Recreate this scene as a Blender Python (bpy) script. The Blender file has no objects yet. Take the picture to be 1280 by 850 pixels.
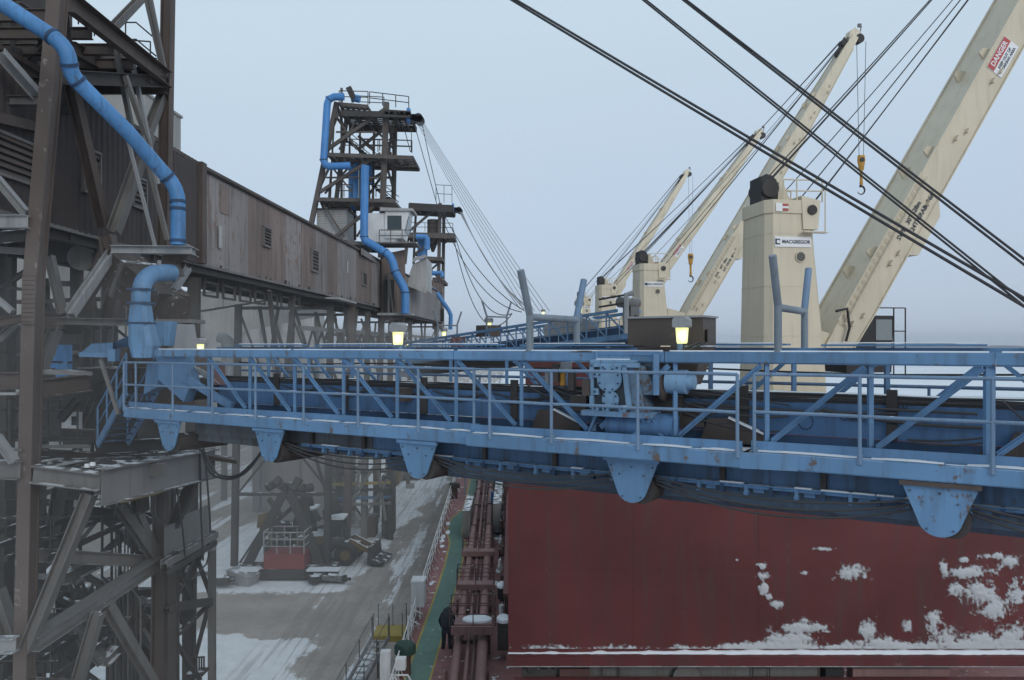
import bpy, math, random
from mathutils import Vector, noise
random.seed(7)
scene = bpy.context.scene
COL = scene.collection
H = 16.0            # camera height above the dock
R = math.radians
# ---------------------------------------------------------------- camera
cd = bpy.data.cameras.new('camera'); cam = bpy.data.objects.new('camera', cd); COL.objects.link(cam)
cam.location = (0, 0, H); cam.rotation_euler = (R(90), 0, 0)
cd.sensor_width = 36; cd.lens = 36*1000/1280; cd.shift_y = 7/1280
cd.clip_start = 0.1; cd.clip_end = 20000
scene.camera = cam
# ---------------------------------------------------------------- sky and sun
SUN_EL, SUN_AZ = R(24), R(150)
w = bpy.data.worlds.new('World'); scene.world = w; w.use_nodes = True
nt = w.node_tree; nt.nodes.clear()
def wn(t, **k):
    n = nt.nodes.new(t)
    for a, b in k.items(): setattr(n, a, b)
    return n
sky = wn('ShaderNodeTexSky', sky_type='NISHITA', sun_disc=False, sun_elevation=SUN_EL, sun_rotation=SUN_AZ)
tc = wn('ShaderNodeTexCoord'); sep = wn('ShaderNodeSeparateXYZ'); nt.links.new(tc.outputs['Generated'], sep.inputs[0])
mx = wn('ShaderNodeMath', operation='MULTIPLY_ADD'); nt.links.new(sep.outputs['X'], mx.inputs[0]); mx.inputs[1].default_value = -0.07; nt.links.new(sep.outputs['Z'], mx.inputs[2])
nz = wn('ShaderNodeTexNoise'); nz.inputs['Scale'].default_value = 1.6; nz.inputs['Detail'].default_value = 4
mp = wn('ShaderNodeMapping'); mp.inputs['Scale'].default_value = (1, 1, 3.5); nt.links.new(tc.outputs['Generated'], mp.inputs[0]); nt.links.new(mp.outputs[0], nz.inputs['Vector'])
ma = wn('ShaderNodeMath', operation='MULTIPLY_ADD'); nt.links.new(nz.outputs['Fac'], ma.inputs[0]); ma.inputs[1].default_value = 0.15; nt.links.new(mx.outputs[0], ma.inputs[2])
ramp = wn('ShaderNodeValToRGB'); nt.links.new(ma.outputs[0], ramp.inputs[0])
cr = ramp.color_ramp; cr.elements[0].position = 0.02; cr.elements[0].color = (.535, .625, .76, 1)
cr.elements[1].position = 0.45; cr.elements[1].color = (.635, .78, .90, 1)
e = cr.elements.new(0.2); e.color = (.56, .68, .845, 1)
e = cr.elements.new(0.95); e.color = (.68, .81, .93, 1)
bg1 = wn('ShaderNodeBackground'); bg1.inputs[1].default_value = 0.05; nt.links.new(sky.outputs[0], bg1.inputs[0])
bg2 = wn('ShaderNodeBackground'); bg2.inputs[1].default_value = 1.0; nt.links.new(ramp.outputs[0], bg2.inputs[0])
mix = wn('ShaderNodeMixShader'); mix.inputs[0].default_value = 0.88
nt.links.new(bg1.outputs[0], mix.inputs[1]); nt.links.new(bg2.outputs[0], mix.inputs[2])
out = wn('ShaderNodeOutputWorld'); nt.links.new(mix.outputs[0], out.inputs[0])
sl = bpy.data.lights.new('sun', 'SUN'); sl.energy = 1.0; sl.angle = R(25); sl.color = (1, .95, .88)
so = bpy.data.objects.new('sun', sl); COL.objects.link(so)
# the sun stands behind the camera's right shoulder, veiled by cloud
sdir = Vector((math.sin(SUN_AZ)*math.cos(SUN_EL), math.cos(SUN_AZ)*math.cos(SUN_EL), math.sin(SUN_EL)))
so.rotation_euler = sdir.to_track_quat('Z', 'Y').to_euler(); so.location = sdir*60
vs = scene.view_settings; vs.view_transform = 'Standard'; vs.look = 'None'; vs.exposure = 0; vs.gamma = 1
scene.cycles.volume_bounces = 0; scene.cycles.max_bounces = 6; scene.cycles.diffuse_bounces = 3
scene.cycles.glossy_bounces = 2; scene.cycles.transmission_bounces = 2; scene.cycles.transparent_max_bounces = 6
# ---------------------------------------------------------------- helpers
def V(*a): return Vector(a)
def at(px, py, d): return V((px-640)*d/1000, d, H-(py-432)*d/1000)
def fbm(x, y, z=0.0, o=4): return noise.fractal(V(x, y, z), 0.9, 2.1, o)

class MB:
    def __init__(s): s.v = []; s.f = []; s.sm = []
    def add(s, vs_, fs, smooth=False):
        o = len(s.v); s.v += [Vector(a) for a in vs_]
        for f in fs: s.f.append([i+o for i in f]); s.sm.append(smooth)
        return s
    def frame(s, p, q, up):
        p, q = Vector(p), Vector(q); d = (q-p)
        if d.length < 1e-6: d = V(0, 0, 1e-3)
        d = d.normalized()
        up = Vector(up)
        if abs(d.dot(up.normalized())) > .96: up = V(0, 1, 0) if abs(d.y) < .9 else V(1, 0, 0)
        x = d.cross(up).normalized(); y = x.cross(d).normalized()
        return p, q, x, y
    def prof(s, p, q, pts, up=(0, 0, 1)):
        p, q, x, y = s.frame(p, q, up); n = len(pts)
        a = [p+x*u+y*v for u, v in pts]; b = [q+x*u+y*v for u, v in pts]
        fs = [[i, (i+1) % n, n+(i+1) % n, n+i] for i in range(n)]
        fs += [list(range(n))[::-1], list(range(n, 2*n))]
        return s.add(a+b, fs)
    def bar(s, p, q, w=.1, h=.1, up=(0, 0, 1)):
        w /= 2; h /= 2
        return s.prof(p, q, [(-w, -h), (w, -h), (w, h), (-w, h)], up)
    def ib(s, p, q, w=.3, h=.4, up=(0, 0, 1), t=.022):
        w /= 2; h /= 2; t2 = t*.5
        return s.prof(p, q, [(-w, -h), (w, -h), (w, -h+t), (t2, -h+t), (t2, h-t), (w, h-t), (w, h), (-w, h), (-w, h-t), (-t2, h-t), (-t2, -h+t), (-w, -h+t)], up)
    def ch(s, p, q, w=.1, h=.3, up=(0, 0, 1), t=.015):
        h /= 2
        return s.prof(p, q, [(0, -h), (w, -h), (w, -h+t), (t, -h+t), (t, h-t), (w, h-t), (w, h), (0, h)], up)
    def ang(s, p, q, w=.1, up=(0, 0, 1), t=.014):
        return s.prof(p, q, [(0, 0), (w, 0), (w, t), (t, t), (t, w), (0, w)], up)
    def box(s, c, sx, sy, sz, ax=None):
        c = Vector(c); X, Y, Z = ax if ax else (V(1, 0, 0), V(0, 1, 0), V(0, 0, 1))
        X, Y, Z = X*sx/2, Y*sy/2, Z*sz/2
        vs_ = [c+X*a+Y*b+Z*g for g in (-1, 1) for b in (-1, 1) for a in (-1, 1)]
        return s.add(vs_, [[0, 2, 3, 1], [4, 5, 7, 6], [0, 1, 5, 4], [1, 3, 7, 5], [3, 2, 6, 7], [2, 0, 4, 6]])
    def hexa(s, b, t):                       # bottom four, top four
        return s.add(list(b)+list(t), [[3, 2, 1, 0], [4, 5, 6, 7], [0, 1, 5, 4], [1, 2, 6, 5], [2, 3, 7, 6], [3, 0, 4, 7]])
    def loft(s, rings, caps=True, smooth=False):
        n = len(rings[0]); vs_ = [v for r in rings for v in r]; fs = []
        for k in range(len(rings)-1):
            for i in range(n): fs.append([k*n+i, k*n+(i+1) % n, (k+1)*n+(i+1) % n, (k+1)*n+i])
        s.add(vs_, fs, smooth)
        if caps:
            s.add(rings[0], [list(range(n))[::-1]]); s.add(rings[-1], [list(range(n))])
        return s
    def tube(s, pts, r=.03, n=8, caps=True):
        pts = [Vector(p) for p in pts]; rs = r if isinstance(r, (list, tuple)) else [r]*len(pts)
        d0 = (pts[1]-pts[0]).normalized(); up = V(0, 0, 1) if abs(d0.z) < .9 else V(0, 1, 0)
        x = d0.cross(up).normalized(); rings = []
        for i, p in enumerate(pts):
            if i == 0: d = d0
            elif i == len(pts)-1: d = (pts[-1]-pts[-2]).normalized()
            else: d = ((pts[i]-pts[i-1]).normalized()+(pts[i+1]-pts[i]).normalized()).normalized()
            x = (x-d*x.dot(d)).normalized(); y = d.cross(x)
            rings.append([p+(x*math.cos(a)+y*math.sin(a))*rs[i] for a in [2*math.pi*k/n for k in range(n)]])
        return s.loft(rings, caps, smooth=n > 4)
    def cyl(s, p, q, r, n=14, r2=None): return s.tube([p, q], [r, r if r2 is None else r2], n)
    def prism(s, pts, vec):
        pts = [Vector(p) for p in pts]; vec = Vector(vec); n = len(pts)
        return s.add(pts+[p+vec for p in pts], [list(range(n))[::-1], list(range(n, 2*n))]+[[i, (i+1) % n, n+(i+1) % n, n+i] for i in range(n)])
    def quad(s, a, b, c, d): return s.add([a, b, c, d], [[0, 1, 2, 3]])

def mk(name, mb, mat, parent=None, org=(0, 0, 0), label=None, kind=None):
    org = Vector(org); me = bpy.data.meshes.new(name)
    me.from_pydata([v-org for v in mb.v], [], mb.f)
    me.polygons.foreach_set('use_smooth', mb.sm); me.materials.append(mat); me.update()
    import bmesh
    bm = bmesh.new(); bm.from_mesh(me); bmesh.ops.recalc_face_normals(bm, faces=bm.faces); bm.to_mesh(me); bm.free()
    if any(mb.sm):
        try: me.set_sharp_from_angle(angle=R(40))
        except Exception: pass
    o = bpy.data.objects.new(name, me); COL.objects.link(o)
    if parent: o.parent = parent
    if label: o['label'] = label
    if kind: o['kind'] = kind
    return o

SPLIT = {'coaming_stay', 'sheave', 'flange', 'lug', 'rope_guide', 'head_sheave', 'deck_housing', 'top_bracket', 'cab_rail', 'rail_bar', 'pale_drum_end', 'edge_angle', 'clamp', 'landing', 'portal_strut'}
SMALL = {'rivet', 'bolt', 'snow_smear', 'deck_snow', 'stuck_snow'}
def islands(mb):
    par = list(range(len(mb.v))); key = {}
    def find(i):
        while par[i] != i: par[i] = par[par[i]]; i = par[i]
        return i
    for i, v in enumerate(mb.v):
        k = (round(v.x, 4), round(v.y, 4), round(v.z, 4))
        if k in key: par[find(i)] = find(key[k])
        else: key[k] = i
    for f in mb.f:
        for a in f[1:]: par[find(a)] = find(f[0])
    out = {}
    for f, s in zip(mb.f, mb.sm): out.setdefault(find(f[0]), []).append((f, s))
    res = []
    for fl in out.values():
        m = MB(); ix = {}
        for f, s in fl:
            for a in f:
                if a not in ix: ix[a] = len(m.v); m.v.append(mb.v[a])
            m.f.append([ix[a] for a in f]); m.sm.append(s)
        res.append(m)
    return res
class Thing:
    def __init__(s, name, label, cat, loc=(0, 0, 0), group=None):
        s.o = bpy.data.objects.new(name, None); COL.objects.link(s.o); s.loc = Vector(loc); s.o.location = s.loc
        s.o.empty_display_size = .3; s.o['label'] = label; s.o['category'] = cat
        if group: s.o['group'] = group
    def part(s, name, mb, mat, parent=None, label=None, kind=None):
        if name in SMALL: kind = 'stuff'
        if name in SPLIT and kind is None:
            for m in islands(mb): o = mk(name, m, mat, parent or s.o, s.loc, label)
            return o
        return mk(name, mb, mat, parent or s.o, s.loc, label, kind)
def solo(name, mb, mat, label, cat, org, group=None):
    o = mk(name, mb, mat, None, org, label); o.location = Vector(org); o['category'] = cat
    if group: o['group'] = group
    return o
def struct(name, mb, mat, label=None):
    o = mk(name, mb, mat, None, (0, 0, 0), label); o['kind'] = 'structure'; return o
def copy_tree(o, parent=None):
    c = o.copy(); COL.objects.link(c); c.parent = parent
    for chd in list(o.children): copy_tree(chd, c)
    return c
def text(thing, name, body, size, mat, o, X, Y, parent=None, depth=.004, align='CENTER'):
    cu = bpy.data.curves.new(name, 'FONT'); cu.body = body; cu.size = size; cu.extrude = depth; cu.align_x = align; cu.align_y = 'CENTER'
    cu.resolution_u = 2; cu.offset = size*.022
    t = bpy.data.objects.new(name, cu); COL.objects.link(t)
    X = Vector(X).normalized(); Y = Vector(Y).normalized(); Z = X.cross(Y)
    from mathutils import Matrix
    M = Matrix((X, Y, Z)).transposed().to_4x4(); M.translation = Vector(o)-thing.loc
    dg = bpy.context.evaluated_depsgraph_get()
    me = bpy.data.meshes.new_from_object(t.evaluated_get(dg)); me.transform(M)
    bpy.data.objects.remove(t)
    me.materials.clear(); me.materials.append(mat)
    ob = bpy.data.objects.new(name, me); COL.objects.link(ob); ob.parent = parent or thing.o
    return ob
# ---------------------------------------------------------------- materials
class Mat:
    def __init__(s, name):
        s.m = bpy.data.materials.new(name); s.m.use_nodes = True; s.t = s.m.node_tree; s.b = s.t.nodes['Principled BSDF']
        s.co = s.t.nodes.new('ShaderNodeTexCoord'); s.geo = s.t.nodes.new('ShaderNodeNewGeometry')
    def n(s, t, **k):
        n = s.t.nodes.new(t)
        for a, b in k.items(): setattr(n, a, b)
        return n
    def L(s, a, b): s.t.links.new(a, b)
    def math(s, op, a, b=None, c=None, clamp=False):
        n = s.n('ShaderNodeMath', operation=op, use_clamp=clamp)
        for i, x in enumerate((a, b, c)):
            if x is None: continue
            if isinstance(x, (int, float)): n.inputs[i].default_value = x
            else: s.L(x, n.inputs[i])
        return n.outputs[0]
    def noise(s, scale, detail=5, stretch=(1, 1, 1), rough=.6, world=False):
        m = s.n('ShaderNodeMapping'); m.inputs['Scale'].default_value = stretch
        s.L(s.geo.outputs['Position'] if world else s.co.outputs['Object'], m.inputs[0])
        n = s.n('ShaderNodeTexNoise'); n.inputs['Scale'].default_value = scale; n.inputs['Detail'].default_value = detail; n.inputs['Roughness'].default_value = rough
        s.L(m.outputs[0], n.inputs['Vector']); return n.outputs['Fac']
    def ramp(s, fac, a, b, smooth=True):
        n = s.n('ShaderNodeMapRange', interpolation_type='SMOOTHSTEP' if smooth else 'LINEAR')
        s.L(fac, n.inputs[0]); n.inputs[1].default_value = a; n.inputs[2].default_value = b; return n.outputs[0]
    def mix(s, fac, a, b, blend='MIX'):
        n = s.n('ShaderNodeMix', data_type='RGBA', blend_type=blend)
        if isinstance(fac, (int, float)): n.inputs[0].default_value = fac
        else: s.L(fac, n.inputs[0])
        for k, x in ((6, a), (7, b)):
            if isinstance(x, tuple): n.inputs[k].default_value = (*x, 1)
            else: s.L(x, n.inputs[k])
        return n.outputs[2]
    def bump(s, fac, strength=.3, dist=.02):
        n = s.n('ShaderNodeBump'); n.inputs['Strength'].default_value = strength; n.inputs['Distance'].default_value = dist
        s.L(fac, n.inputs['Height']); s.L(n.outputs[0], s.b.inputs['Normal'])

SNOW = (.72, .76, .80)
def steel(name, base, rust=(.10, .05, .035), amount=.3, scale=1.5, dirt=.35, rough=.6, snow=0.0, metal=0.0, streak=.5, objvar=0.0, bump=.15):
    m = Mat(name)
    big = m.noise(scale*.35, 3); fine = m.noise(scale*6, 6); st = m.noise(scale*1.6, 5, (3.5, 3.5, .35))
    col = m.mix(m.ramp(big, .3, .72), tuple(c*(1-dirt*.45) for c in base), tuple(min(1, c*(1+dirt*.25)) for c in base))
    if objvar:
        oi = m.n('ShaderNodeObjectInfo'); hv = m.n('ShaderNodeHueSaturation'); m.L(col, hv.inputs['Color'])
        m.L(m.math('MULTIPLY_ADD', oi.outputs['Random'], objvar*2, 1-objvar), hv.inputs['Value']); col = hv.outputs[0]
    col = m.mix(m.math('MULTIPLY', m.ramp(st, .45, .75), dirt*streak*1.6, clamp=True), col, tuple(c*.35+.02 for c in rust))
    rm = m.math('MULTIPLY_ADD', fine, .45, m.math('MULTIPLY_ADD', st, .30, m.math('MULTIPLY', big, .25)))
    th = .70-.28*amount
    col = m.mix(m.ramp(rm, th, th+.05), col, m.mix(fine, tuple(c*.6 for c in rust), tuple(c*1.5 for c in rust)))
    if snow > 0:
        sx = m.n('ShaderNodeSeparateXYZ'); m.L(m.geo.outputs['True Normal'], sx.inputs[0])
        f = m.math('MULTIPLY', m.ramp(sx.outputs['Z'], .75, .95), m.ramp(m.noise(2.3, 4, world=True), .72-.5*snow, .80-.5*snow))
        col = m.mix(f, col, SNOW)
    m.L(col, m.b.inputs['Base Color']); m.b.inputs['Metallic'].default_value = metal
    m.L(m.math('MULTIPLY_ADD', fine, .25, rough-.12), m.b.inputs['Roughness'])
    m.b.inputs['Specular IOR Level'].default_value = .35
    if bump: m.bump(fine, bump, .01)
    return m.m
def plain(name, base, rough=.7, var=.2, scale=4):
    m = Mat(name); f = m.noise(scale, 5)
    m.L(m.mix(f, tuple(c*(1-var) for c in base), tuple(min(1, c*(1+var)) for c in base)), m.b.inputs['Base Color']); m.b.inputs['Roughness'].default_value = rough
    return m.m
def lamp(name, col, strength):
    m = Mat(name); m.b.inputs['Base Color'].default_value = (.8, .8, .5, 1)
    ln = m.n('ShaderNodeVectorMath', operation='LENGTH'); gm = m.n('ShaderNodeMapping'); gm.inputs['Location'].default_value = (-.5, -.5, -.5)
    m.L(m.co.outputs['Generated'], gm.inputs[0]); gm2 = m.n('ShaderNodeMapping'); gm2.inputs['Scale'].default_value = (1, .15, 1); m.L(gm.outputs[0], gm2.inputs[0]); m.L(gm2.outputs[0], ln.inputs[0])
    m.L(m.mix(m.ramp(ln.outputs['Value'], .50, .12), tuple(c*.62 for c in col), (1.35, 1.3, .75)), m.b.inputs['Emission Color']); m.b.inputs['Emission Strength'].default_value = strength; return m.m
RUST = (.085, .05, .038)
M = dict(
 blue=steel('boom_paint', (.115, .235, .405), (.10, .065, .055), .30, 1.3, .4, .5, snow=.75),
 blueclean=steel('boom_paint_dry', (.115, .235, .405), (.10, .065, .055), .34, 1.3, .45, .5),
 fascia=steel('fascia_paint', (.130, .262, .435), (.11, .085, .075), .52, 1.0, .55, .5, snow=.6),
 navy=steel('trough_paint', (.080, .175, .335), (.06, .055, .055), .36, .9, .5, .55, streak=.7),
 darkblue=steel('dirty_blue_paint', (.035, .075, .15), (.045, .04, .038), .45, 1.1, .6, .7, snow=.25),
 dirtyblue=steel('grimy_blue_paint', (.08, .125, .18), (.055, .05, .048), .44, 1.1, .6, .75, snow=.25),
 rail=steel('rail_paint', (.16, .25, .37), (.10, .07, .06), .30, 3, .3, .5, snow=.25),
 pipe=steel('pipe_paint', (.08, .235, .48), (.07, .075, .09), .40, 1.6, .55, .5, snow=.25),
 pipefar=steel('pipe_paint_far', (.07, .24, .55), (.05, .06, .09), .25, 1.2, .3, .45),
 duct=steel('duct_paint', (.12, .25, .42), (.08, .07, .07), .38, 1.6, .5, .5, snow=.25),
 gear=steel('gearbox_paint', (.19, .33, .49), (.10, .075, .06), .44, 3, .4, .45, snow=.35),
 brown=steel('brown_steel', (.098, .078, .070), RUST, .42, .9, .5, .75, snow=.35),
 brownw=steel('brown_cladding', (.062, .052, .051), RUST, .15, .5, .35, .8, streak=.5),
 dark=steel('dark_steel', (.058, .053, .051), (.05, .035, .028), .4, .9, .5, .8, snow=.38),
 grey=steel('grey_steel', (.17, .165, .16), (.10, .065, .048), .38, .8, .5, .65, snow=.5),
 lgrey=steel('light_grey_steel', (.30, .31, .32), (.13, .10, .08), .30, .8, .4, .6, snow=.45),
 corr=steel('weathered_siding', (.24, .222, .218), (.165, .12, .106), .54, .45, .55, .75, streak=.8, objvar=.05),
 corr_rust=steel('rusty_siding', (.205, .162, .148), (.13, .095, .085), .46, .45, .5, .8, streak=.8, objvar=.08),
 siding=steel('pale_siding', (.38, .38, .38), (.2, .17, .15), .22, .6, .4, .65, snow=.4),
 white=steel('white_paint', (.66, .67, .68), (.25, .18, .13), .18, 1.5, .3, .5),
 cream=steel('cream_paint', (.61, .54, .41), (.28, .20, .13), .13, .7, .22, .45, bump=.03),
 black=plain('black_rubber', (.018, .018, .02), .65),
 cable=steel('steel_rope', (.045, .045, .048), (.03, .025, .02), .3, 4, .3, .6),
 hose=plain('dark_hose', (.05, .05, .052), .6),
 palecable=plain('galvanised_rope', (.22, .23, .25), .5),
 glass=plain('dark_glass', (.03, .045, .05), .08, .1),
 hatch=steel('hatch_red', (.126, .031, .031), (.14, .066, .06), .40, .45, .75, .65, bump=.06),
 deckred=steel('deck_red', (.26, .125, .12), (.13, .07, .065), .34, .5, .45, .7, snow=.22),
 pipered=steel('pipe_red', (.25, .145, .137), (.12, .05, .04), .35, 1, .45, .6, snow=.10),
 dred=steel('dark_red_steel', (.11, .06, .056), (.06, .03, .026), .4, .9, .45, .7, snow=.22),
 green=steel('walkway_green', (.115, .205, .170), (.10, .13, .11), .34, .7, .4, .7, snow=.12),
 yellow=steel('line_yellow', (.36, .28, .07), (.25, .18, .07), .40, 1.2, .4, .65),
 hookyel=steel('hook_yellow', (.50, .26, .035), (.12, .07, .03), .35, 4, .4, .5),
 machyel=steel('machine_yellow', (.17, .105, .035), (.08, .06, .04), .45, 1.5, .5, .6, snow=.8),  # yellow kept dark: the shadow over the loaders is in the colour
 concrete=steel('pale_concrete', (.30, .295, .285), (.18, .165, .15), .35, .4, .35, .85),
 lens=lamp('lit_lens', (.95, .96, .28), 1.2),
 signw=plain('sign_white', (.72, .73, .74), .4, .06),
 signb=plain('sign_ink', (.02, .03, .05), .5, .05),
 signr=plain('sign_red', (.42, .05, .05), .5, .05),
 fabric=plain('navy_fabric', (.018, .02, .026), .9),
 skin=plain('skin', (.45, .27, .2), .6, .05),
 greend=steel('dark_green_paint', (.02, .055, .045), (.04, .04, .03), .3, 2, .3, .6, snow=.1),
)
def snow_mat():
    m = Mat('snow'); f = m.noise(3, 6, world=True); g = m.noise(.5, 3, world=True)
    m.L(m.mix(f, (.66, .70, .74), (.76, .79, .83)), m.b.inputs['Base Color']); m.b.inputs['Roughness'].default_value = .9
    m.b.inputs['Specular IOR Level'].default_value = .2; m.bump(f, .4, .03); return m.m
M['snow'] = snow_mat()
M['colA'] = steel('column_paint', (.125, .10, .09), (.20, .175, .16), .48, .9, .5, .75, streak=.7)
M['plate'] = steel('plate_grey', (.19, .19, .19), (.12, .10, .085), .30, .6, .4, .7, snow=.12)
M['chute'] = steel('peeling_chute', (.075, .058, .05), (.30, .31, .32), .56, 1.1, .5, .75)
M['basket'] = steel('basket_red', (.24, .05, .05), (.12, .06, .05), .35, 1.5, .4, .6)
M['siding2'] = steel('far_siding', (.24, .225, .22), (.15, .11, .09), .34, .4, .45, .75, objvar=.06)
M['tower'] = steel('tower_steel', (.115, .10, .092), RUST, .40, .5, .5, .8, snow=.3)
M['hopper'] = steel('hopper_steel', (.085, .068, .058), (.13, .085, .06), .42, 1.5, .45, .55)
M['rustpatch'] = plain('bare_rust', (.115, .085, .075), .85, .35, 9)
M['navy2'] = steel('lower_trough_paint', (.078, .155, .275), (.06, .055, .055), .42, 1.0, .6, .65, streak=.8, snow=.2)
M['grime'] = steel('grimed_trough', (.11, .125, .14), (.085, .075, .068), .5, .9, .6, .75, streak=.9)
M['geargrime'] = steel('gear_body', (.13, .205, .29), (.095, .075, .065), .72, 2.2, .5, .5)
M['geargap'] = steel('gear_gap_shade', (.055, .07, .085), (.08, .06, .05), .6, 3, .6, .7)  # shade of the gaps round the covers put into the colour, with grime
# ================================================================ SETTING
def ground_mat():
    m = Mat('dock_ground'); P = m.n('ShaderNodeSeparateXYZ')
    wob = m.n('ShaderNodeTexNoise'); wob.inputs['Scale'].default_value = .22; wob.inputs['Detail'].default_value = 5
    m.L(m.geo.outputs['Position'], wob.inputs['Vector'])
    off = m.n('ShaderNodeVectorMath', operation='MULTIPLY_ADD'); m.L(wob.outputs['Color'], off.inputs[0]); off.inputs[1].default_value = (5, 6, 0); off.inputs[2].default_value = (-2.5, -3, 0)
    ad = m.n('ShaderNodeVectorMath', operation='ADD'); m.L(m.geo.outputs['Position'], ad.inputs[0]); m.L(off.outputs[0], ad.inputs[1]); m.L(ad.outputs[0], P.inputs[0])
    X, Y = P.outputs['X'], P.outputs['Y']
    def band(v, a, b, s): return m.math('MULTIPLY', m.ramp(v, a-s, a+s), m.ramp(v, b+s, b-s))
    along = m.noise(.55, 6, (1, .10, 1), world=True); blot = m.noise(.35, 6, world=True); fine = m.noise(3.5, 6, world=True)
    dirt = m.mix(m.ramp(blot, .3, .7), (.32, .288, .26), (.44, .40, .365))
    dirt = m.mix(m.math('MULTIPLY', m.ramp(fine, .45, .75), .5), dirt, (.22, .198, .18))
    # packed snow where nobody drives
    wes = m.math('SUBTRACT', X, m.math('MULTIPLY', Y, .08))
    sn = m.math('MULTIPLY', band(wes, -29, -15.2, .9), m.ramp(Y, 50, 53.5))
    sn = m.math('MAXIMUM', sn, m.math('MULTIPLY', m.ramp(Y, 44.8, 43.4), m.ramp(X, -9.6, -11.6)))
    sn = m.math('MAXIMUM', sn, m.math('MULTIPLY', m.ramp(along, .50, .60), m.ramp(wes, -26, -30)))
    sn = m.math('MAXIMUM', sn, m.math('MULTIPLY', m.math('MULTIPLY', m.ramp(along, .44, .62), .62), band(X, -14, -6, 1.2)))
    sn = m.math('MAXIMUM', sn, m.math('MULTIPLY', m.ramp(blot, .52, .64), m.math('MULTIPLY', m.ramp(Y, 84, 100), band(X, -16, -8.5, 1))))
    lines = m.noise(2.6, 4, (1, .045, 1), world=True); grit = m.noise(9, 6, world=True); med = m.noise(1.1, 6, world=True)
    nz_ = m.math('MULTIPLY_ADD', fine, .55, m.math('MULTIPLY_ADD', lines, .6, m.math('MULTIPLY_ADD', grit, .35, m.math('MULTIPLY', med, .5))))
    sn = m.ramp(m.math('ADD', sn, m.math('MULTIPLY', m.math('SUBTRACT', nz_, 1.0), 1.25)), .36, .62)
    col = m.mix(sn, dirt, m.mix(m.ramp(med, .35, .65), (.72, .74, .77), (.82, .84, .86)))
    rut = m.math('MULTIPLY', m.math('MULTIPLY', m.ramp(lines, .52, .42), m.math('MAXIMUM', band(X, -13.5, -6, 1.5), m.ramp(wes, -26, -30))), .45)
    col = m.mix(rut, col, (.24, .216, .198))
    m.L(col, m.b.inputs['Base Color']); m.b.inputs['Roughness'].default_value = .9; m.b.inputs['Specular IOR Level'].default_value = .2
    m.bump(m.math('MULTIPLY_ADD', sn, .6, fine), .5, .06)
    return m.m
GM = ground_mat()
g = MB(); g.quad((-2300, -60, 0), (-5.7, -60, 0), (-5.7, 3100, 0), (-2300, 3100, 0)); struct('ground', g, GM, 'dock ground of brown frozen dirt with packed snow')
g = MB(); g.box((-5.85, 500, -.76), .5, 1110, 1.48); struct('quay_wall', g, M['concrete'])
def ice_mat():
    m = Mat('harbour_ice'); a = m.noise(.004, 6, (1, 3, 1), world=True); b = m.noise(.05, 5, world=True)
    m.L(m.mix(m.ramp(a, .35, .65), (.66, .71, .76), (.74, .78, .82)), m.b.inputs['Base Color']); m.b.inputs['Roughness'].default_value = .9; m.bump(b, .3, .2); return m.m
g = MB(); g.quad((-5.65, -60, -1.2), (2300, -60, -1.2), (2300, 3100, -1.2), (-5.65, 3100, -1.2))
struct('ice', g, ice_mat(), 'frozen harbour under snow reaching to the far shore')
# low wooded far shore
g = MB(); pts = []
for i in range(160):
    x = -2250+i*28; h = 7+16*abs(fbm(i*.08, 3.1))+4*fbm(i*.7, 1)
    pts.append((x, 2600+200*math.sin(i*.07), max(5, h)+3))
n = len(pts)
g.add([V(x, y, -2) for x, y, h in pts]+[V(x, y+10, h*1.3) for x, y, h in pts]+[V(x, y+260, h*.6) for x, y, h in pts]+[V(x, y+280, -2) for x, y, h in pts],
      [[k*n+i, k*n+i+1, (k+1)*n+i+1, (k+1)*n+i] for k in range(3) for i in range(n-1)])
struct('far_shore', g, plain('shore_woods', (.055, .07, .085), .95, .3, .02), 'low wooded shore across the ice')

# ================================================================ SHIP
TR = .0205
def S(u, v, w=0.0): return V(u-.015*v, v, 3.0+TR*(v-31)+w)
SH = Thing('cargo_ship', 'red decked bulk carrier moored along the snowy quay with green deck walkway', 'ship', S(10.3, 60, -2))
UL, UR = -4.05, 25.0
def outline(v0=-25, v1=150):
    L = []
    for v in range(v0, v1+1, 5):
        t = max(0, (v-128)/22); L.append((UL+14.5*t**1.8*.95, UR-14.5*t**1.8*.95, v))
    return L
ol = outline()
mb = MB(); rings = []
for a, b, v in ol:
    rings.append([S(a, v, -.02), S(b, v, -.02), V(S(b-.6, v).x, v, -4), V(S(a+.6, v).x, v, -4)])
mb.loft(rings); SH.part('hull', mb, steel('hull_paint', (.09, .03, .03), RUST, .3, .3))
mb = MB()
for i in range(len(ol)-1):
    a, b, v = ol[i]; a2, b2, v2 = ol[i+1]; mb.quad(S(a, v), S(b, v), S(b2, v2), S(a2, v2))
SH.part('deck', mb, M['deckred'])
mb = MB(); mb.bar(S(UL+.05, -25, .1), S(UL+.05, 128, .1), .08, .22); SH.part('deck_edge_bar', mb, M['dred'])
WK = [(20, -3.55), (31, -3.22), (40, -2.86), (46, -2.70), (51, -2.70), (54, -3.08), (57.5, -3.05), (60.5, -2.3), (66, -2.22), (72, -2.2), (110, -2.1)]
def strip(o0, o1, w):
    mb = MB()
    for (v0, c0), (v1, c1) in zip(WK, WK[1:]):
        mb.quad(S(c0+o0, v0, w), S(c0+o1, v0, w), S(c1+o1, v1, w), S(c1+o0, v1, w))
    return mb
SH.part('walkway', strip(-.45, .45, .006), M['green'])
SH.part('walkway_line', strip(-.55, -.45, .010), M['yellow']); SH.part('walkway_line', strip(.45, .53, .010), M['yellow'])
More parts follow.
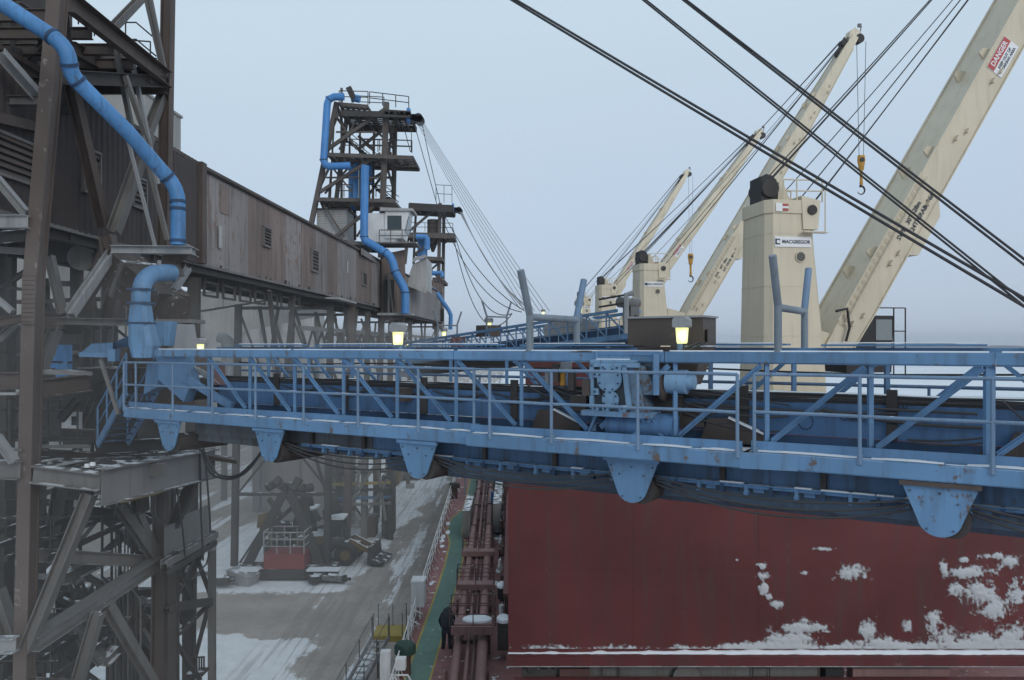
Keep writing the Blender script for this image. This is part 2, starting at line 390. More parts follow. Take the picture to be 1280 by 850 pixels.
# port rail with white wires
for v in [24+1.75*k for k in range(48)]:
    mb = MB(); p = S(UL+.12, v); mb.bar(p, p+V(0, 0, 1.08), .05, .05); mb.bar(p+V(.28, 0, .02), p+V(.02, 0, .55), .022, .022)
    SH.part('rail_post', mb, M['white'])
for wz in (.35, .72, 1.08):
    mb = MB(); mb.tube([S(UL+.12, 24+2*k, wz) for k in range(44)], .028 if wz > 1 else .018, 6); SH.part('rail_bar', mb, M['white'])
# deck snow drifts beside the rail and along the pipes
mb = MB(); rr = random.Random(3)
for k in range(34):
    v = rr.uniform(38, 100); u = UL+rr.uniform(.3, .6) if k % 3 else rr.uniform(-.3, .2); a = rr.uniform(.10, .24); b = a*rr.uniform(1.6, 4)
    n = 9; c = S(u, v, .10); ring = [S(u+a*math.cos(t)*rr.uniform(.7, 1.1), v+b*math.sin(t)*rr.uniform(.7, 1.1), .012) for t in [6.283*i/n for i in range(n)]]
    o = len(mb.v); mb.add(ring+[c], [[i, (i+1) % n, n] for i in range(n)], True)
SH.part('deck_snow', mb, M['snow'], kind='stuff')
# longitudinal pipes on low trestles
for u, r, wz, mat in ((-1.72, .17, .75, 'pipered'), (-1.30, .085, .70, 'pipered'), (-1.05, .07, .72, 'dred'), (-.72, .21, .78, 'pipered')):
    mb = MB(); mb.tube([S(u, v, wz) for v in (22, 60, 110)], r, 12); pp = SH.part('deck_pipe', mb, M[mat])
    if r > .15:
        mb = MB()
        for v in range(28, 100, 6): mb.cyl(S(u, v-.09, wz), S(u, v+.09, wz), r*1.35, 12)
        SH.part('flange', mb, M['dred'], pp)
for v in [29.5, 33.6, 37.2, 41.6, 46, 50.5, 55, 59.5, 64, 69, 74, 80, 86]:
    mb = MB(); mb.bar(S(-2.05, v, .5), S(-.40, v, .5), .12, .16)
    for u in (-1.98, -.45): mb.bar(S(u, v, 0), S(u, v, .5 if v > 40 else 1.05), .09, .09)
    SH.part('pipe_trestle', mb, M['dred'])
for v in (39.4, 45.2):      # small stile platforms over the pipes with red rails
    mb = MB(); mb.box(S(-1.2, v, 1.12), 1.9, .75, .08); mb.box(S(-1.2, v-.38, 1.05), 1.9, .05, .28)
    pl = SH.part('stile_platform', mb, M['pipered'])
    mb = MB()
    for dv in (-.36, .36):
        for u in (-2.1, -1.2, -.3): mb.tube([S(u, v+dv, 1.1), S(u, v+dv, 1.95)], .02, 6)
        for wz in (1.55, 1.95): mb.tube([S(-2.1, v+dv, wz), S(-.3, v+dv, wz)], .02, 6)
    SH.part('handrail', mb, M['dred'], pl)
mb = MB(); mb.box(S(-1.1, 33.2, 1.5), 1.55, .95, .10); mb.box(S(-1.15, 32.6, 1.36), 1.7, .10, .34); pl = SH.part('stile_platform', mb, M['pipered'])
mb = MB()
for u in (-2.05, -1.1, -.2):
    for dv in (-.55, .5): mb.tube([S(u, 33.2+dv, 1.5), S(u, 33.2+dv, 2.45)], .022, 6)
for dv in (-.55, .5):
    for wz in (2.0, 2.45): mb.tube([S(-2.05, 33.2+dv, wz), S(-.2, 33.2+dv, wz)], .022, 6)
SH.part('handrail', mb, M['dred'], pl)
mb = MB(); rr = random.Random(5)
mb.loft([[S(-.95+.62*math.cos(t)*s, 33.25+.42*math.sin(t)*s, 1.555+h) for t in [6.283*i/14 for i in range(14)]] for s, h in ((1, 0), (.97, .07), (.8, .11), (.3, .13))], True, True); SH.part('snow_cap', mb, M['snow'], pl)
# hatch coamings, one under each hold, plus cross-deck clutter
for v0, v1 in ((5, 26.2), (33.5, 56), (64, 88), (97, 121)):
    mb = MB(); mb.box(S(10.6, (v0+v1)/2, 1.1+0), 20.2, v1-v0, 2.3); cm = SH.part('hatch_coaming', mb, M['dred'])
    mb = MB(); mb.box(S(10.6, (v0+v1)/2, 2.32), 20.6, v1-v0+.4, .14); SH.part('coaming_bar', mb, M['hatch'], cm)
    mb = MB()
    for k in range(int((v1-v0)/1.6)): mb.box(S(.38, v0+.8+k*1.6, 1.1), .28, .07, 2.1)
    SH.part('coaming_stay', mb, M['dred'], cm)
# fittings beside the coaming
mb = MB(); mb.box(S(-.12, 56.8, 1.2), .55, 9, 1.9); SH.part('cable_duct', mb, M['grey'])
mb = MB(); mb.box(S(-.45, 58, 1.5), .42, .42, .75); SH.part('deck_locker', mb, steel('locker_blue', (.05, .13, .30), RUST, .3, 2))
mb = MB(); mb.box(S(-2.15, 54.7, .95), .5, 5.5, 1.7); SH.part('vent_casing', mb, M['grey'])
mb = MB(); mb.tube([S(-2.9, 66, .02), S(-2.9, 66, 1.3), S(-2.6, 66, 1.62), S(-.4, 66.2, 1.55), S(.0, 66.2, .9)], .07, 8); SH.part('vent_pipe', mb, M['lgrey'])
rr = random.Random(11)
for k in range(16):
    v = 36+k*2.2; mb = MB(); c = S(.08+rr.uniform(-.1, .1), v, rr.uniform(.3, 1.1))
    mb.cyl(c, c+V(0, 0, rr.uniform(.25, .5)), rr.uniform(.08, .16), 10); mb.box(c+V(0, .4, -.1), .22, .3, .25); mb.tube([c, c+V(0, 1.2, .2), c+V(0, 2, -.2)], .03, 6)
    SH.part('deck_fitting', mb, M['white' if k % 3 == 0 else 'dred'])
mb = MB(); mb.box(S(.15, 33.2, 1.0), .5, .8, 1.1); bx = SH.part('fitting_box', mb, M['dark'])
mb = MB(); mb.loft([[S(.15+.30*math.cos(t)*s, 33.2+.42*math.sin(t)*s, 1.56+h) for t in [6.283*i/12 for i in range(12)]] for s, h in ((1, 0), (.95, .12), (.5, .2))], True, True); SH.part('snow_cap', mb, M['snow'], bx)
mb = MB(); mb.box(S(.1, 37.0, 1.5), .42, .7, .5); bx = SH.part('fitting_box', mb, M['black'])
mb = MB(); mb.loft([[S(.1+.26*math.cos(t)*s, 37+.4*math.sin(t)*s, 1.755+h) for t in [6.283*i/12 for i in range(12)]] for s, h in ((1, 0), (.95, .1), (.5, .18))], True, True); SH.part('snow_cap', mb, M['snow'], bx)
# mushroom ventilator by the rail, mooring posts further on
for i, (u, v, s, lab) in enumerate(((-3.75, 31.6, 1.0, 'squat mushroom ventilator with dark green cap on red neck beside the white rail'), (-3.65, 64.5, 1.0, 'snow topped dark mushroom ventilator far along the deck rail'), (-3.7, 81, .9, 'farthest small dark mushroom ventilator along the deck rail'))):
    t = Thing('ventilator', lab, 'ventilator', S(u, v), 'mushroom ventilators along the rail')
    b = S(u, v)
    mb = MB(); mb.cyl(b, b+V(0, 0, 1.0*s), .24*s, 16, .22*s); t.part('neck', mb, M['dred'])
    mb = MB(); mb.loft([[b+V(r*math.cos(a), r*math.sin(a), z) for a in [6.283*k/18 for k in range(18)]] for r, z in ((.3*s, .8*s), (.42*s, .86*s), (.43*s, 1.12*s), (.36*s, 1.24*s), (.1, 1.28*s))], True, True); t.part('cap', mb, M['greend'] if i == 0 else M['dark'])
# white rail gear: liferaft panel, gangway head post
t = Thing('rail_locker', 'white upright locker hung on the ship rail', 'locker', S(-3.95, 37.9))
mb = MB(); c = S(-3.86, 37.9, 1.15)
mb.loft([[c+V(x*.30, y*.42, z) for x, y in ((-1, -1), (1, -1), (1, 1), (-1, 1))] for z in (-.55, .6)], True); t.part('body', mb, M['white'])
mb = MB(); mb.loft([[c+V(x*.33*s, y*.45*s, z) for x, y in ((-1, -1), (1, -1), (1, 1), (-1, 1))] for z, s in ((.6, 1), (.68, .95), (.72, .6))], True); t.part('lid', mb, M['white'])
mb = MB(); [mb.bar(c+V(.1*sx, -.3, -.55), c+V(.1*sx, -.3, -1.15), .05, .05) for sx in (-1, 1)]; t.part('foot', mb, M['white'])
t = Thing('gangway_davit', 'white boxed gangway davit post with tubular frame at the ship rail', 'davit', S(-4.25, 30.2))
b = S(-4.32, 30.2); mb = MB(); mb.bar(b+V(0, 0, -1.2), b+V(0, 0, 1.5), .36, .34); t.part('post', mb, M['white'])
mb = MB(); mb.box(b+V(.55, .2, .95), .38, .34, .42); t.part('winch_box', mb, M['white'])
for dx in (.42, .95):
    mb = MB(); mb.tube([b+V(dx, -.1, -1.0), b+V(dx+.02, -.1, .4), b+V(dx-.1, -.1, .62), b+V(.1, -.1, .62)], .04, 8); t.part('frame_tube', mb, M['white'])
mb = MB(); mb.tube([b+V(.25, 0, -.3), b+V(.9, 0, -.3)], .035, 8); mb.tube([b+V(-.12, 0, -1), b+V(-.3, 0, -2)], .05, 8); t.part('crossbar', mb, M['white'])
t = Thing('rail_gate', 'white folding gate frame in the ship rail by the gangway', 'gate', S(-4.0, 35))
for dv in (0, 1.3):
    mb = MB(); b = S(-3.95, 34.4+dv); mb.tube([b, b+V(0, 0, 1.3)], .04, 8); mb.tube([b+V(0, 0, 1.15), b+V(.5, .1, .9)], .022, 8); t.part('arm', mb, M['white'])

# ---------------- access stair from quay
t = Thing('gangway_stair', 'steel quay stair with yellow top platform leaning to the ship rail', 'stair', (-6.6, 34, 0))
top = at(487, 788, 38); PZ = top.z
mb = MB(); mb.box((-5.75, 37.9, PZ), 1.5, 1.5, .08); mb.box((-5.75, 37.2, PZ-.1), 1.5, .06, .3); t.part('platform', mb, M['yellow'])
a0, a1 = V(-6.1, 37.15, PZ), V(-7.5, 35.2, 0.02)
for sx in (-.38, .38):
    mb = MB(); mb.bar(a0+V(sx, 0, 0), a1+V(sx, 0, 0), .06, .2); t.part('stringer', mb, M['lgrey'])
    mb = MB(); mb.tube([a0+V(sx*1.05, 0, .95), a1+V(sx*1.05, 0, .95)], .02, 6); t.part('handrail', mb, M['grey'])
for k in range(11):
    mb = MB(); p = a0.lerp(a1, (k+.6)/11); mb.box(p, .72, .17, .035); t.part('tread', mb, M['lgrey'])
for k in range(4):
    for sx in (-.40, .40):
        mb = MB(); p = a0.lerp(a1, k/3)+V(sx, 0, 0); mb.tube([p, p+V(0, 0, .95)], .022, 6); t.part('baluster', mb, M['dark'])
for x in (-6.45, -5.75, -5.1):
    for y in (37.2, 38.6):
        mb = MB(); mb.tube([(x, y, PZ), (x, y, PZ+1.1)], .025, 6); t.part('baluster', mb, M['grey'])
for x in (-6.45, -5.1): mb = MB(); mb.bar((x, 38.5, 0), (x, 38.5, PZ), .1, .1); t.part('leg', mb, M['grey'])

# ================================================================ HATCH COVERS
def hatch(label, v, u0, u1, w0, w1, snow=True):
    yv = v; org = S((u0+u1)/2, v, w0)
    t = Thing('hatch_cover', label, 'hatch cover', org, 'folded hatch covers')
    mb = MB()
    x0, x1 = S(u0, v).x, S(u1, v).x; z0, z1 = S(0, v, w0).z, S(0, v, w1).z
    mb.box(((x0+x1)/2, v+.45, (z0+z1)/2), x1-x0, .8, z1-z0); t.part('panel_core', mb, M['hatch'])
    # plating in strakes with shallow weld seams
    nx, nz_ = 5, 3
    for i in range(nx):
        for k in range(nz_):
            a = x0+(x1-x0)*i/nx; b = x0+(x1-x0)*(i+1)/nx; c = z0+(z1-z0)*k/nz_; d = z0+(z1-z0)*(k+1)/nz_
            mb = MB(); gsub = 6
            bow = lambda s, q: -.009*math.sin(math.pi*s)*math.sin(math.pi*q)+.004*math.sin(s*19+i*2+k)
            vs_ = [V(a+.003+(b-a-.006)*s/gsub, yv+.03+bow(s/gsub, q/gsub), c+.003+(d-c-.006)*q/gsub) for q in range(gsub+1) for s in range(gsub+1)]
            mb.add(vs_, [[q*(gsub+1)+s, q*(gsub+1)+s+1, (q+1)*(gsub+1)+s+1, (q+1)*(gsub+1)+s] for q in range(gsub) for s in range(gsub)], True)
            t.part('plate', mb, M['hatch'])
    mb = MB(); mb.box(((x0+x1)/2, v-.10, z0-.06), x1-x0+.1, .36, .10); mb.box(((x0+x1)/2, v-.26, z0-.19), x1-x0+.1, .05, .26); t.part('bottom_flange', mb, M['hatch'])
    mb = MB(); mb.box(((x0+x1)/2, v-.27, z0-.325), x1-x0+.1, .07, .02); t.part('flange_edge', mb, M['lgrey'])
    for dx in (.8, x1-x0-.8):
        mb = MB(); mb.cyl((x0+dx, v-.15, z0-.45), (x0+dx, v+.1, z0-.45), .16, 16); t.part('wheel', mb, M['dark'])
    return t, x0, x1, z0, z1
VP = 26.5
HC, hx0, hx1, hz0, hz1 = hatch('nearest upright red hatch cover with stuck snow below the blue conveyor', VP, .27, 21.0, 2.90, 11.2)
# snow frozen onto the plating: a height field that breaks through the plate where it is thick
BL = [(952, 707, 9, 6), (954, 720, 10, 6), (955, 735, 6, 9), (962, 747, 5, 5), (971, 755, 9, 6), (921, 700, 3, 3), (1005, 716, 5, 4), (1028, 686, 13, 3), (1066, 715, 24, 10), (1055, 712, 10, 9),
      (1180, 712, 7, 16), (1212, 716, 36, 8), (1195, 735, 12, 12), (1225, 738, 22, 24), (1243, 762, 14, 16), (1205, 700, 10, 4), (1262, 702, 14, 9), (1240, 695, 20, 5),
      (1005, 785, 36, 9), (985, 800, 40, 13), (1165, 778, 12, 18), (1180, 798, 30, 17), (1225, 800, 40, 14), (1136, 783, 8, 10), (1085, 790, 10, 18), (1110, 800, 10, 10), (1270, 745, 14, 22), (1262, 795, 22, 16), (1310, 740, 40, 40), (1340, 790, 60, 30), (1005, 775, 6, 7)]
def snowf(px, py):
    f = -1.0
    for cx, cy, a, b in BL:
        q = ((px-cx)/a)**2+((py-cy)/b)**2
        if q < 9: f = max(f, 1-q**.5)
    hgt = 3+7*max(0, min(1, (px-800)/150))+4*max(0, min(1, (px-1000)/200))+5*fbm(px*.018, 2.2)
    f = max(f, min(1, (py-(811-hgt))/8))
    n1 = fbm(px*.055, py*.06, 1.3, 6); n2 = fbm(px*.25, py*.25, 4.3, 3)
    return f+.5*n1+.55*n2-.22
mb = MB(); st = 1.9; nx = int((1345-637)/st); ny = int((812-672)/st); vs_ = []; keep = []
for j in range(ny+1):
    for i in range(nx+1):
        px, py = 637+i*st, 672+j*st; f = snowf(px, py); keep.append(f)
        d = VP; x = (px-640)*d/1000; z = H-(py-432)*d/1000
        vs_.append(V(x, VP+.008-min(.035, max(0, (f-.05)*.045)), max(z, hz0+.0)))
fs = []
for j in range(ny):
    for i in range(nx):
        q = [j*(nx+1)+i, j*(nx+1)+i+1, (j+1)*(nx+1)+i+1, (j+1)*(nx+1)+i]
        if max(keep[k] for k in q) > -.75: fs.append(q)
mb.add(vs_, fs, True)
def frost_mat():
    m = Mat('stuck_snow'); at_ = m.n('ShaderNodeAttribute', attribute_name='frost'); nn = m.noise(7, 6, world=True); n2 = m.noise(1.6, 5, (1, 1, .5), world=True)
    v = m.math('ADD', at_.outputs['Fac'], m.math('MULTIPLY_ADD', nn, .9, m.math('MULTIPLY_ADD', n2, .5, -.70)))
    m.b.inputs['Base Color'].default_value = (.52, .545, .57, 1); m.b.inputs['Roughness'].default_value = .9; m.bump(nn, .3, .02)
    tr = m.n('ShaderNodeBsdfTransparent'); mx_ = m.n('ShaderNodeMixShader'); m.L(m.math('MULTIPLY', m.ramp(v, -.24, .42), .95), mx_.inputs[0]); m.L(tr.outputs[0], mx_.inputs[1]); m.L(m.b.outputs[0], mx_.inputs[2])
    m.L(mx_.outputs[0], m.t.nodes['Material Output'].inputs['Surface']); return m.m
so_ = HC.part('stuck_snow', mb, frost_mat(), kind='stuff')
fa_ = so_.data.attributes.new('frost', 'FLOAT', 'POINT'); fa_.data.foreach_set('value', keep)
mb = MB(); n = 120; a = []; b = []; c = []
for i in range(n+1):
    x = hx0+(hx1-hx0)*i/n; px = 640+x/VP*1000; k = max(0, min(1, (px-700)/250)); hh = .03+.08*k+.09*max(0, fbm(i*.31, 9)); dd = .03+.06*k+.06*fbm(i*.43, 4)
    a.append(V(x, VP+.03, hz0+hh-.01)); b.append(V(x, VP-dd*.6, hz0+hh*.7)); c.append(V(x, VP-dd, hz0-.012))
n1 = n+1; mb.add(a+b+c, [[k*n1+i, k*n1+i+1, (k+1)*n1+i+1, (k+1)*n1+i] for k in range(2) for i in range(n)], True); HC.part('ledge_snow', mb, M['snow'])
# end-wall under the cover: cross-deck house with ladders and clutter
mb = MB(); mb.box((hx0+5.7, VP+.4, hz0-1.7), 9.2, .5, 2.6); hs = SH.part('cross_deck_wall', mb, M['grey'])
for dx in (3.4, 8.4):
    mb = MB(); x = hx0+dx
    for s in (-.28, .28): mb.tube([(x+s, VP+.05, hz0-3), (x+s, VP+.05, hz0-.4)], .02, 6)
    for k in range(8): mb.tube([(x-.28, VP+.05, hz0-.5-.3*k), (x+.28, VP+.05, hz0-.5-.3*k)], .015, 6)
    SH.part('ladder', mb, M['dark'])
for dx, wx, mat in ((1.0, 1.1, 'dark'), (10.8, .6, 'black'), (13.0, 3.2, 'pipered'), (2.2, 1.0, 'dred')):
    mb = MB(); mb.box((hx0+dx, VP+.2, hz0-1.6), wx, .5, 2.2); mb.box((hx0+dx, VP-.06, hz0-1.6), wx*.8, .06, 1.6); SH.part('deck_housing', mb, M[mat])
mb = MB(); mb.cyl((hx0+5.9, VP-.05, hz0-.8), (hx0+5.9, VP+.2, hz0-.8), .45, 20); SH.part('vent_disc', mb, M['grey'])
hatch('farther red ribbed hatch cover top seen through the conveyor truss', 53, 1.7, 6.6, 2.4, 11.45)
# ================================================================ CRANES
TH = R(10)
def crane(idx, d, px_c, topz, heel, tip, label, detail):
    X = px_c; root = V(X, d, topz-18.46)
    t = Thing('deck_crane', label, 'crane', root, 'cream deck cranes along the ship centreline')
    ax, ay, az = V(math.cos(TH), math.sin(TH), 0), V(-math.sin(TH), math.cos(TH), 0), V(0, 0, 1)
    def L(x, y, z): return root+ax*x+ay*y+az*z
    def ring(hx0, hx1, hy, z, c): return [L(a, b, z) for a, b in ((hx0+c, -hy), (hx1-c*.5, -hy), (hx1, -hy+c*.5), (hx1, hy-c*.5), (hx1-c*.5, hy), (hx0+c, hy), (hx0, hy-c), (hx0, -hy+c))]
    mb = MB(); mb.cyl(root, L(0, 0, 8.2), 1.55, 28); t.part('pedestal', mb, M['cream'])
    mb = MB(); mb.loft([ring(-1.42, 1.20, 1.25, 8.2, .26), ring(-1.37, 1.00, 1.18, 12.2, .25), ring(-1.27, .46, 1.05, 18.2, .22), ring(-1.26, .45, 1.03, 18.46, .22)]); hs = t.part('housing', mb, M['cream'])
    mb = MB(); mb.loft([ring(-1.31, .40, 1.10, 18.02, .24), ring(-1.31, .36, 1.10, 18.50, .24)]); t.part('top_rim', mb, M['cream'])
    mb = MB(); P = [(-1.2, 18.5), (-1.2, 19.45), (-1.0, 19.55), (-.78, 19.50), (-.60, 19.34), (-.52, 19.0), (-.58, 18.7), (-.70, 18.5)]
    mb.prism([L(x, -.45, z) for x, z in P], ay*.9); hd = t.part('rope_hood', mb, M['black'])
    mb = MB(); [mb.cyl(L(-.88, y, 19.02), L(-.88, y+.1, 19.02), .33, 20) for y in (-.56, .46)]; t.part('sheave', mb, M['dark'], hd)
    mb = MB(); P = [(-.5, 18.45), (-.45, 19.3), (-.3, 19.35), (-.05, 18.75), (.3, 18.55)]
    mb.prism([L(x, -.35, z) for x, z in P], ay*.7); t.part('top_bracket', mb, M['cream'])
    mb = MB(); mb.hexa([L(.08, -1.14, 17.45), L(.66, -1.14, 17.45), L(.66, 1.14, 17.45), L(.08, 1.14, 17.45)], [L(.02, -1.12, 18.66), L(.76, -1.12, 18.5), L(.76, 1.12, 18.5), L(.02, 1.12, 18.66)]); hb = t.part('sheave_block', mb, M['cream'])
    mb = MB(); [mb.cyl(L(.42, -1.16+s, 18.15), L(.42, -1.12+s, 18.15), .18, 16) for s in (-.03, 0)]; t.part('sheave', mb, M['dark'], hb)
    # top rails
    for pts in ([(-.62, -1.0), (-.1, -1.0), (.84, -1.1)], [(-.75, 1.0), (.84, 1.1)]):
        for q in pts:
            mb = MB(); mb.tube([L(q[0], q[1], 18.45), L(q[0], q[1], 19.25)], .03, 6); t.part('rail_post', mb, M['cream'])
        for dz in (18.85, 19.25):
            mb = MB(); mb.tube([L(x, y, dz) for x, y in pts], .028, 6); t.part('rail_bar', mb, M['cream'])
    mb = MB(); mb.tube([L(.05, -1.2, 17.35), L(.9, -1.2, 17.35)], .03, 6); mb.tube([L(.9, -1.2, 17.35), L(.9, -1.2, 18.9)], .025, 6); mb.box(L(.45, -1.26, 17.32), .9, .25, .04, (ax, ay, az)); t.part('side_step', mb, M['cream'])
    for zs in (10.4, 13.6, 15.4, 17.3):
        f = (zs-12.2)/6.0; k_ = (1.00+(.46-1.00)*f, -1.37+(-1.27+1.37)*f, 1.18+(1.05-1.18)*f, .25-.03*f)
        mb = MB(); mb.loft([ring(k_[1]-.008, k_[0]+.008, k_[2]+.008, zs+dz_, k_[3]) for dz_ in (-.02, .02)]); t.part('weld_seam', mb, M['cream'], hs)
    # name board, porthole, warning plates
    def face(x, z, off=.02):        # on the housing's camera-side face
        f = (z-12.2)/6.0; y = -(1.18+(1.05-1.18)*f)-off; return L(x, y, z)
    Yf = (face(0, 17)-face(0, 16)).normalized(); tilt = (ax, Yf.cross(ax).normalized(), Yf)
    mb = MB(); mb.box(face(-.31, 16.98), 1.42, .03, .37, tilt); sg = t.part('name_board', mb, M['signw'])
    if detail:
        text(t, 'lettering', 'MACGREGOR', .178, M['signb'], face(-.19, 16.98, .042), ax, Yf, sg)
        mb = MB(); mb.box(face(-.91, 16.98, .038), .18, .012, .21, tilt); t.part('logo', mb, M['signb'], sg)
        mb = MB(); mb.cyl(face(-.89, 16.98, .045), face(-.89, 16.98, .050), .062, 16); mb.box(face(-.87, 16.94, .05), .13, .008, .03, tilt); t.part('logo', mb, M['signw'], sg)
        for k, c in enumerate(('signr', 'signw', 'signr')):
            mb = MB(); mb.box(face(-.62, 18.18+.09*k-.05, .08), .24, .01, .07, tilt); t.part('warning_plate', mb, M[c])
        mb = MB(); mb.box(face(-.86, 18.22, .08), .26, .01, .30, tilt); t.part('warning_plate', mb, M['signw'])
    else:
        text(t, 'lettering', 'MACGREGOR', .182, M['signb'], face(-.19, 16.98, .042), ax, Yf, sg)
        mb = MB(); mb.box(face(-.89, 16.98, .042), .20, .02, .2, tilt); t.part('logo', mb, M['signb'], sg)
    mb = MB(); mb.cyl(face(-.02, 16.45, .0), face(-.02, 16.45, .05), .20, 22); ph = t.part('porthole', mb, M['cream'])
    mb = MB(); mb.cyl(face(-.02, 16.45, .05), face(-.02, 16.45, .06), .165, 22); t.part('porthole_glass', mb, plain('porthole_mesh', (.10, .095, .085), .6) if 'pm' not in M else M['pm'], ph)
    # jib
    hp, tp = Vector(heel), Vector(tip); dj = (tp-hp).normalized(); side = dj.cross(V(0, 0, 1)).normalized(); topn = side.cross(dj).normalized()
    LJ = (tp-hp).length
    def J(s, a, b): return hp+dj*s+side*a+topn*b
    secs = [(-.2, .95, .46), (2.0, .95, .53), (LJ*.62, .88, .52), (LJ*.97, .5, .30), (LJ, .42, .26)]
    def jr(s, hw, hh): return [J(s, hw, -hh), J(s, hw, hh), J(s, -hw, hh), J(s, -hw, -hh)]
    mb = MB(); mb.loft([jr(*q) for q in secs]); jb = t.part('jib', mb, M['cream'])
    def half(s):
        for (s0, w0, h0), (s1, w1, h1) in zip(secs, secs[1:]):
            if s <= s1: k = (s-s0)/(s1-s0); return w0+(w1-w0)*k, h0+(h1-h0)*k
        return secs[-1][1:]
    # edge flanges, ladder rail along the top edge, rope guides, haunch under the lower third
    mb = MB()
    for a in (1, -1):
        for b in (1, -1):
            pts = [J(s, a*(half(s)[0]+.0), b*(half(s)[1]+.03)) for s in (0, 2, LJ*.62, LJ*.96)]
            for p, q in zip(pts, pts[1:]): mb.bar(p, q, .10, .05, topn)
    t.part('flange', mb, M['cream'], jb)
    mb = MB(); s0 = 4.6 if idx == 0 else 6
    w_, h_ = half(s0); mb.prism([J(s0, w_+.01, -h_+.02), J(s0+.25, w_+.01, -h_-.42), J(s0+2.0, w_+.01, -h_-.42), J(s0+2.6, w_+.01, -h_+.02)], side*(-2*w_-.02)); t.part('haunch', mb, M['cream'], jb)
    for k in range(9):
        s = 1.2+k*(LJ-4)/9; w_, h_ = half(s)
        mb = MB(); p = J(s, w_+.02, h_*.1-.15*(k % 3)); mb.bar(p, p+side*.16, .07, .22, dj); p = J(s+.5, w_+.02, -h_*.35); mb.bar(p, p+side*.14, .06, .2, dj); t.part('lug', mb, M['cream'], jb)
    for k in range(5):
        s = 3+k*(LJ-6)/5; w_, h_ = half(s)
        mb = MB(); mb.prism([J(s, -w_*.2, h_), J(s+.15, -w_*.2, h_+.3), J(s+.4, -w_*.2, h_+.3), J(s+.55, -w_*.2, h_)], side*.06); mb.prism([J(s+.8, w_*.7, h_), J(s+.9, w_*.7, h_+.28), J(s+1.15, w_*.7, h_+.25), J(s+1.3, w_*.7, h_)], side*.06); t.part('rope_guide', mb, M['cream'], jb)
    mb = MB(); mb.tube([J(s, half(s)[0]+.12, half(s)[1]+.12) for s in (1, 4, 7.5)], .035, 6); mb.tube([J(s, half(s)[0]+.12, half(s)[1]-.2) for s in (1, 4, 7.5)], .03, 6)
    for k in range(22):
        s = 1+k*.3; mb.tube([J(s, half(s)[0]+.12, half(s)[1]+.12), J(s, half(s)[0]+.12, half(s)[1]-.2)], .016, 5)
    t.part('jib_ladder', mb, M['cream'], jb)
    if True:
        X_ = dj; Y_ = side.cross(dj).normalized()
        Yd = topn
        def T(body, s, b, size):
            w_, h_ = half(s); text(t, 'lettering', body, size, M['signb'], J(s, w_+.012, b), dj, topn, jb, align='LEFT')
        T('SWL   30T -28m', 4.9 if idx == 0 else 4.0, .06, .25); T('24T GRAB -26m', 5.5 if idx == 0 else 4.7, -.24, .25)
        s = 13.3 if idx == 0 else 11.0; w_, h_ = half(s)
        mb = MB(); mb.box(J(s, w_+.015, 0.0), 1.45, .02, .74, (dj, side, topn)); sp = t.part('danger_sign', mb, M['signw'], jb)
        mb = MB(); mb.box(J(s, w_+.03, .20), 1.41, .012, .32, (dj, side, topn)); t.part('danger_sign', mb, M['signr'], jb)
        text(t, 'lettering', 'DANGER', .28, M['signw'], J(s, w_+.04, .20), dj, topn, jb)
        text(t, 'lettering', 'KEEP OUT OF\nWORKING AREA', .155, M['signb'], J(s, w_+.03, -.17), dj, topn, jb)
    # jib head
    mb = MB(); mb.prism([J(LJ-.5, .3, .28), J(LJ+.1, .3, .55), J(LJ+.6, .3, .35), J(LJ+.6, .3, -.2), J(LJ-.2, .3, -.3)], side*(-.6)); t.part('jib_head', mb, M['cream'])
    mb = MB(); [mb.cyl(J(LJ+.15, a, -.45), J(LJ+.15, a+.1, -.45), .36, 18) for a in (-.25, 0, .2)]; [mb.cyl(J(LJ-.9, a, .4), J(LJ-.9, a+.1, .4), .3, 16) for a in (-.25, .2)]; t.part('head_sheave', mb, M['dark'])
    mb = MB(); mb.prism([J(LJ-2.2, .12, .32), J(LJ-.6, .12, .45), J(LJ-.4, .12, .62), J(LJ-2.0, .12, .55)], side*(-.24)); t.part('rope_anchor', mb, M['black'])
    mb = MB(); mb.tube([J(LJ+.3, .25, -.3), J(LJ+1.0, .25, -.05), J(LJ+1.05, .25, .15)], .05, 6); mb.box(J(LJ+1.0, .2, .1), .25, .2, .25); t.part('head_lamp', mb, M['grey'])
    # heel brackets
    for a in (.75, -.85):
        mb = MB(); c = hp+side*a
        mb.prism([c+dj*.55+topn*.3, c-topn*.55+dj*.2, c-ax*1.7-az*.5, c-ax*1.7+az*1.1], side*.12); t.part('heel_bracket', mb, M['cream'])
    # hydraulic hose loop
    mb = MB(); q = L(1.45, -1.0, 12.6+1.9); mb.tube([q, q+ax*.45+az*.1, q+ax*.55-az*.6, q+ax*.4-az*1.1], .05, 8); t.part('hose', mb, M['black'])
    # cab, on the far side of the jib
    cb = L(3.75, .9, 12.4) if idx == 0 else L(2.6, 1.3, 12.2)
    mb = MB(); mb.hexa([cb+ax*-1.1+ay*-.7+az*-.2, cb+ax*.8+ay*-.7+az*-.2, cb+ax*.8+ay*.8+az*-.2, cb+ax*-1.1+ay*.8+az*-.2], [cb+ax*-1.1+ay*-.7+az*2.0, cb+ax*.9+ay*-.7+az*2.0, cb+ax*.9+ay*.8+az*2.0, cb+ax*-1.1+ay*.8+az*2.0]); cbp = t.part('cab', mb, M['black'])
    for x0, x1, z0, z1 in ((.12, .78, .15, .95), (.12, .80, 1.05, 1.85)):
        mb = MB(); mb.box(cb+ax*((x0+x1)/2)+ay*-.715+az*((z0+z1)/2), x1-x0, .03, z1-z0, (ax, ay, az)); t.part('cab_window', mb, M['glasspale'], cbp)
    mb = MB(); b = cb+ax*1.35+ay*-.6
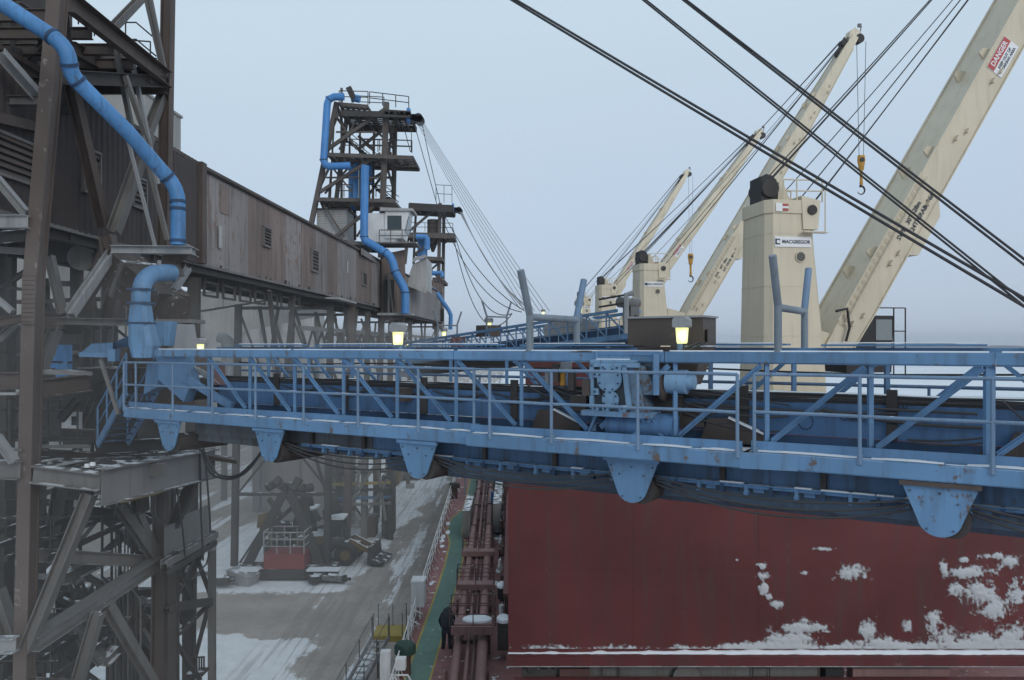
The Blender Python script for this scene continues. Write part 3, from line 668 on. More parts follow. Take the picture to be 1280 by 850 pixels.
    for x in (.9, 1.4): mb.tube([cb+ax*x+ay*-.7+az*-.3, cb+ax*x+ay*-.7+az*2.3], .03, 6)
    for z in (.6, 1.4, 2.3): mb.tube([cb+ax*.3+ay*-.7+az*z, cb+ax*1.4+ay*-.7+az*z], .025, 6)
    t.part('cab_rail', mb, M['dark'], cbp)
    # ropes from the housing to the jib head
    def rope(p, q, r=.028, sag=.0):
        mb = MB(); n = 10; mb.tube([Vector(p).lerp(q, k/n)-V(0, 0, sag*4*(k/n)*(1-k/n)) for k in range(n+1)], r, 6); t.part('luffing_rope', mb, M['cable'])
    rr_ = .024 if idx < 2 else .03
    for y, s in ((-.6, -.28), (-.35, .0), (.4, .2)): rope(L(-.7, y*.7, 19.45), J(LJ-.7, s, .65), rr_, .15)
    for y, s, x in ((-1.0, -.2, .5), (-.7, .05, .6), (.5, .25, .45)): rope(L(x, y, 18.35), J(LJ-.2, s, .35), rr_, .1)
    rope(L(-.2, -.2, 18.9), J(LJ-.4, .3, .5), rr_*.8, .35)
    return t, J, LJ
M['glasspale'] = plain('cab_glass', (.22, .25, .26), .12, .1)
M['pm'] = plain('porthole_mesh', (.085, .08, .072), .6)
def px_tip(px, py, d): return at(px, py, d)
C1, J1, L1 = crane(0, 30.0, 10.25, H+5.22, at(1028, 440, 30.4), at(1449, -304, 33.0), 'nearest cream deck crane with readable name board behind the blue truss', True)
C2, J2, L2 = crane(1, 60.0, 10.55, H+6.0, at(856, 404, 60.4), at(1066, 47, 62.8), 'second cream crane, its yellow hook hanging beside the nearest crane jib', False)
C3, J3, L3 = crane(2, 93.0, 11.15, H+6.95, at(778, 408, 93.4), at(948, 168, 96.4), 'third cream crane, partly hidden behind the second crane jib foot', False)
C4, J4, L4 = crane(3, 127.0, 11.6, H+7.5, at(742, 406, 127.4), at(858, 217, 130), 'farthest and smallest cream deck crane of the row', False)
for J, LJ, zt, sc_, lab in ((J2, L2, at(1067, 195, 62.8).z, 1.0, 'yellow hook block on long wires against the sky'), (J4, L4, at(855, 318, 130).z, 1.5, 'tiny distant hook block hanging beside the second crane')):
    p = J(LJ+.2, 0, -.8); c = V(p.x-.05, p.y, zt)
    t = Thing('hook_block', lab, 'crane hook', c, 'crane hook blocks')
    for a in (-.28, .28):
        mb = MB(); mb.tube([V(p.x+a*1.3-.05, p.y, p.z), c+V(a*.6, 0, -.2)], .022, 5); t.part('hoist_rope', mb, M['cable'])
    s = sc_*.95; prof = [(.05, .1), (.30, .08), (.34, -.35), (.26, -.75), (.22, -1.1), (.13, -1.2), (.12, -1.9), (.15, -2.3), (.1, -2.4)]
    mb = MB(); mb.loft([[c+V(r*math.cos(a)*s, .6*r*math.sin(a)*s, z*s) for a in [6.283*k/14 for k in range(14)]] for r, z in prof], True, True); t.part('block', mb, M['hookyel'])
    mb = MB(); mb.tube([c+V(.0, 0, -2.35*s)+V(.30*math.cos(a)*s-.02, 0, (-.45+.34*math.sin(a))*s) for a in [math.pi*(.62-1.5*k/14) for k in range(15)]], [.10*s-.005*k*s for k in range(15)], 8); mb.tube([c+V(0, 0, -2.3*s), c+V(-.08, 0, -2.55*s)], .08*s, 8); t.part('hook', mb, M['black'])
    mb = MB(); mb.cyl(c+V(0, -.22*s, -.3*s), c+V(0, .22*s, -.3*s), .2*s, 14); t.part('sheave', mb, M['dark'])
# ================================================================ NEAR CONVEYOR BOOM
SP = 1.358; BE = V(.848, -.5295, 0).normalized(); BN = V(-.5295, -.848, 0).normalized(); B0 = V(-5.61, 17.1, H)
def B(i, t=0.0, z=0.0): return B0+BE*(i*SP)+BN*t+V(0, 0, z)
BOOM = Thing('conveyor_boom', 'near blue truss conveyor boom with snowy walkway crossing the whole view', 'conveyor boom', B(-3))
bp = BOOM.part; UPN = BN
FT = -1.7
def bb(name, i0, t0, z0, i1, t1, z1, w, h, mat, prof='bar', parent=None):
    mb = MB(); p, q = B(i0, t0, z0), B(i1, t1, z1)
    getattr(mb, prof)(p, q, w, h) if prof != 'ang' else mb.ang(p, q, w)
    return bp(name, mb, M[mat], parent)
def bx(name, i0, i1, t0, t1, z0, z1, mat, parent=None, kind=None):
    mb = MB(); mb.box(B((i0+i1)/2, (t0+t1)/2, (z0+z1)/2), abs(i1-i0)*SP, abs(t1-t0), z1-z0, (BE, BN, V(0, 0, 1))); return bp(name, mb, M[mat], parent, kind=kind)
I0, I1 = -2.35, 13.5
cuts = [I0, .95, 4.0, 6.9, 10.05, I1]
for a, b in zip(cuts, cuts[1:]):
    mb = MB(); mb.ch(B(a+.004, .05, -.175), B(b-.004, .05, -.175), -.10, .17, t=.02); o = bp('top_chord', mb, M['fascia'])
    bx('chord_snow', a+.05, b-.05, -.045, .035, -.088, -.070, 'snow', o)
bb('top_chord', I0, FT, -.11, I1, FT, -.11, .12, .15, 'blue')
for k in range(-1, 7):      # cover plates lying along the far chord
    i = k*2.0+.3; mb = MB(); mb.box(B(i+.85, FT+.12, .005+.012*(k % 2)), 1.62*SP, .30, .03, (BE, BN, V(0, 0, 1))); o = bp('cover_plate', mb, M['blue'])
    bx('chord_snow', i+.1, i+1.55, FT+.0, FT+.2, .035, .05, 'snow', o)
for i in range(-1, 14):
    bb('post', i, -.02, -1.36, i, -.02, -.26, .062 if i not in (10,) else .115, .07, 'blueclean')
    bb('post', i, FT, -1.36, i, FT, -.18, .065, .07, 'blueclean')
    mb = MB(); mb.bar(B(i, 0, -.20), B(i, FT, -.15), .07, .09); bp('cross_tie', mb, M['blueclean'])
    mb = MB(); mb.bar(B(i, .1, -1.60), B(i, FT, -1.60), .10, .14); bp('floor_beam', mb, M['darkblue'])
dg = [(-1, -.25, 0)]+[(i, i, i+1) for i in range(0, 6)]
for i in range(-1, 13):
    if i < 7: a, b = (i+.06, -.27), (i+.94, -1.34)
    else: a, b = (i+.06, -1.34), (i+.95, -.27)
    mb = MB(); mb.ang(B(a[0], .03, a[1]), B(b[0], .03, b[1]), .05, BN); mb.bar(B(a[0], .02, a[1]), B(b[0], .02, b[1]), .02, .058, BN.cross(BE)); bp('diagonal', mb, M['blueclean'])
    if i < 7 or i > 9: a, b = (i+.06, -.2), (i+.94, -1.3)
    else: a, b = (i+.06, -1.3), (i+.95, -.2)
    mb = MB(); mb.bar(B(a[0], FT, a[1]), B(b[0], FT, b[1]), .03, .065, BN.cross(BE)); bp('diagonal', mb, M['blueclean'])
mb = MB(); mb.bar(B(6.1, .02, -1.30), B(6.94, .02, -.30), .02, .08, BN.cross(BE)); bp('diagonal', mb, M['blueclean'])
# walkway edge: kick plate, ledge snow, fascia channel in three offset runs
runs = [(-3.1, 4.42, .20), (4.36, 7.80, .36), (7.86, I1, .20)]
rr = random.Random(21)
for k, (a, b, t) in enumerate(runs):
    mb = MB(); mb.ch(B(a, t, -1.60), B(b, t, -1.60), -.09, .225, t=.016); fa = bp('fascia', mb, M['fascia'])
    bx('kick_plate', a, b, t-.13, t-.118, -1.495, -1.35, 'blueclean')
    i = a+.08
    while i < b-.3:
        L_ = min(rr.uniform(.55, 1.0), b-i-.05)
        mb = MB(); n = 14; A_ = []; B_ = []
        for q in range(n+1):
            ii = i+L_*q/n; h = .012+.012*math.sin(math.pi*q/n)+.006*fbm(ii*6, k)
            A_.append(B(ii, t-.115, -1.487+h)); B_.append(B(ii, t+.004, -1.487+h*.3))
        mb.add(A_+B_, [[q, q+1, n+2+q, n+1+q] for q in range(n)], True); bp('ledge_snow', mb, M['snow'], fa)
        i += L_+rr.uniform(.04, .22)
    bx('walkway_grating', a, b, -.42, t-.14, -1.52, -1.50, 'dark')
mb = MB(); mb.prism([B(4.36, .36, -1.49), B(4.36, .20, -1.49), B(4.36, .20, -1.71), B(4.36, .36, -1.71)], BE*.02); bp('fascia_end', mb, M['fascia'])
mb = MB(); mb.prism([B(7.80, .36, -1.49), B(8.35, .205, -1.49), B(8.35, .205, -1.715), B(7.80, .36, -1.715)], BN*.012); bp('fascia_end', mb, M['fascia'])
# scuffed rust patches on the fascia
for ci, cz, a, b, sd_ in ((9.42, -1.575, .30, .035, 1), (9.62, -1.60, .22, .03, 2), (9.25, -1.60, .07, .03, 3), (9.15, -1.56, .05, .02, 4), (9.9, -1.63, .05, .02, 5), (10.45, -1.6, .04, .03, 6), (5.2, -1.62, .06, .02, 7), (-.2, -1.58, .05, .02, 8)):
    r2 = random.Random(sd_); n = 22; mb = MB()
    mb.prism([B(ci+a/SP*math.cos(t_)*r2.uniform(.45, 1.1), .2005 if ci > 7.8 or ci < 4.4 else .3605, cz+b*math.sin(t_)*r2.uniform(.4, 1.25)+.12*a*math.cos(t_)*.5) for t_ in [6.283*k/n for k in range(n)]], BN*.0025); bp('rust_patch', mb, M['rustpatch'])
# handrails
def posts(lst, t, parent=None):
    for i in lst:
        mb = MB(); mb.cyl(B(i, t, -1.56), B(i, t, -.40), .026, 8); mb.box(B(i, t-.015, -1.5), .07, .05, .14, (BE, BN, V(0, 0, 1))); bp('rail_post', mb, M['rail'])
posts([-3.1, -2.75, -1.72, -.70, .32, 1.36, 2.43, 3.5, 4.40], .21); posts([4.72, 5.59, 6.68, 7.78], .38); posts([7.92, 8.93, 10.03, 11.1, 12.2], .22)
for a, b, t in ((-3.1, 4.40, .21), (4.72, 7.78, .38), (7.92, I1, .22)):
    for z in (-.40, -.93):
        mb = MB(); mb.tube([B(a+(b-a)*k/8, t, z+.004*math.sin(k*2.1)) for k in range(9)], .025, 8); bp('rail_bar', mb, M['rail'])
for i in (4.55,):
    for z in (-.40, -.93): mb = MB(); mb.tube([B(4.40, .21, z), B(4.72, .38, z)], .02, 6); bp('rail_bar', mb, M['rail'])
for z in (-.62, -.42):
    mb = MB(); mb.tube([B(-2+k, FT-.25, z-(.03*math.sin(k*1.3) if z > -.5 else 0)) for k in range(16)], .018 if z > -.5 else .03, 6); bp('rail_bar', mb, M['rail' if z < -.5 else 'dark'])
for i in range(-1, 13, 2):
    mb = MB(); mb.cyl(B(i+.4, FT-.25, -1.4), B(i+.4, FT-.25, -.60), .025, 6); bp('rail_post', mb, M['rail'])
# conveyor trough
i = -1.2
while i < I1-1:
    L_ = 1.48; bx('trough_panel', i+.02, i+L_-.02, -.46, -.43, -1.29, -.78, 'navy'); bx('trough_panel', i+.02, i+L_-.02, -1.38, -1.35, -1.29, -.78, 'navy')
    if not 5.6 < i < 6.6: bx('idler_post', i-.05, i+.05, -.43, -.38, -1.29, -.60, 'dark')
    bx('joint_strip', i-.035, i+.035, -.428, -.415, -1.29, -.80, 'darkblue')
    i += L_
bx('trough_floor', -1.2, I1, -1.34, -.47, -1.29, -1.26, 'darkblue')
bx('trough_lip', -1.2, I1, -.46, -.40, -.775, -.755, 'dark'); bx('trough_lip', -1.2, I1, -1.41, -1.35, -.775, -.755, 'dark')
bx('belt_cover', -1.0, I1, -1.34, -.52, -.765, -.735, 'grey')
mb = MB(); n = 90; rows = []
for q in range(n+1):
    ii = -1+(I1+1)*q/n; w_ = .9+.1*fbm(ii*1.4, 5); rows.append([B(ii, t, -.73+.035*max(-.3, fbm(ii*1.2, t*3, 2)+(.5 if ii > 6.7 else .1))) for t in (-1.33, -1.1, -.85, -.65, -.55-.03*w_)])
mb.add([p for r in rows for p in r], [[q*5+k, q*5+k+1, q*5+k+6, q*5+k+5] for q in range(n) for k in range(4)], True); bp('cover_snow', mb, M['snow'])
for k in range(4):          # cable run on the lip
    mb = MB(); t = -.415-.02*(k % 2); z = -.745+.028*k if k < 3 else -.80
    mb.tube([B(-1+.5*q, t+.012*fbm(q*.5, k), z+.02*fbm(q*.45, k+7)) for q in range(29)], .014+.004*(k % 2), 6); bp('cable', mb, M['hose'])
def swag(name, i0, t0, z0, i1, t1, z1, sag, r=.016, mat='hose', n=12):
    mb = MB(); mb.tube([B(i0+(i1-i0)*q/n, t0+(t1-t0)*q/n, z0+(z1-z0)*q/n-sag*4*(q/n)*(1-q/n)) for q in range(n+1)], r, 6); return bp(name, mb, M[mat])
for i in range(0, 6):
    swag('cable', i+.1, -.40, -.85, i+1.25, -.40, -.87, .13+.04*(i % 2)); swag('cable', i+.4, -.39, -.84, i+1.3, -.39, -.86, .08)
swag('cable', 4.6, -.36, -1.02, 6.0, -.36, -1.20, -.13, .02); swag('cable', 4.9, -.35, -.98, 6.2, -.35, -1.26, -.05, .018)
swag('cable', 7.1, -.36, -.88, 9.2, -.36, -.92, .03, .02); swag('cable', 8.5, -.36, -.90, 10.0, -.36, -1.05, .06, .024); swag('cable', 9.0, -.35, -.86, 9.9, -.35, -.88, -.0, .02)
swag('cable', 9.3, -.35, -1.26, 10.0, -.3, -1.16, .03, .014); swag('cable', 9.35, -.3, -1.28, 10.05, -.28, -1.20, .05, .014); swag('cable', 10.1, -.3, -.7, 10.6, -.2, -1.3, .02, .014)
# hand lettering and a ring painted on the trough side
text(BOOM, 'lettering', 'CABLE', .10, M['signb'], B(8.78, -.425, -1.02), BE, V(0, 0, 1)); text(BOOM, 'lettering', 'DAN', .10, M['signb'], B(9.22, -.425, -.85), BE, V(0, 0, 1))
mb = MB(); mb.tube([B(8.33+.075*math.cos(a), -.425, -1.09+.11*math.sin(a)) for a in [6.283*k/20 for k in range(21)]], .007, 4); bp('painted_ring', mb, M['signb'])
# snow and grime inside the walkway
for a, b, mat in ((.3, .9, 'snow'), (1.3, 2.2, 'snow'), (8.05, 8.9, 'snow'), (9.3, 9.9, 'snow'), (5.2, 5.45, 'snow'), (10.1, 10.4, 'snow')):
    mb = MB(); n = 10; rows = [[B(a+(b-a)*q/n, t, -1.47+.05*math.sin(math.pi*q/n)*(1-abs(t+.22)/.2)+.012*fbm(q*.7+a, t*5)) for t in (-.40, -.3, -.2, -.1, -.03)] for q in range(n+1)]
    mb.add([p for r in rows for p in r], [[q*5+k, q*5+k+1, q*5+k+6, q*5+k+5] for q in range(n) for k in range(4)], True); bp('walkway_snow', mb, M['snow'])
for i, s in ((5.35, 1), (7.55, 1), (10.45, 1.1)):     # wedge shaped spill plates with snow edge
    mb = MB(); mb.prism([B(i-.35*s, -.34, -1.46), B(i+.35*s, -.34, -1.46), B(i+.35*s, -.34, -1.30), B(i-.02, -.34, -1.08), B(i-.25, -.34, -1.10)], BN*-.05); o = bp('spill_plate', mb, M['brown'])
    mb = MB(); mb.bar(B(i-.02, -.35, -1.075), B(i+.36*s, -.35, -1.29), .07, .03); bp('chord_snow', mb, M['snow'], o)
# underside
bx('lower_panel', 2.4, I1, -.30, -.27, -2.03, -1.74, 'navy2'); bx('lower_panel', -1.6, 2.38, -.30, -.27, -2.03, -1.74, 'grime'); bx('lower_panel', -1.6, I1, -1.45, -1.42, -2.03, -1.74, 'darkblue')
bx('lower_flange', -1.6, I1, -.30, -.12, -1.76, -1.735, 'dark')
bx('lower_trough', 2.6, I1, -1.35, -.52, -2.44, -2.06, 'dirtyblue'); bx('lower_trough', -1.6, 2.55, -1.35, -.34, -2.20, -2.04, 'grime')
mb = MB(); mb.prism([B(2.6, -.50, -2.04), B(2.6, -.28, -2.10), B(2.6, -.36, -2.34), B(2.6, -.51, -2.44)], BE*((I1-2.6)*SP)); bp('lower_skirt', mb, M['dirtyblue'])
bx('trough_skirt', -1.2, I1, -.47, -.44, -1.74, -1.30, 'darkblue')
mb = MB(); mb.cyl(B(1.0, -.21, -2.06), B(I1, -.21, -2.06), .024, 6); bp('idler_rail', mb, M['blue'])
bx('idler_rail', 1.0, I1, -.27, -.17, -2.035, -2.02, 'blue')
i = 1.2; k = 0
while i < I1-.2:
    mb = MB(); mb.box(B(i, -.22, -2.10), .05, .08, .16, (BE, BN, V(0, 0, 1))); mb.cyl(B(i, -.26, -2.15), B(i, -.16, -2.15), .032, 8); mb.box(B(i+.12, -.275, -2.12), .15, .015, .055, (BE, BN, V(0, 0, 1))); bp('idler_hanger', mb, M['blue' if k % 2 else 'darkblue'])
    if rr.random() < .35: bx('ledge_snow', i-.02, i+rr.uniform(.12, .3), -.25, -.17, -2.018, -2.0, 'snow')
    if k % 4 == 0: bx('web_stiffener', i-.03, i+.03, -.268, -.20, -2.02, -1.77, 'dark')
    i += .262; k += 1
for i in (-1.9, .57, 3.45, 6.53, 9.61, 12.7):
    mb = MB(); hw = .445; prof = [(-hw, -1.72), (hw, -1.72)]+[(hw*.94, -1.80)]
    n = 12; r = .255; cz = -2.17
    for q in range(n+1):
        a = R(-12)-R(156)*q/n; prof.append((r*math.cos(a), cz+r*math.sin(a)*.95))
    prof.append((-hw*.94, -1.80))
    mb.prism([B(i+x/SP, .12, z) for x, z in prof], BN*.03); pl = bp('hanger_plate', mb, M['fascia'])
    mb = MB(); mb.box(B(i, .17, -1.75), .92, .05, .06, (BE, BN, V(0, 0, 1))); bp('plate_cap', mb, M['brown' if i > 9 else 'blueclean'], pl)
    mb = MB()
    for x, z in ((-.34, -1.85), (.34, -1.85), (-.2, -1.98), (.2, -1.98), (-.15, -2.32), (.15, -2.32), (0, -1.86)): mb.cyl(B(i+x/SP, .14, z), B(i+x/SP, .165, z), .016, 6)
    bp('bolt', mb, M['dirtyblue'], pl)
    mb = MB(); mb.cyl(B(i+.1, .08, -2.22), B(i+.1, -1.3, -2.22), .21, 20); bp('return_roller', mb, M['dark'], pl)
    if i > 0:
        for q in range(3): swag('hanging_cable', i+.25, .02-.03*q, -2.0-.06*q, i+3.0, .02-.03*q, -1.95-.05*q, .20+.06*q, .016, 'hose', 16)
# tail: end plate and drive shroud at the dock end
mb = MB(); mb.prism([B(-2.45, -.1, -.16), B(-1.75, -.1, -.16), B(-1.55, -.1, -.85), B(-1.75, -.1, -1.30), B(-2.25, -.1, -.95), B(-2.45, -.1, -.80)], BN*-.25); bp('tail_plate', mb, M['blueclean'])
mb = MB(); mb.bar(B(-1.75, -.1, -.72), B(-.5, -.1, -1.34), .09, .16, BN.cross(BE)); bp('tail_brace', mb, M['blueclean'])
mb = MB(); mb.prism([B(-3.0, -.3, -.45), B(-2.6, -.3, -.45), B(-2.7, -.3, -1.0), B(-3.1, -.3, -1.2)], BN*-.3); bp('tail_plate', mb, M['blueclean'])
mb = MB(); mb.cyl(B(-2.0, -.15, -1.0), B(-2.0, -1.5, -1.0), .30, 20); bp('tail_drum', mb, M['dark'])
mb = MB(); mb.box(B(-1.2, -.45, -.62), .42, .2, .55, (BE, BN, V(0, 0, 1))); bp('junction_box', mb, M['lgrey']); mb = MB(); mb.box(B(-1.0, -.3, -.66), .36, .02, .45, (BE, BN, V(0, 0, 1))); bp('junction_box_door', mb, M['pipered'])
for k in range(4): mb = MB(); mb.bar(B(-1.7+.12*k, -.3, -.45-.05*k), B(-1.35+.12*k, -.3, -.75-.04*k), .02, .05, BN); bp('rung', mb, M['lgrey'])
# junction boxes and pull cords
for i, z in ((2.93, -.93), (5.72, -.95)):
    bx('junction_box', i-.11, i+.11, -.40, -.2, z-.13, z+.13, 'brown')
bx('pull_switch', 2.86, 2.98, -.38, -.30, -.60, -.48, 'lgrey'); bx('pull_switch', 5.48, 5.60, -.30, -.2, -.42, -.28, 'lgrey')
for i, z in ((5.4, -.5), (5.62, -.62)): bx('valve', i-.04, i+.04, -.3, -.2, z-.12, z+.2, 'brown')
# forked rope guides standing across the boom
def fork(i, ts, zc, zt, mat2, r=.06):
    for t, s, mm in ((ts[0], 1, 'lgrey'), (ts[1], -1, mat2)):
        mb = MB(); mb.cyl(B(i, t, -.1), B(i, t, zc), r, 12); o = bp('guide_post', mb, M['fork' if mm == 'lgrey' else 'fork'])
        mb = MB(); mb.cyl(B(i, t, zc-.03), B(i, t+s*.30, zt), r, 12); bp('guide_horn', mb, M['fork' if mm == 'lgrey' else 'rail'], o)
    mb = MB(); mb.cyl(B(i, ts[0], zc-.06), B(i, ts[1], zc-.06), r, 12); bp('guide_crossbar', mb, M['fork'])
M['fork'] = steel('guide_paint', (.19, .23, .27), (.10, .08, .07), .42, 2, .4, .5)
fork(5.13, (0, FT), .54, 1.24, 'blueclean', .062); fork(8.12, (0, FT), .60, 1.24, 'blueclean', .055); fork(12.3, (0, FT), .6, 1.24, 'blueclean', .055)

# ---------------- gearbox on the boom
GI = 6.36
t = Thing('gearbox', 'light blue cast gearbox with round bolted covers and motor on the near boom', 'gearbox', B(GI, 0, -1.1))
AX = (BE, BN, V(0, 0, 1))
def G(x, y, z): return B(GI, -.02, 0)+BE*x+BN*y+V(0, 0, z)
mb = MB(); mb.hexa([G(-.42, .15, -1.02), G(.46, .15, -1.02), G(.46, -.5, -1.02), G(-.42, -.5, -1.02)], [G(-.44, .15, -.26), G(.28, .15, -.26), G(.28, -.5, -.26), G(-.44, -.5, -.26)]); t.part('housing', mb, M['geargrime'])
mb = MB(); mb.prism([G(-.40, .152, -.96), G(.19, .152, -.96), G(.10, .152, -.34), G(-.40, .152, -.34)], BN*.012); t.part('dark_gap_plate', mb, M['geargap'])  # thin raised plate, coloured dark for the shaded, grimy gaps between covers
mb = MB(); mb.hexa([G(.28, .12, -.75), G(.62, .08, -.75), G(.62, -.45, -.75), G(.28, -.5, -.75)], [G(.27, .12, -.28), G(.42, .08, -.32), G(.42, -.45, -.32), G(.27, -.5, -.28)]); t.part('side_cover', mb, M['geargrime'])
mb = MB(); mb.loft([[G(.62+.02*k, -.15+.24*r*math.cos(a), -.62+.24*r*math.sin(a)) for a in [6.283*q/18 for q in range(18)]] for k, r in ((0, 1), (2, 1), (5, .7))], True, True); t.part('bearing_cap', mb, M['brown'])
for p in ([(-.46, .17, -.30), (.36, .17, -.30)], [(-.43, .17, -.98), (-.43, .17, -.28)], [(.20, .17, -.98), (.12, .17, -.30)]):
    mb = MB(); mb.bar(G(*p[0]), G(*p[1]), .07, .08, BN); t.part('flange_rib', mb, M['gear'])
for x, z, r in ((-.12, -.52, .205), (-.10, -.84, .14)):
    mb = MB(); mb.loft([[G(x+rr_*math.cos(a), y, z+rr_*math.sin(a)) for a in [6.283*q/28 for q in range(28)]] for y, rr_ in ((.14, r*.9), (.20, r*.9), (.20, r), (.235, r*.98))], True, True); cv = t.part('round_cover', mb, M['gear'])
    mb = MB()
    for k in range(8 if r > .17 else 6):
        a = 6.283*(k+.5)/(8 if r > .17 else 6); c = (x+r*.82*math.cos(a), z+r*.82*math.sin(a)); mb.cyl(G(c[0], .23, c[1]), G(c[0], .25, c[1]), .016, 6)
    t.part('bolt', mb, M['darkblue'], cv)
for x, z in ((-.36, -.98), (-.18, -.98), (.10, -.97), (-.36, -.72), (-.36, -.45), (-.22, -.34), (.02, -.34)):
    mb = MB(); mb.box(G(x, .19, z), .11, .08, .10, AX); lg = t.part('bolt_lug', mb, M['gear']); mb = MB(); mb.cyl(G(x, .23, z), G(x, .25, z), .018, 6); t.part('bolt', mb, M['darkblue'], lg)
mb = MB(); mb.loft([[G(x*s, y, z) for x, y in ((-.46, .2), (.3, .2), (.3, -.52), (-.46, -.52))] for s, z in ((1, -.26), (1, -.235), (.93, -.22))], True); t.part('lid', mb, M['gear'])
mb = MB(); mb.box(G(-.1, .0, -.213), .55, .3, .02, AX); t.part('lid_snow', mb, M['snow'])
mb = MB(); mb.box(G(-.02, -.12, -1.06), 1.15, .75, .08, AX); t.part('base_plate', mb, steel('worn_base', (.15, .27, .42), (.16, .10, .085), .55, 2, .4))
mb = MB(); mb.box(G(-.52, .12, -.66), .15, .18, .26, AX); t.part('oil_box', mb, M['brown'])
mb = MB(); mb.cyl(G(.62, -.1, -.52), G(.76, -.1, -.52), .09, 14); t.part('coupling', mb, M['gear'])
mb = MB(); mb.loft([[G(x, -.1+r*math.cos(a), -.55+r*math.sin(a)) for a in [6.283*q/24 for q in range(24)]] for x, r in ((.72, .13), (.72, .185), (1.02, .185), (1.04, .12), (1.14, .11), (1.16, .05))], True, True); t.part('motor', mb, M['gear'])
mb = MB(); mb.cyl(G(-.25, -.1, -1.25), G(.85, -.1, -1.25), .21, 24); t.part('drive_drum', mb, M['navy'])
for x0, x1 in ((.55, .2), (.3, .75), (-.4, -.55)):
    mb = MB(); mb.bar(G(x0, .05, -1.08), G(x1, .05, -1.40), .04, .09, BN); t.part('strut', mb, M['blueclean'])
mb = MB(); mb.bar(G(.60, .1, -.12), G(.60, .1, -.75), .09, .09); mb.bar(G(-.40, .08, -.12), G(.62, .08, -.12), .05, .06); mb.bar(G(-.40, .08, -.1), G(-.40, .08, -.3), .05, .06); t.part('lifting_frame', mb, M['blueclean'])
# clutter beside the gearbox: hoses, conduits, valve blocks
rr2 = random.Random(31)
for k in range(7):
    i0 = 4.9+rr2.uniform(0, .6); swag('cable', i0, -.30-rr2.uniform(0, .1), -.45-rr2.uniform(0, .25), i0+rr2.uniform(.5, .9), -.25, -.75-rr2.uniform(0, .5), rr2.uniform(-.05, .15), rr2.choice((.009, .012, .016)), 'hose')
for k in range(8):
    i0 = 6.75+rr2.uniform(0, .25); swag('cable', i0, -.28-rr2.uniform(0, .1), -.65-rr2.uniform(0, .35), i0+rr2.uniform(.4, 1.3), -.34, -.80-rr2.uniform(0, .45), rr2.uniform(-.04, .12), rr2.choice((.010, .014, .018)), 'hose')
bx('machine_block', 6.62, 7.0, -.42, -.25, -1.27, -.78, 'dark'); bx('machine_block', 6.95, 7.25, -.44, -.36, -1.25, -.92, 'brown')
for k in range(4): bx('valve', 5.12+.11*k, 5.17+.11*k, -.33, -.27, -.62-.05*(k % 2), -.40, ('brown', 'lgrey', 'dark', 'hookyel')[k])
mb = MB(); mb.cyl(B(5.5, -.2, -.40), B(5.5, -.26, -.40), .055, 12); bp('gauge', mb, M['lgrey'])
# ---------------- hopper above the boom
t = Thing('feed_hopper', 'brown steel box hopper above the boom behind the lit lamp', 'hopper', B(6.9, -.9, 0))
mb = MB(); a, b = 6.30, 7.22
mb.hexa([B(a, -.42, .0), B(b, -.42, .0), B(b, -1.05, .0), B(a, -1.05, .0)], [B(a, -.42, .45), B(b, -.42, .45), B(b, -1.05, .45), B(a, -1.05, .45)]); bxx = t.part('box', mb, M['hopper'] if 'hopper' in M else M['brown'])
mb = MB(); mb.bar(B(a-.02, -.41, .45), B(b+.02, -.41, .45), .05, .03); mb.bar(B(b+.01, -.41, .45), B(b+.01, -1.06, .45), .05, .03); t.part('rim', mb, M['lgrey'], bxx)
mb = MB(); mb.hexa([B(6.75, -.6, -.62), B(7.05, -.6, -.62), B(7.05, -1.0, -.62), B(6.75, -1.0, -.62)], [B(a+.1, -.42, -.02), B(b, -.42, -.02), B(b, -1.05, -.02), B(a+.1, -1.05, -.02)]); t.part('funnel', mb, M['brown'])
mb = MB(); mb.bar(B(7.23, -.55, .05), B(7.23, -.55, .25), .02, .12); t.part('clip', mb, M['dark'])
# ---------------- lamps
def lampthing(p, s, label, n=BN, pole=.5, side=1):
    t = Thing('floodlight', label, 'lamp', p, 'lit floodlights')
    X_ = V(0, 0, 1).cross(n).normalized()*-1; AXX = (X_, n, V(0, 0, 1))
    mb = MB(); mb.loft([[p+X_*x*s+n*y*s+V(0, 0, z*s) for x, y in ((-w_, -.12), (w_, -.12), (w_, .12), (-w_, .12))] for z, w_ in ((.02, .09), (.04, .112), (.14, .112), (.19, .06))], True); h = t.part('housing', mb, M['lgrey'])
    mb = MB(); mb.loft([[p+X_*x*s+n*y*s+V(0, 0, z*s) for x, y in ((-w_, -.065), (w_, -.065), (w_, .065), (-w_, .065))] for z, w_ in ((-.22, .05), (-.20, .062), (.0, .078), (.02, .078))], True); t.part('lens', mb, M['lens'])
    mb = MB(); mb.tube([p+X_*.1*s*side-n*.18*s+V(0, 0, -pole), p+X_*.1*s*side-n*.18*s+V(0, 0, .2*s)], .035*s+.01, 8); mb.bar(p+X_*.1*s*side-n*.18*s+V(0, 0, .12*s), p+V(0, 0, .15*s), .05*s, .05*s); t.part('pole', mb, M['rail'])
    return t
lampthing(B(7.08, -.02, .25), 1.0, 'lit yellow floodlight before the brown hopper above the gearbox', pole=.36)
swag('cable', 6.55, .06, -.62, 7.25, -.2, .06, -.07, .022); swag('cable', 6.6, .07, -.66, 7.3, -.2, .05, -.06, .02); swag('cable', 5.5, .05, -.2, 6.0, .05, -.1, -.04, .016)
lampthing(B(2.90, -.2, .24), 1.02, 'lit yellow floodlight on the near boom before the far steel legs', pole=.36)
t = lampthing(B(-1.45, -.25, .02), .8, 'pale floodlight glowing low on the dock end of the near boom', pole=.2)

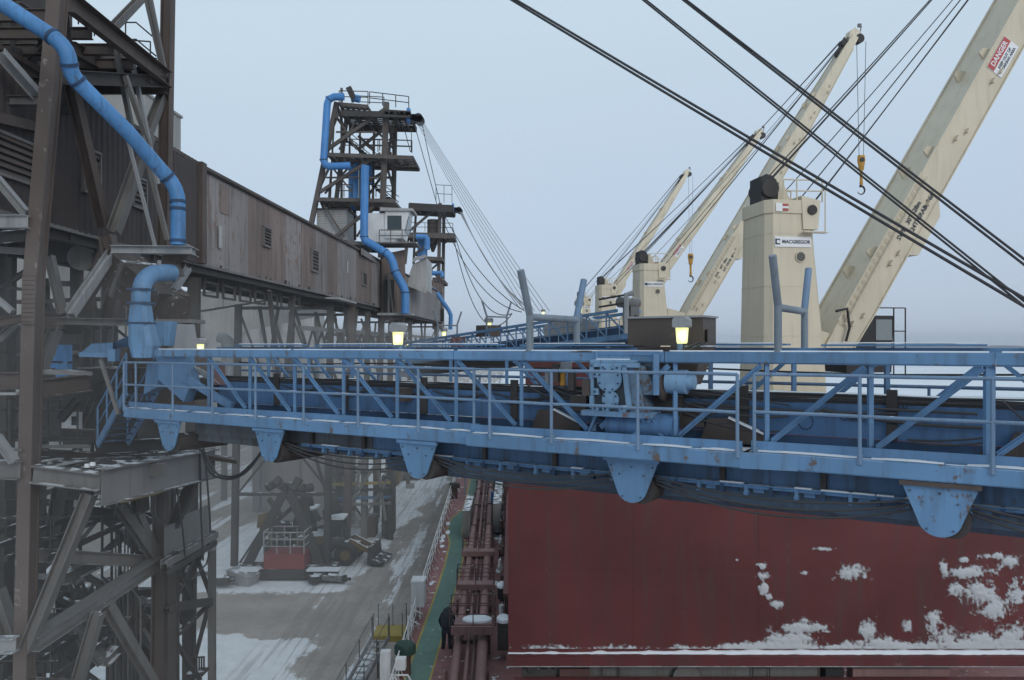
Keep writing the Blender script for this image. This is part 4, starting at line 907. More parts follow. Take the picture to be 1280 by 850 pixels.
# ================================================================ FAR CONVEYOR BOOM
e2 = V(.631, -.776, 0).normalized(); n2 = V(-.776, -.631, 0).normalized(); A2 = V(-8.4, 70, H+.35)
def D(s, t=0.0, z=0.0): return A2+e2*s+n2*t+V(0, 0, z+s*.079)
B2 = Thing('conveyor_boom', 'distant blue conveyor boom rising toward the ship beyond the near boom', 'conveyor boom', D(0))
def dbar(name, p, q, w, h, mat, prof='bar', up=(0, 0, 1)):
    mb = MB(); getattr(mb, prof)(p, q, w, h, up); return B2.part(name, mb, M[mat])
SE = 25.5
for t_ in (0, -2.2): dbar('top_chord', D(-2.5, t_), D(SE-1.5, t_), .16, .20, 'blue')
dbar('fascia', D(-3, .35, -1.75), D(SE, .35, -1.75), .12, .34, 'fascia'); dbar('fascia', D(-3, -2.5, -1.75), D(SE, -2.5, -1.75), .12, .34, 'fascia')
for k in range(14):
    s = -1+k*1.85
    for t_ in (0, -2.2):
        dbar('post', D(s, t_, -1.6), D(s, t_, -.1), .10, .10, 'blueclean')
        dbar('diagonal', D(s+.1, t_, -.1), D(s+1.7, t_, -1.55), .06, .10, 'blueclean', up=n2)
for k in range(15):
    s = -2+k*1.9; mb = MB(); mb.tube([D(s, .42, -1.7), D(s, .42, -.62)], .035, 6); B2.part('rail_post', mb, M['rail'])
for z in (-.62, -1.12): mb = MB(); mb.tube([D(-2, .42, z), D(SE-1, .42, z)], .035, 6); B2.part('rail_bar', mb, M['rail'])
mb = MB(); mb.box(D(11.5, -1.1, -1.25), 27, .08, .6, (e2, n2, V(0, 0, 1))); mb = MB(); mb.prism([D(-2, -.7, -1.55), D(-2, -1.6, -1.55), D(-2, -1.6, -.9), D(-2, -.7, -.9)], D(SE-1, 0, 0)-D(-2, 0, 0)); B2.part('trough', mb, M['darkblue'])
mb = MB(); mb.prism([D(-2, -.2, -2.9), D(-2, -2.0, -2.9), D(-2, -2.2, -1.9), D(-2, .1, -1.9)], D(SE-3, 0, 0)-D(-2, 0, 0)); B2.part('lower_trough', mb, M['dark'])
for s in (14, 19.5):
    mb = MB(); mb.prism([D(s-.6, .2, -1.9), D(s+.6, .2, -1.9), D(s+.25, .2, -2.75), D(s-.25, .2, -2.75)], n2*.04); B2.part('hanger_plate', mb, M['fascia'])
mb = MB(); mb.prism([D(16.2, -.5, -.3), D(16.4, -.5, -.95), D(20.8, -.5, -.95), D(21, -.5, -.3), D(20, -.5, .05), D(17, -.5, .05)], n2*-1.0); B2.part('belt_hood', mb, M['siding'])
mb = MB(); mb.box(D(9.0, -1.1, .1), 1.6, 1.3, .9, (e2, n2, V(0, 0, 1))); B2.part('feed_box', mb, M['brown'])
mb = MB(); mb.box(D(6.3, -.1, -.55), 1.1, .6, .8, (e2, n2, V(0, 0, 1))); mb.cyl(D(6.0, .2, -.5), D(6.0, .35, -.5), .3, 14); B2.part('gearbox', mb, M['pipered'])
for s, ts in ((3.4, (0, -2.0)), (10.2, (0, -2.0))):
    for t_, q in zip(ts, (1, -1)):
        mb = MB(); mb.tube([D(s, t_, 0), D(s, t_, 1.15), D(s, t_+q*.45, 2.3)], .075, 6); B2.part('guide_post', mb, M['fork'])
    mb = MB(); mb.cyl(D(s, ts[0], 1.1), D(s, ts[1], 1.1), .07, 6); B2.part('guide_crossbar', mb, M['fork'])
# head end: platform, spout and small machinery
mb = MB(); mb.box(D(SE-1.2, -1.0, -.4), .7, .8, 1.3, (e2, n2, V(0, 0, 1))); mb.cyl(D(SE-1.2, .1, .5), D(SE-1.2, -1.6, .5), .34, 16); B2.part('head_drum', mb, M['grey'])
mb = MB(); mb.tube([D(SE-.6, .1, -1.6), D(SE-.6, .1, .9), D(SE-.3, -.2, 1.0)], .18, 10); B2.part('head_post', mb, M['lgrey'])
for p, q in ((D(SE+.1, .1, -.5), D(SE+3.1, .1, -1.75)), (D(SE+.1, .1, -.9), D(SE+2.9, .1, -1.8)), (D(SE-3, .1, .9), D(SE-.8, .1, .9)), (D(SE-3, .1, .4), D(SE-.8, .1, .4))): dbar('end_brace', p, q, .10, .12, 'dark')
dbar('fascia', D(SE, .35, -1.75), D(SE+3.6, .35, -2.05), .2, .5, 'fascia')
mb = MB(); mb.prism([D(SE-3, -.2, -2.0), D(SE+.8, -.2, -2.1), D(SE+.3, -.2, -3.4), D(SE-1.5, -.2, -3.4)], n2*-1.5); mb.cyl(D(SE-.2, -1, -3.2), D(SE-.2, -1, -9), .55, 16); B2.part('spout', mb, M['dark'])
for k in range(3): mb = MB(); c = D(SE-.3+k*.5, -.1, -2.9); mb.cyl(c, c+n2*.2, .35, 12); B2.part('winch', mb, M['dark'])
lampthing(at(724, 383, 53), 2.0, 'lit floodlight on the distant boom head before the farthest crane', n2, 1.0)
lampthing(at(611, 404, 63), 2.2, 'small lit floodlight above the distant boom beside its brown box', n2, 1.0)
lampthing(at(679, 390, 56), 1.0, 'dim floodlight under the distant boom chord behind the forked posts', n2, .4)
lampthing(at(760, 437, 51), .9, 'tiny light below the distant boom head', n2, .4)
lampthing(at(555, 415, 78), 2.2, 'small lit lamp at the foot of the farther blue pipe', n2, .5)
lampthing(at(510, 428, 74), 1.3, 'tiny lit lamp low under the pipe platform', n2, .5)
# ================================================================ GALLERY
GL = Thing('conveyor_gallery', 'long weathered sheet clad conveyor gallery on steel bents above the quay', 'gallery', (-16, 40, H+3.5))
def gx(y): return -13.2 if y < 34 else -13.35+.0365*(y-34)
ZB, ZT = H+3.48, H+7.75
def clad(y0, y1, mat, ribs):
    mb = MB(); n = ribs*4; a = []; b = []
    for q in range(n+1):
        y = y0+.01+(y1-y0-.02)*q/n; off = (0, .02, .02, 0)[q % 4]
        a.append(V(gx(y)+off, y, ZB+.02*math.sin(y*3))); b.append(V(gx(y)+off, y, ZT))
    mb.add(a+b, [[q, q+1, n+2+q, n+1+q] for q in range(n)]); GL.part('wall_panel', mb, M[mat])
rr = random.Random(4)
y = 12.0
while y < 33.9: clad(y, min(y+2.74, 34), 'brownw', 8); y += 2.74
y = 34.1; k = 0
pat = ['corr', 'corr', 'corr_rust', 'corr_rust', 'corr', 'corr_rust', 'corr', 'corr_rust', 'corr', 'corr', 'corr_rust', 'corr_rust', 'corr', 'corr']
while y < 74: clad(y, min(y+2.9, 74.5), pat[k % 14], 8); y += 2.9; k += 1
while y < 118: clad(y, min(y+4, 118.5), 'siding2', 5) if 'siding2' in M else clad(y, min(y+4, 118.5), 'corr', 5); y += 4
for y0, y1 in ((12, 34), (34, 76), (76, 118)):
    mb = MB(); a, b = gx(y0+.01), gx(y1)
    mb.hexa([V(a-.08, y0, ZB+.05), V(b-.08, y1, ZB+.05), V(b-4.2, y1, ZB+.05), V(a-4.2, y0, ZB+.05)], [V(a-.08, y0, ZT-.02), V(b-.08, y1, ZT-.02), V(b-4.2, y1, ZT-.02), V(a-4.2, y0, ZT-.02)]); GL.part('gallery_core', mb, M['brownw'])
    mb = MB(); mb.prism([V(a+.16, y0, ZT-.02), V(a-2.15, y0, ZT+.35), V(a-4.4, y0, ZT-.02), V(a-4.4, y0, ZT-.16), V(a-2.15, y0, ZT+.2), V(a+.16, y0, ZT-.16)], V(b-a, y1-y0, 0)); GL.part('roof', mb, M['brown'])
    mb = MB(); mb.bar(V(a+.07, y0, ZT-.14), V(b+.07, y1, ZT-.14), .08, .16); GL.part('eave_trim', mb, M['dark'])
    for dx in (-.1, -4.1):
        mb = MB(); mb.ib(V(a+dx, y0, ZB-.20), V(b+dx, y1, ZB-.20), .3, .36); GL.part('girder', mb, M['dark'])
    mb = MB(); mb.bar(V(a+.02, y0, ZB-.03), V(b+.02, y1, ZB-.03), .14, .12); GL.part('sill_angle', mb, M['grey'])
    yy = y0+1
    while yy < y1: mb = MB(); mb.bar(V(gx(yy)-.1, yy, ZB-.18), V(gx(yy)-4.1, yy, ZB-.18), .15, .26); GL.part('floor_beam', mb, M['dark']); yy += 2.8
mb = MB(); mb.box(V(-13.12, 33.9, (ZB+ZT)/2), .2, .5, ZT-ZB); GL.part('corner_trim', mb, M['brown'])
def louvre(y0, y1, z0, z1, n=6):
    x = gx((y0+y1)/2)+.03; mb = MB()
    for z in (z0, z1): mb.box((x+.03, (y0+y1)/2, H+z), .12, y1-y0+.12, .08)
    for yy in (y0, y1): mb.box((x+.03, yy, H+(z0+z1)/2), .12, .07, z1-z0)
    f = GL.part('louvre_frame', mb, M['grey']); mb = MB(); mb.box((x-.0, (y0+y1)/2, H+(z0+z1)/2), .04, y1-y0, z1-z0); GL.part('louvre_back', mb, M['black'], f)
    for k in range(n):
        z = H+z0+(z1-z0)*(k+.5)/n; dz = (z1-z0)/n*.42
        mb = MB(); mb.hexa([V(x+.09, y0, z-dz), V(x+.09, y1, z-dz), V(x+.07, y1, z-dz), V(x+.07, y0, z-dz)], [V(x+.035, y0, z+dz*.6), V(x+.035, y1, z+dz*.6), V(x+.015, y1, z+dz*.6), V(x+.015, y0, z+dz*.6)]); GL.part('slat', mb, M['brown'], f)
for q in ((20.2, 22.0, 4.4, 5.5), (24.5, 25.5, 4.75, 6.1), (27.7, 28.7, 4.85, 5.9), (41.8, 43.0, 5.25, 6.25), (50.6, 52.2, 4.75, 6.1), (65.0, 66.6, 4.95, 6.0)): louvre(*q)
mb = MB(); mb.box((gx(38)+.05, 36.1, H+4.9), .05, .35, 1.0); GL.part('wall_plate', mb, M['siding']); mb = MB(); mb.box((gx(36)+.05, 36.9, H+6.7), .04, 1.2, 1.3); GL.part('patch_sheet', mb, M['corr_rust'])
mb = MB(); mb.box((gx(60)+.05, 60, H+5.9), .05, .35, .9); GL.part('wall_plate', mb, M['siding']); mb = MB(); mb.box((gx(74)+.1, 74.6, (ZB+ZT)/2), .25, .4, ZT-ZB); GL.part('corner_trim', mb, M['lgrey'])
mb = MB(); mb.box((gx(68)+.12, 67.5, ZT-.25), .1, 7.5, .5); GL.part('cover_strip', mb, M['corr'])
mb = MB(); n = 0
for k in range(30):
    y = 34.6+rr.random()*38; h = rr.uniform(.06, .3); mb.box((gx(y)+.045, y, ZB+h/2-.05), .02, rr.uniform(.1, .5), h)
GL.part('torn_edge', mb, M['dark'], kind='stuff')
# hanging frames and pipes beneath the gallery
for k in range(7):
    y = 36.2+k*2.1; x = gx(y)-.35; mb = MB()
    for z in (ZB-.65, ZB-1.25): mb.bar((x, y-.8, z), (x, y+.8, z), .1, .1)
    for yy in (y-.8, y+.8): mb.bar((x, yy, ZB-1.28), (x, yy, ZB-.4), .1, .1)
    GL.part('hanging_frame', mb, M['dark'])
mb = MB(); mb.box((gx(56)+.2, 57.5, ZB-.25), 1.1, 6.5, .12); GL.part('ledge', mb, M['siding']); 
# bents
def bent(y, mats=('dark', 'dark'), w=.42, chev=True, z1=None):
    xr, xl = gx(y)-.15, gx(y)-6.6
    for x, dx in ((xr, .32), (xl, -.3)):
        mb = MB(); mb.ib(V(x+(dx if x == xl else -dx*.8), y, 0), V(x, y, ZB-.6), w, w, (0, 1, 0), .05); GL.part('leg', mb, M[mats[0]])
        mb = MB(); mb.box(V(x, y, .25), .9, .9, .5); GL.part('footing', mb, M['concrete'])
    for z in (ZB-.85, 9.8, 5.6):
        mb = MB(); mb.bar(V(xl, y, z), V(xr, y, z), .2, .22); GL.part('cross_beam', mb, M[mats[1]])
    xm = (xl+xr)/2
    br = [((xm, 5.6), (xl+.1, .8)), ((xm, 5.6), (xr-.1, .8)), ((xl, 5.7), (xm, 9.7)), ((xr, 5.7), (xm, 9.7)), ((xm, 9.9), (xl, ZB-.9)), ((xm, 9.9), (xr, ZB-.9))]
    for (a, b), (c, d) in br if chev else br[2:]:
        mb = MB(); mb.bar(V(a, y, b), V(c, y, d), .13, .17, (0, 1, 0)); GL.part('brace', mb, M[mats[0]])
for y in (34, 56, 68, 90, 112): bent(y, chev=(y != 34))
for y in (45.5, 62, 84, 100):
    for dx in (-.15, -6.5):
        for s in (-1, 1): mb = MB(); mb.bar(V(gx(y)+dx, y, 12.4 if y < 50 else 14.5), V(gx(y)+dx, y+s*2.4, ZB-.5), .22, .22, (1, 0, 0)); GL.part('brace', mb, M['dark'])
# lower walkway truss running under the gallery, seen behind the boom
for dx in (-.4, -5.8):
    for z in (H+1.1, H-.5): ys = 50 if dx > -1 else 78; mb = MB(); mb.bar(V(gx(ys)+dx, ys, z), V(gx(110)+dx, 110, z), .2, .28); GL.part('catwalk_beam', mb, M['grey' if dx > -1 else 'dark'])
    for k in range(16):
        y = (51 if dx > -1 else 79)+k*(3.6 if dx > -1 else 1.9); mb = MB(); mb.bar(V(gx(y)+dx, y, H-.5), V(gx(y)+dx, y+1.8, H+1.1), .12, .12); mb.bar(V(gx(y)+dx, y+1.8, H+1.1), V(gx(y)+dx, y+3.6, H-.5), .12, .12); GL.part('catwalk_brace', mb, M['dark'])
for k in range(6): y = 58+k*6; mb = MB(); mb.bar(V(gx(y)-.6, y, 4), V(gx(y)-5.4, y+1, H+3), .16, .2); GL.part('brace', mb, M['dark'])
for y in (74, 79, 62.5):
    mb = MB(); mb.ib(V(gx(y)-.6, y, 0), V(gx(y)-.2, y, ZB-.4), .5, .5, (0, 1, 0), .05); GL.part('leg', mb, M['brown'])

# ================================================================ NEAR LOADING TOWER
NT = Thing('loading_tower', 'dark rusty steel loading tower with crossing braces at the dock end of the near boom', 'tower', (-14, 22, 0))
def nb(name, p, q, w=.3, h=.3, mat='brown', prof='ib', up=None, par=None):
    a, b = at(*p), at(*q); mb = MB(); d = (b-a).normalized()
    if up is None: up = V(0, 1, 0).cross(d) if abs(d.y) < .8 else V(0, 0, 1)
    if prof == 'ib': mb.ib(a, b, w, h, up, min(w, h)*.09)
    elif prof == 'ch': mb.ch(a, b, w, h, up)
    else: mb.bar(a, b, w, h, up)
    return NT.part(name, mb, M[mat], par)
# main column: broad flange plate facing the camera, web and far flange behind
a, m_, b = at(72, -60, 19), at(37.5, 345, 19), at(21.5, 990, 19)
mb = MB(); mb.bar(a, m_, .32, .05, (0, 1, 0)); mb.bar(m_+V(-.02, .01, 0), b, .32, .05, (0, 1, 0)); cA = NT.part('column', mb, M['colA'])
mb = MB()
for p, q in ((a, m_), (m_, b)): mb.bar(p+V(.13, .16, 0), q+V(.13, .16, 0), .03, .26, (0, 1, 0)); mb.bar(p+V(.02, .31, 0), q+V(.02, .31, 0), .32, .04, (0, 1, 0))
NT.part('column_web', mb, M['brown'], cA)
for y0, y1 in ((342, 405),):
    mb = MB(); p, q = at(37.5, y0, 18.94), at(35.5, y1, 18.94); mb.bar(p, q, .30, .04, (0, 1, 0)); spl = NT.part('splice_plate', mb, M['colA'], cA)
    mb = MB()
    for r_ in range(11):
        for c_ in range(6): p_ = p.lerp(q, (r_+.5)/11)+V(-.125+.05*c_, -.025, 0); mb.cyl(p_, p_+V(0, -.02, 0), .014, 6)
    NT.part('rivet', mb, M['brown'], cA)
nb('column', (211, -60, 26), (205, 315, 26), .34, .34, 'brown'); nb('column', (205, 430, 25.5), (197.5, 990, 25), .42, .42, 'brown')
nb('column', (213, 560, 26.5), (213, 990, 26.5), .22, .3, 'dark'); nb('column', (10, -60, 26), (-2, 990, 25), .5, .5, 'dark')
nb('column', (96, 320, 27), (96, 430, 27), .3, .3, 'dark', 'bar')
# upper works
nb('deck_beam', (82, 2, 19.5), (207, 100, 25.8), .22, .50, 'brown', 'ch', (0, 0, 1)); nb('deck_beam', (74, 96, 20), (206, 102, 25.8), .3, .36, 'dark')
nb('deck_beam', (-10, 108, 22), (76, 104, 22), .3, .3, 'dark'); nb('deck_beam', (90, 60, 21.5), (140, 88, 25), .2, .35, 'brown')
mb = MB(); mb.hexa([at(70, 98, 20.2), at(206, 98, 26), at(206, 96, 31), at(70, 88, 31)], [at(70, 93, 20.2), at(206, 93, 26), at(206, 92, 31), at(70, 84, 31)]); NT.part('deck_plate', mb, M['dark'])
mb = MB(); mb.hexa([at(108, 72, 24), at(165, 74, 25), at(165, 72, 29), at(100, 70, 29)], [at(112, 66, 24), at(160, 69, 25), at(160, 68, 29), at(104, 64, 29)]); NT.part('deck_plate', mb, M['dark'])
PZ2 = H+8.35
for k in range(6):
    yy = 20+k*1.15; mb = MB(); mb.ib(V(-17.5, yy, PZ2-.1), V(-11.1, yy, PZ2-.1), .16, .3); NT.part('joist', mb, M['brown'])
for k, (x0, x1, y0, y1) in enumerate(((-16.8, -13.2, 23.4, 26), (-13.1, -11.2, 24.2, 26), (-17.5, -15.5, 19.6, 23.3), (-13.1, -12.2, 21.2, 23.2))):
    mb = MB(); mb.box(((x0+x1)/2, (y0+y1)/2, PZ2+.08), x1-x0, y1-y0, .04); NT.part('deck_plate', mb, M['dark'])
mb = MB(); mb.box(at(22, 20, 27), 2.6, 2, 2.6); NT.part('machine_casing', mb, M['dark']); mb = MB(); mb.box(at(8, 95, 27.5), 2.4, 1.6, 1.4); NT.part('machine_casing', mb, M['dark']); mb = MB(); mb.box(at(60, 66, 29), 2.3, 1, .5); NT.part('machine_casing', mb, M['dark'])
for k in range(3): mb = MB(); mb.box(at(45-4*k, 70+11*k, 28), .9, .06, .22); NT.part('pale_panel', mb, M['siding'])
pts = [(84, -30, 19.5), (98, 3, 20.2), (118, 19, 21.2), (136, 35, 22.2), (150, 45, 23), (163, 55, 24), (185, 70, 25), (196, 78, 25.6)]
mb = MB(); mb.tube([at(x, y, d) for x, y, d in pts], .022, 6); NT.part('handrail', mb, M['dark'])
for x, y, d in pts[1:]: mb = MB(); p = at(x, y, d); mb.tube([p, p-V(0, 0, .55)], .02, 6); NT.part('rail_post', mb, M['dark'])
for L_ in ([(126, 28, 25), (170, 28, 25), (190, 45, 26)], [(158, 50, 25), (170, 49, 25), (195, 70, 26)], [(158, 50, 26), (188, 52, 26)], [(183, 72, 26), (196, 73, 26)]):
    mb = MB(); mb.tube([at(*q) for q in L_], .024, 6); NT.part('handrail', mb, M['dark'])
for x, y0, y1 in ((157, 28, 50), (188, 52, 76)): mb = MB(); mb.tube([at(x, y0, 25), at(x, y1, 25)], .024, 6); NT.part('rail_post', mb, M['dark'])
for p, q, w_, m_ in (((138, 38, 24), (180, -6, 26), .24, 'grey'), ((180, -8, 24.5), (201, 84, 25.5), .12, 'grey'), ((186, -8, 24.5), (205, 86, 25.5), .12, 'grey'), ((141, 50, 23), (163, 160, 24), .16, 'grey'), ((155, 95, 23), (186, 185, 24), .16, 'grey'), ((164, 76, 24), (196, 230, 25), .14, 'lgrey'), ((88, 100, 22), (130, 285, 24), .34, 'brown'), ((205, 115, 26), (182, 172, 25), .3, 'grey'), ((186, 168, 25), (142, 290, 24), .38, 'grey'), ((158, 170, 23), (193, 308, 24), .10, 'lgrey'), ((176, 170, 23), (208, 300, 24), .14, 'grey'), ((78, 10, 20), (90, 110, 22), .2, 'dark'),
                      ((0, 66, 20), (46, 118, 21), .30, 'lgrey'), ((-5, 222, 20), (32, 266, 20), .22, 'lgrey'), ((5, 118, 23), (48, 62, 24), .22, 'dark'), ((12, 60, 22), (28, 125, 22), .5, 'dark'), ((-5, 56, 23), (55, 72, 23), .25, 'dark'), ((60, 45, 22), (5, 130, 24), .2, 'grey'), ((34, 82, 24), (54, 62, 24), .1, 'grey'), ((30, 98, 24), (56, 80, 24), .1, 'grey'), ((22, 6, 21), (52, 24, 22), .2, 'grey')):
    nb('brace', p, q, w_, w_*.8, m_, 'ch' if w_ < .2 else 'ib')
nb('beam', (-10, 126, 21), (54, 126, 21), .2, .24, 'grey'); nb('beam', (-10, 137, 21.5), (100, 137, 24), .3, .28, 'dark'); nb('beam', (-10, 277, 18.8), (35, 277, 18.8), .2, .30, 'lgrey'); nb('pipe_stub', (-10, 146, 20), (48, 160, 22), .26, .26, 'brown', 'bar')
nb('beam', (0, 297, 19.5), (60, 290, 22), .2, .3, 'dark'); nb('beam', (-5, 312, 20), (50, 316, 20), .16, .16, 'grey')
# level with the boom: landing beams and diagonals
for p, q, w_, h_, m_ in (((139, 312, 20), (240, 313, 20.5), .3, .20, 'lgrey'), ((230, 310, 20.5), (244, 317, 21.5), .2, .2, 'lgrey'), ((134, 295, 22), (139, 318, 22), .35, .35, 'brown'), ((140, 316, 22), (88, 392, 20), .26, .2, 'lgrey'), ((132, 322, 23), (82, 398, 21), .2, .2, 'grey'), ((62, 320, 21), (78, 392, 21), .2, .2, 'grey'), ((124, 350, 23), (96, 394, 22), .2, .2, 'brown'), ((112, 356, 25), (118, 398, 25), .16, .2, 'brown'), ((146, 360, 25), (136, 400, 25), .5, .4, 'brown'), ((236, 335, 22), (212, 372, 21.5), .16, .16, 'lgrey'),
                      ((72, 401, 20), (164, 403, 19.5), .3, .17, 'grey'), ((50, 400, 21), (80, 402, 21), .3, .4, 'brown'), ((46, 486, 19.3), (112, 478, 21), .25, .44, 'brown'), ((-5, 476, 19), (24, 476, 19), .25, .40, 'brown'), ((-5, 492, 19), (24, 492, 19), .25, .06, 'lgrey'), ((-5, 404, 19.5), (30, 398, 19.5), .2, .2, 'brown'), ((-5, 372, 20), (16, 390, 20), .16, .12, 'lgrey'), ((0, 425, 20), (22, 405, 20), .2, .2, 'grey'), ((50, 462, 20), (70, 412, 21), .26, .26, 'grey'), ((64, 412, 22), (105, 410, 22), .3, .3, 'dark'),
                      ((75, 525, 22), (96, 500, 22), .2, .2, 'dark'), ((100, 540, 23), (118, 500, 23), .3, .2, 'grey'), ((126, 450, 19.8), (148, 518, 19.4), .08, .08, 'grey'), ((-5, 545, 18.5), (18, 577, 18.5), .22, .16, 'lgrey'), ((45, 464, 20), (110, 466, 21), .5, .1, 'lgrey'), ((45, 558, 20), (110, 558, 21.5), .2, .08, 'grey'), ((45, 566, 21), (150, 572, 22), .2, .2, 'dark'), ((-5, 562, 19), (30, 562, 19), .2, .06, 'grey'), ((40, 512, 22), (110, 514, 22), .05, .05, 'dark'), ((45, 535, 22), (120, 538, 22), .06, .06, 'dark'), ((110, 495, 24), (165, 470, 21), .3, .4, 'dark'), ((120, 560, 22), (200, 556, 22), .3, .35, 'dark'), ((170, 530, 23), (176, 640, 23), .5, .3, 'dark')):
    nb('beam', p, q, w_, h_, m_, 'ib' if h_ > .14 else 'bar')
for x0, x1, y in ((46, 90, 452), (40, 88, 416), (0, 30, 440), (0, 28, 512), (0, 28, 540), (46, 140, 548)):
    mb = MB(); mb.tube([at(x0, y, 22), at(x1, y+1, 22.5)], .03, 6); NT.part('handrail', mb, M['dark'])
for x in (12, 60, 75, 97, 120): mb = MB(); mb.tube([at(x, 500, 22), at(x, 560, 22)], .03, 6); NT.part('rail_post', mb, M['dark'])
for x in (10, 13): mb = MB(); mb.tube([at(x, 322, 24), at(x, 400, 24)], .06, 6); NT.part('rail_post', mb, M['dark'])
nb('brace', (-5, 362, 24), (32, 340, 24), .15, .15, 'dark'); nb('brace', (-5, 358, 24), (30, 362, 24), .1, .1, 'dark', 'bar')
# dark machinery floor behind the column
mb = MB(); mb.box(at(70, 470, 28), 6.5, 3, .25); NT.part('deck_plate', mb, M['dark']); mb = MB(); mb.box(at(60, 520, 29), 5.5, 2.2, 1.6); NT.part('machine_casing', mb, M['dark']); mb = MB(); mb.box(at(85, 440, 28.5), 2.6, 2, 1.9); NT.part('machine_casing', mb, M['dark'])
mb = MB(); mb.box(at(150, 505, 24), 2.2, 2.2, 2.2); NT.part('machine_casing', mb, M['dark']); mb = MB(); mb.box(at(215, 480, 24.5), 1.9, 1.2, 2.0); NT.part('machine_casing', mb, M['brown']); mb = MB(); mb.box(at(105, 395, 29.5), 3, 1.4, .5); NT.part('machine_casing', mb, M['dark'])
mb = MB(); mb.box(at(80, 452, 22.5), .30, .3, .95); mb.box(at(63, 452, 23), .5, .3, .35); NT.part('blue_cabinet', mb, M['pipe']); mb = MB(); mb.box(at(90, 526, 22.5), .42, .3, .48); wc = NT.part('white_cabinet', mb, M['white']); mb = MB(); mb.box(at(93, 526, 22.33), .16, .02, .25); NT.part('cabinet_window', mb, M['glass'], wc)
mb = MB(); mb.hexa([at(60, 325, 26), at(140, 335, 26), at(140, 330, 29), at(60, 320, 29)], [at(60, 300, 26), at(140, 305, 26), at(140, 300, 29), at(60, 295, 29)]); NT.part('machine_casing', mb, M['dark'])
mb = MB(); mb.cyl(at(102, 322, 25.8), at(102, 322, 26.5), .42, 18); NT.part('pulley', mb, M['grey'])
# platform under the boom tail
nb('platform_beam', (-10, 586, 18.9), (26, 588, 18.9), .3, .42, 'grey'); nb('platform_beam', (42, 592, 18.9), (127, 602, 18.9), .35, .42, 'grey')
a, b = at(127, 609, 18.9), at(268, 579, 24.5)
mb = MB(); mb.bar(a, b, .03, .84); gp = NT.part('platform_girder', mb, M['plate'])
mb = MB(); mb.bar(a+V(0, 0, .42), b+V(0, 0, .42), .34, .035); mb.bar(a-V(.0, 0, .42), b-V(0, 0, .42), .30, .035); NT.part('girder_flange', mb, M['grey'], gp)
mb = MB()
for k in range(16): p_ = a+V(-.015, -.03, -.36+.048*k); mb.cyl(p_, p_+V(0, -.02, 0), .012, 6)
NT.part('rivet', mb, M['brown'], gp)
mb = MB(); mb.bar(at(165, 622, 20.3), at(200, 613, 21.9), .32, .05); mb.bar(at(151, 627, 19.8), at(200, 615, 21.8), .05, .08); NT.part('edge_strip', mb, M['yellow'], gp)
mb = MB(); mb.hexa([at(45, 586, 19), at(127, 592, 19), at(268, 563, 24.5), at(150, 556, 26)], [at(45, 585, 19), at(127, 591, 19), at(268, 562, 24.5), at(150, 555, 26)]); NT.part('platform_deck', mb, M['dark'])
for p, q in (((45, 578, 19.3), (75, 573, 20.5)), ((75, 581, 19.3), (100, 576, 20))): mb = MB(); mb.bar(at(*p), at(*q), .2, .03); NT.part('loose_plate', mb, M['lgrey'])
mb = MB(); mb.box(at(190, 587, 21), .7, .2, .35); NT.part('junction_box', mb, M['grey']); mb = MB(); mb.hexa([at(262, 575, 24), at(296, 580, 23.8), at(290, 574, 25), at(255, 570, 25)], [at(262, 570, 24), at(296, 576, 23.8), at(290, 571, 25), at(255, 566, 25)]); NT.part('overhang_plate', mb, M['brown'])
for x, y in ((109, 582), (116, 580)): mb = MB(); mb.box(at(x, y, 19), .1, .06, .09); NT.part('clamp', mb, M['signw'])
for k, (p, q, w_, h_, m_) in enumerate((((112, 618, 19), (33, 812, 19), .34, .26, 'grey'), ((38, 806, 19), (197, 702, 24.6), .40, .36, 'plate'), ((150, 632, 22.5), (195, 700, 24.6), .34, .2, 'grey'), ((172, 640, 23.5), (196, 696, 24.6), .3, .16, 'grey'), ((212, 668, 25), (246, 590, 25), .34, .3, 'dark'), ((134, 756, 22), (196, 862, 24.6), .3, .24, 'grey'), ((123, 765, 21), (95, 860, 21), .34, .26, 'grey'), ((45, 694, 21), (195, 702, 25), .3, .36, 'grey'), ((80, 724, 23), (136, 695, 25), .25, .36, 'grey'), ((45, 720, 26), (140, 726, 27), .2, .12, 'lgrey'), ((80, 768, 24), (130, 828, 24), .3, .3, 'grey'), ((130, 828, 24), (145, 812, 24.5), .3, .3, 'grey'), ((-5, 738, 20), (15, 795, 20), .36, .3, 'grey'), ((-5, 806, 18.6), (20, 806, 18.6), .3, .34, 'lgrey'), ((45, 850, 19), (190, 858, 24), .3, .14, 'grey'),
                          ((80, 610, 26), (66, 700, 26), .55, .5, 'dark'), ((105, 622, 25), (85, 690, 25), .25, .25, 'dark'), ((110, 640, 25), (196, 648, 27), .35, .35, 'dark'), ((130, 645, 28), (185, 700, 27), .2, .2, 'dark'), ((185, 640, 28), (120, 700, 27), .2, .2, 'dark'), ((45, 745, 28), (200, 740, 30), .25, .3, 'dark'), ((130, 752, 30), (232, 772, 30), .4, .4, 'dark'), ((48, 792, 27), (150, 790, 29), .2, .12, 'dark'), ((160, 715, 29), (160, 860, 29), .5, .5, 'dark'), ((145, 745, 29), (145, 860, 29), .3, .3, 'dark'), ((150, 760, 27), (210, 850, 28), .3, .24, 'dark'), ((78, 715, 29), (88, 860, 29), .5, .4, 'dark'), ((110, 770, 28), (110, 850, 28), .08, .08, 'dark'), ((120, 790, 28), (155, 770, 28), .1, .1, 'dark'))):
    nb('brace' if k < 2 or 2 < k < 7 else 'beam', p, q, w_, h_, m_)
for k in range(6):
    x = 50+k*17; nb('lattice_bar', (x, 722, 27), (x+9, 750, 27), .08, .08, 'dark', 'bar'); nb('lattice_bar', (x+9, 750, 27), (x+18, 722, 27), .08, .08, 'dark', 'bar')
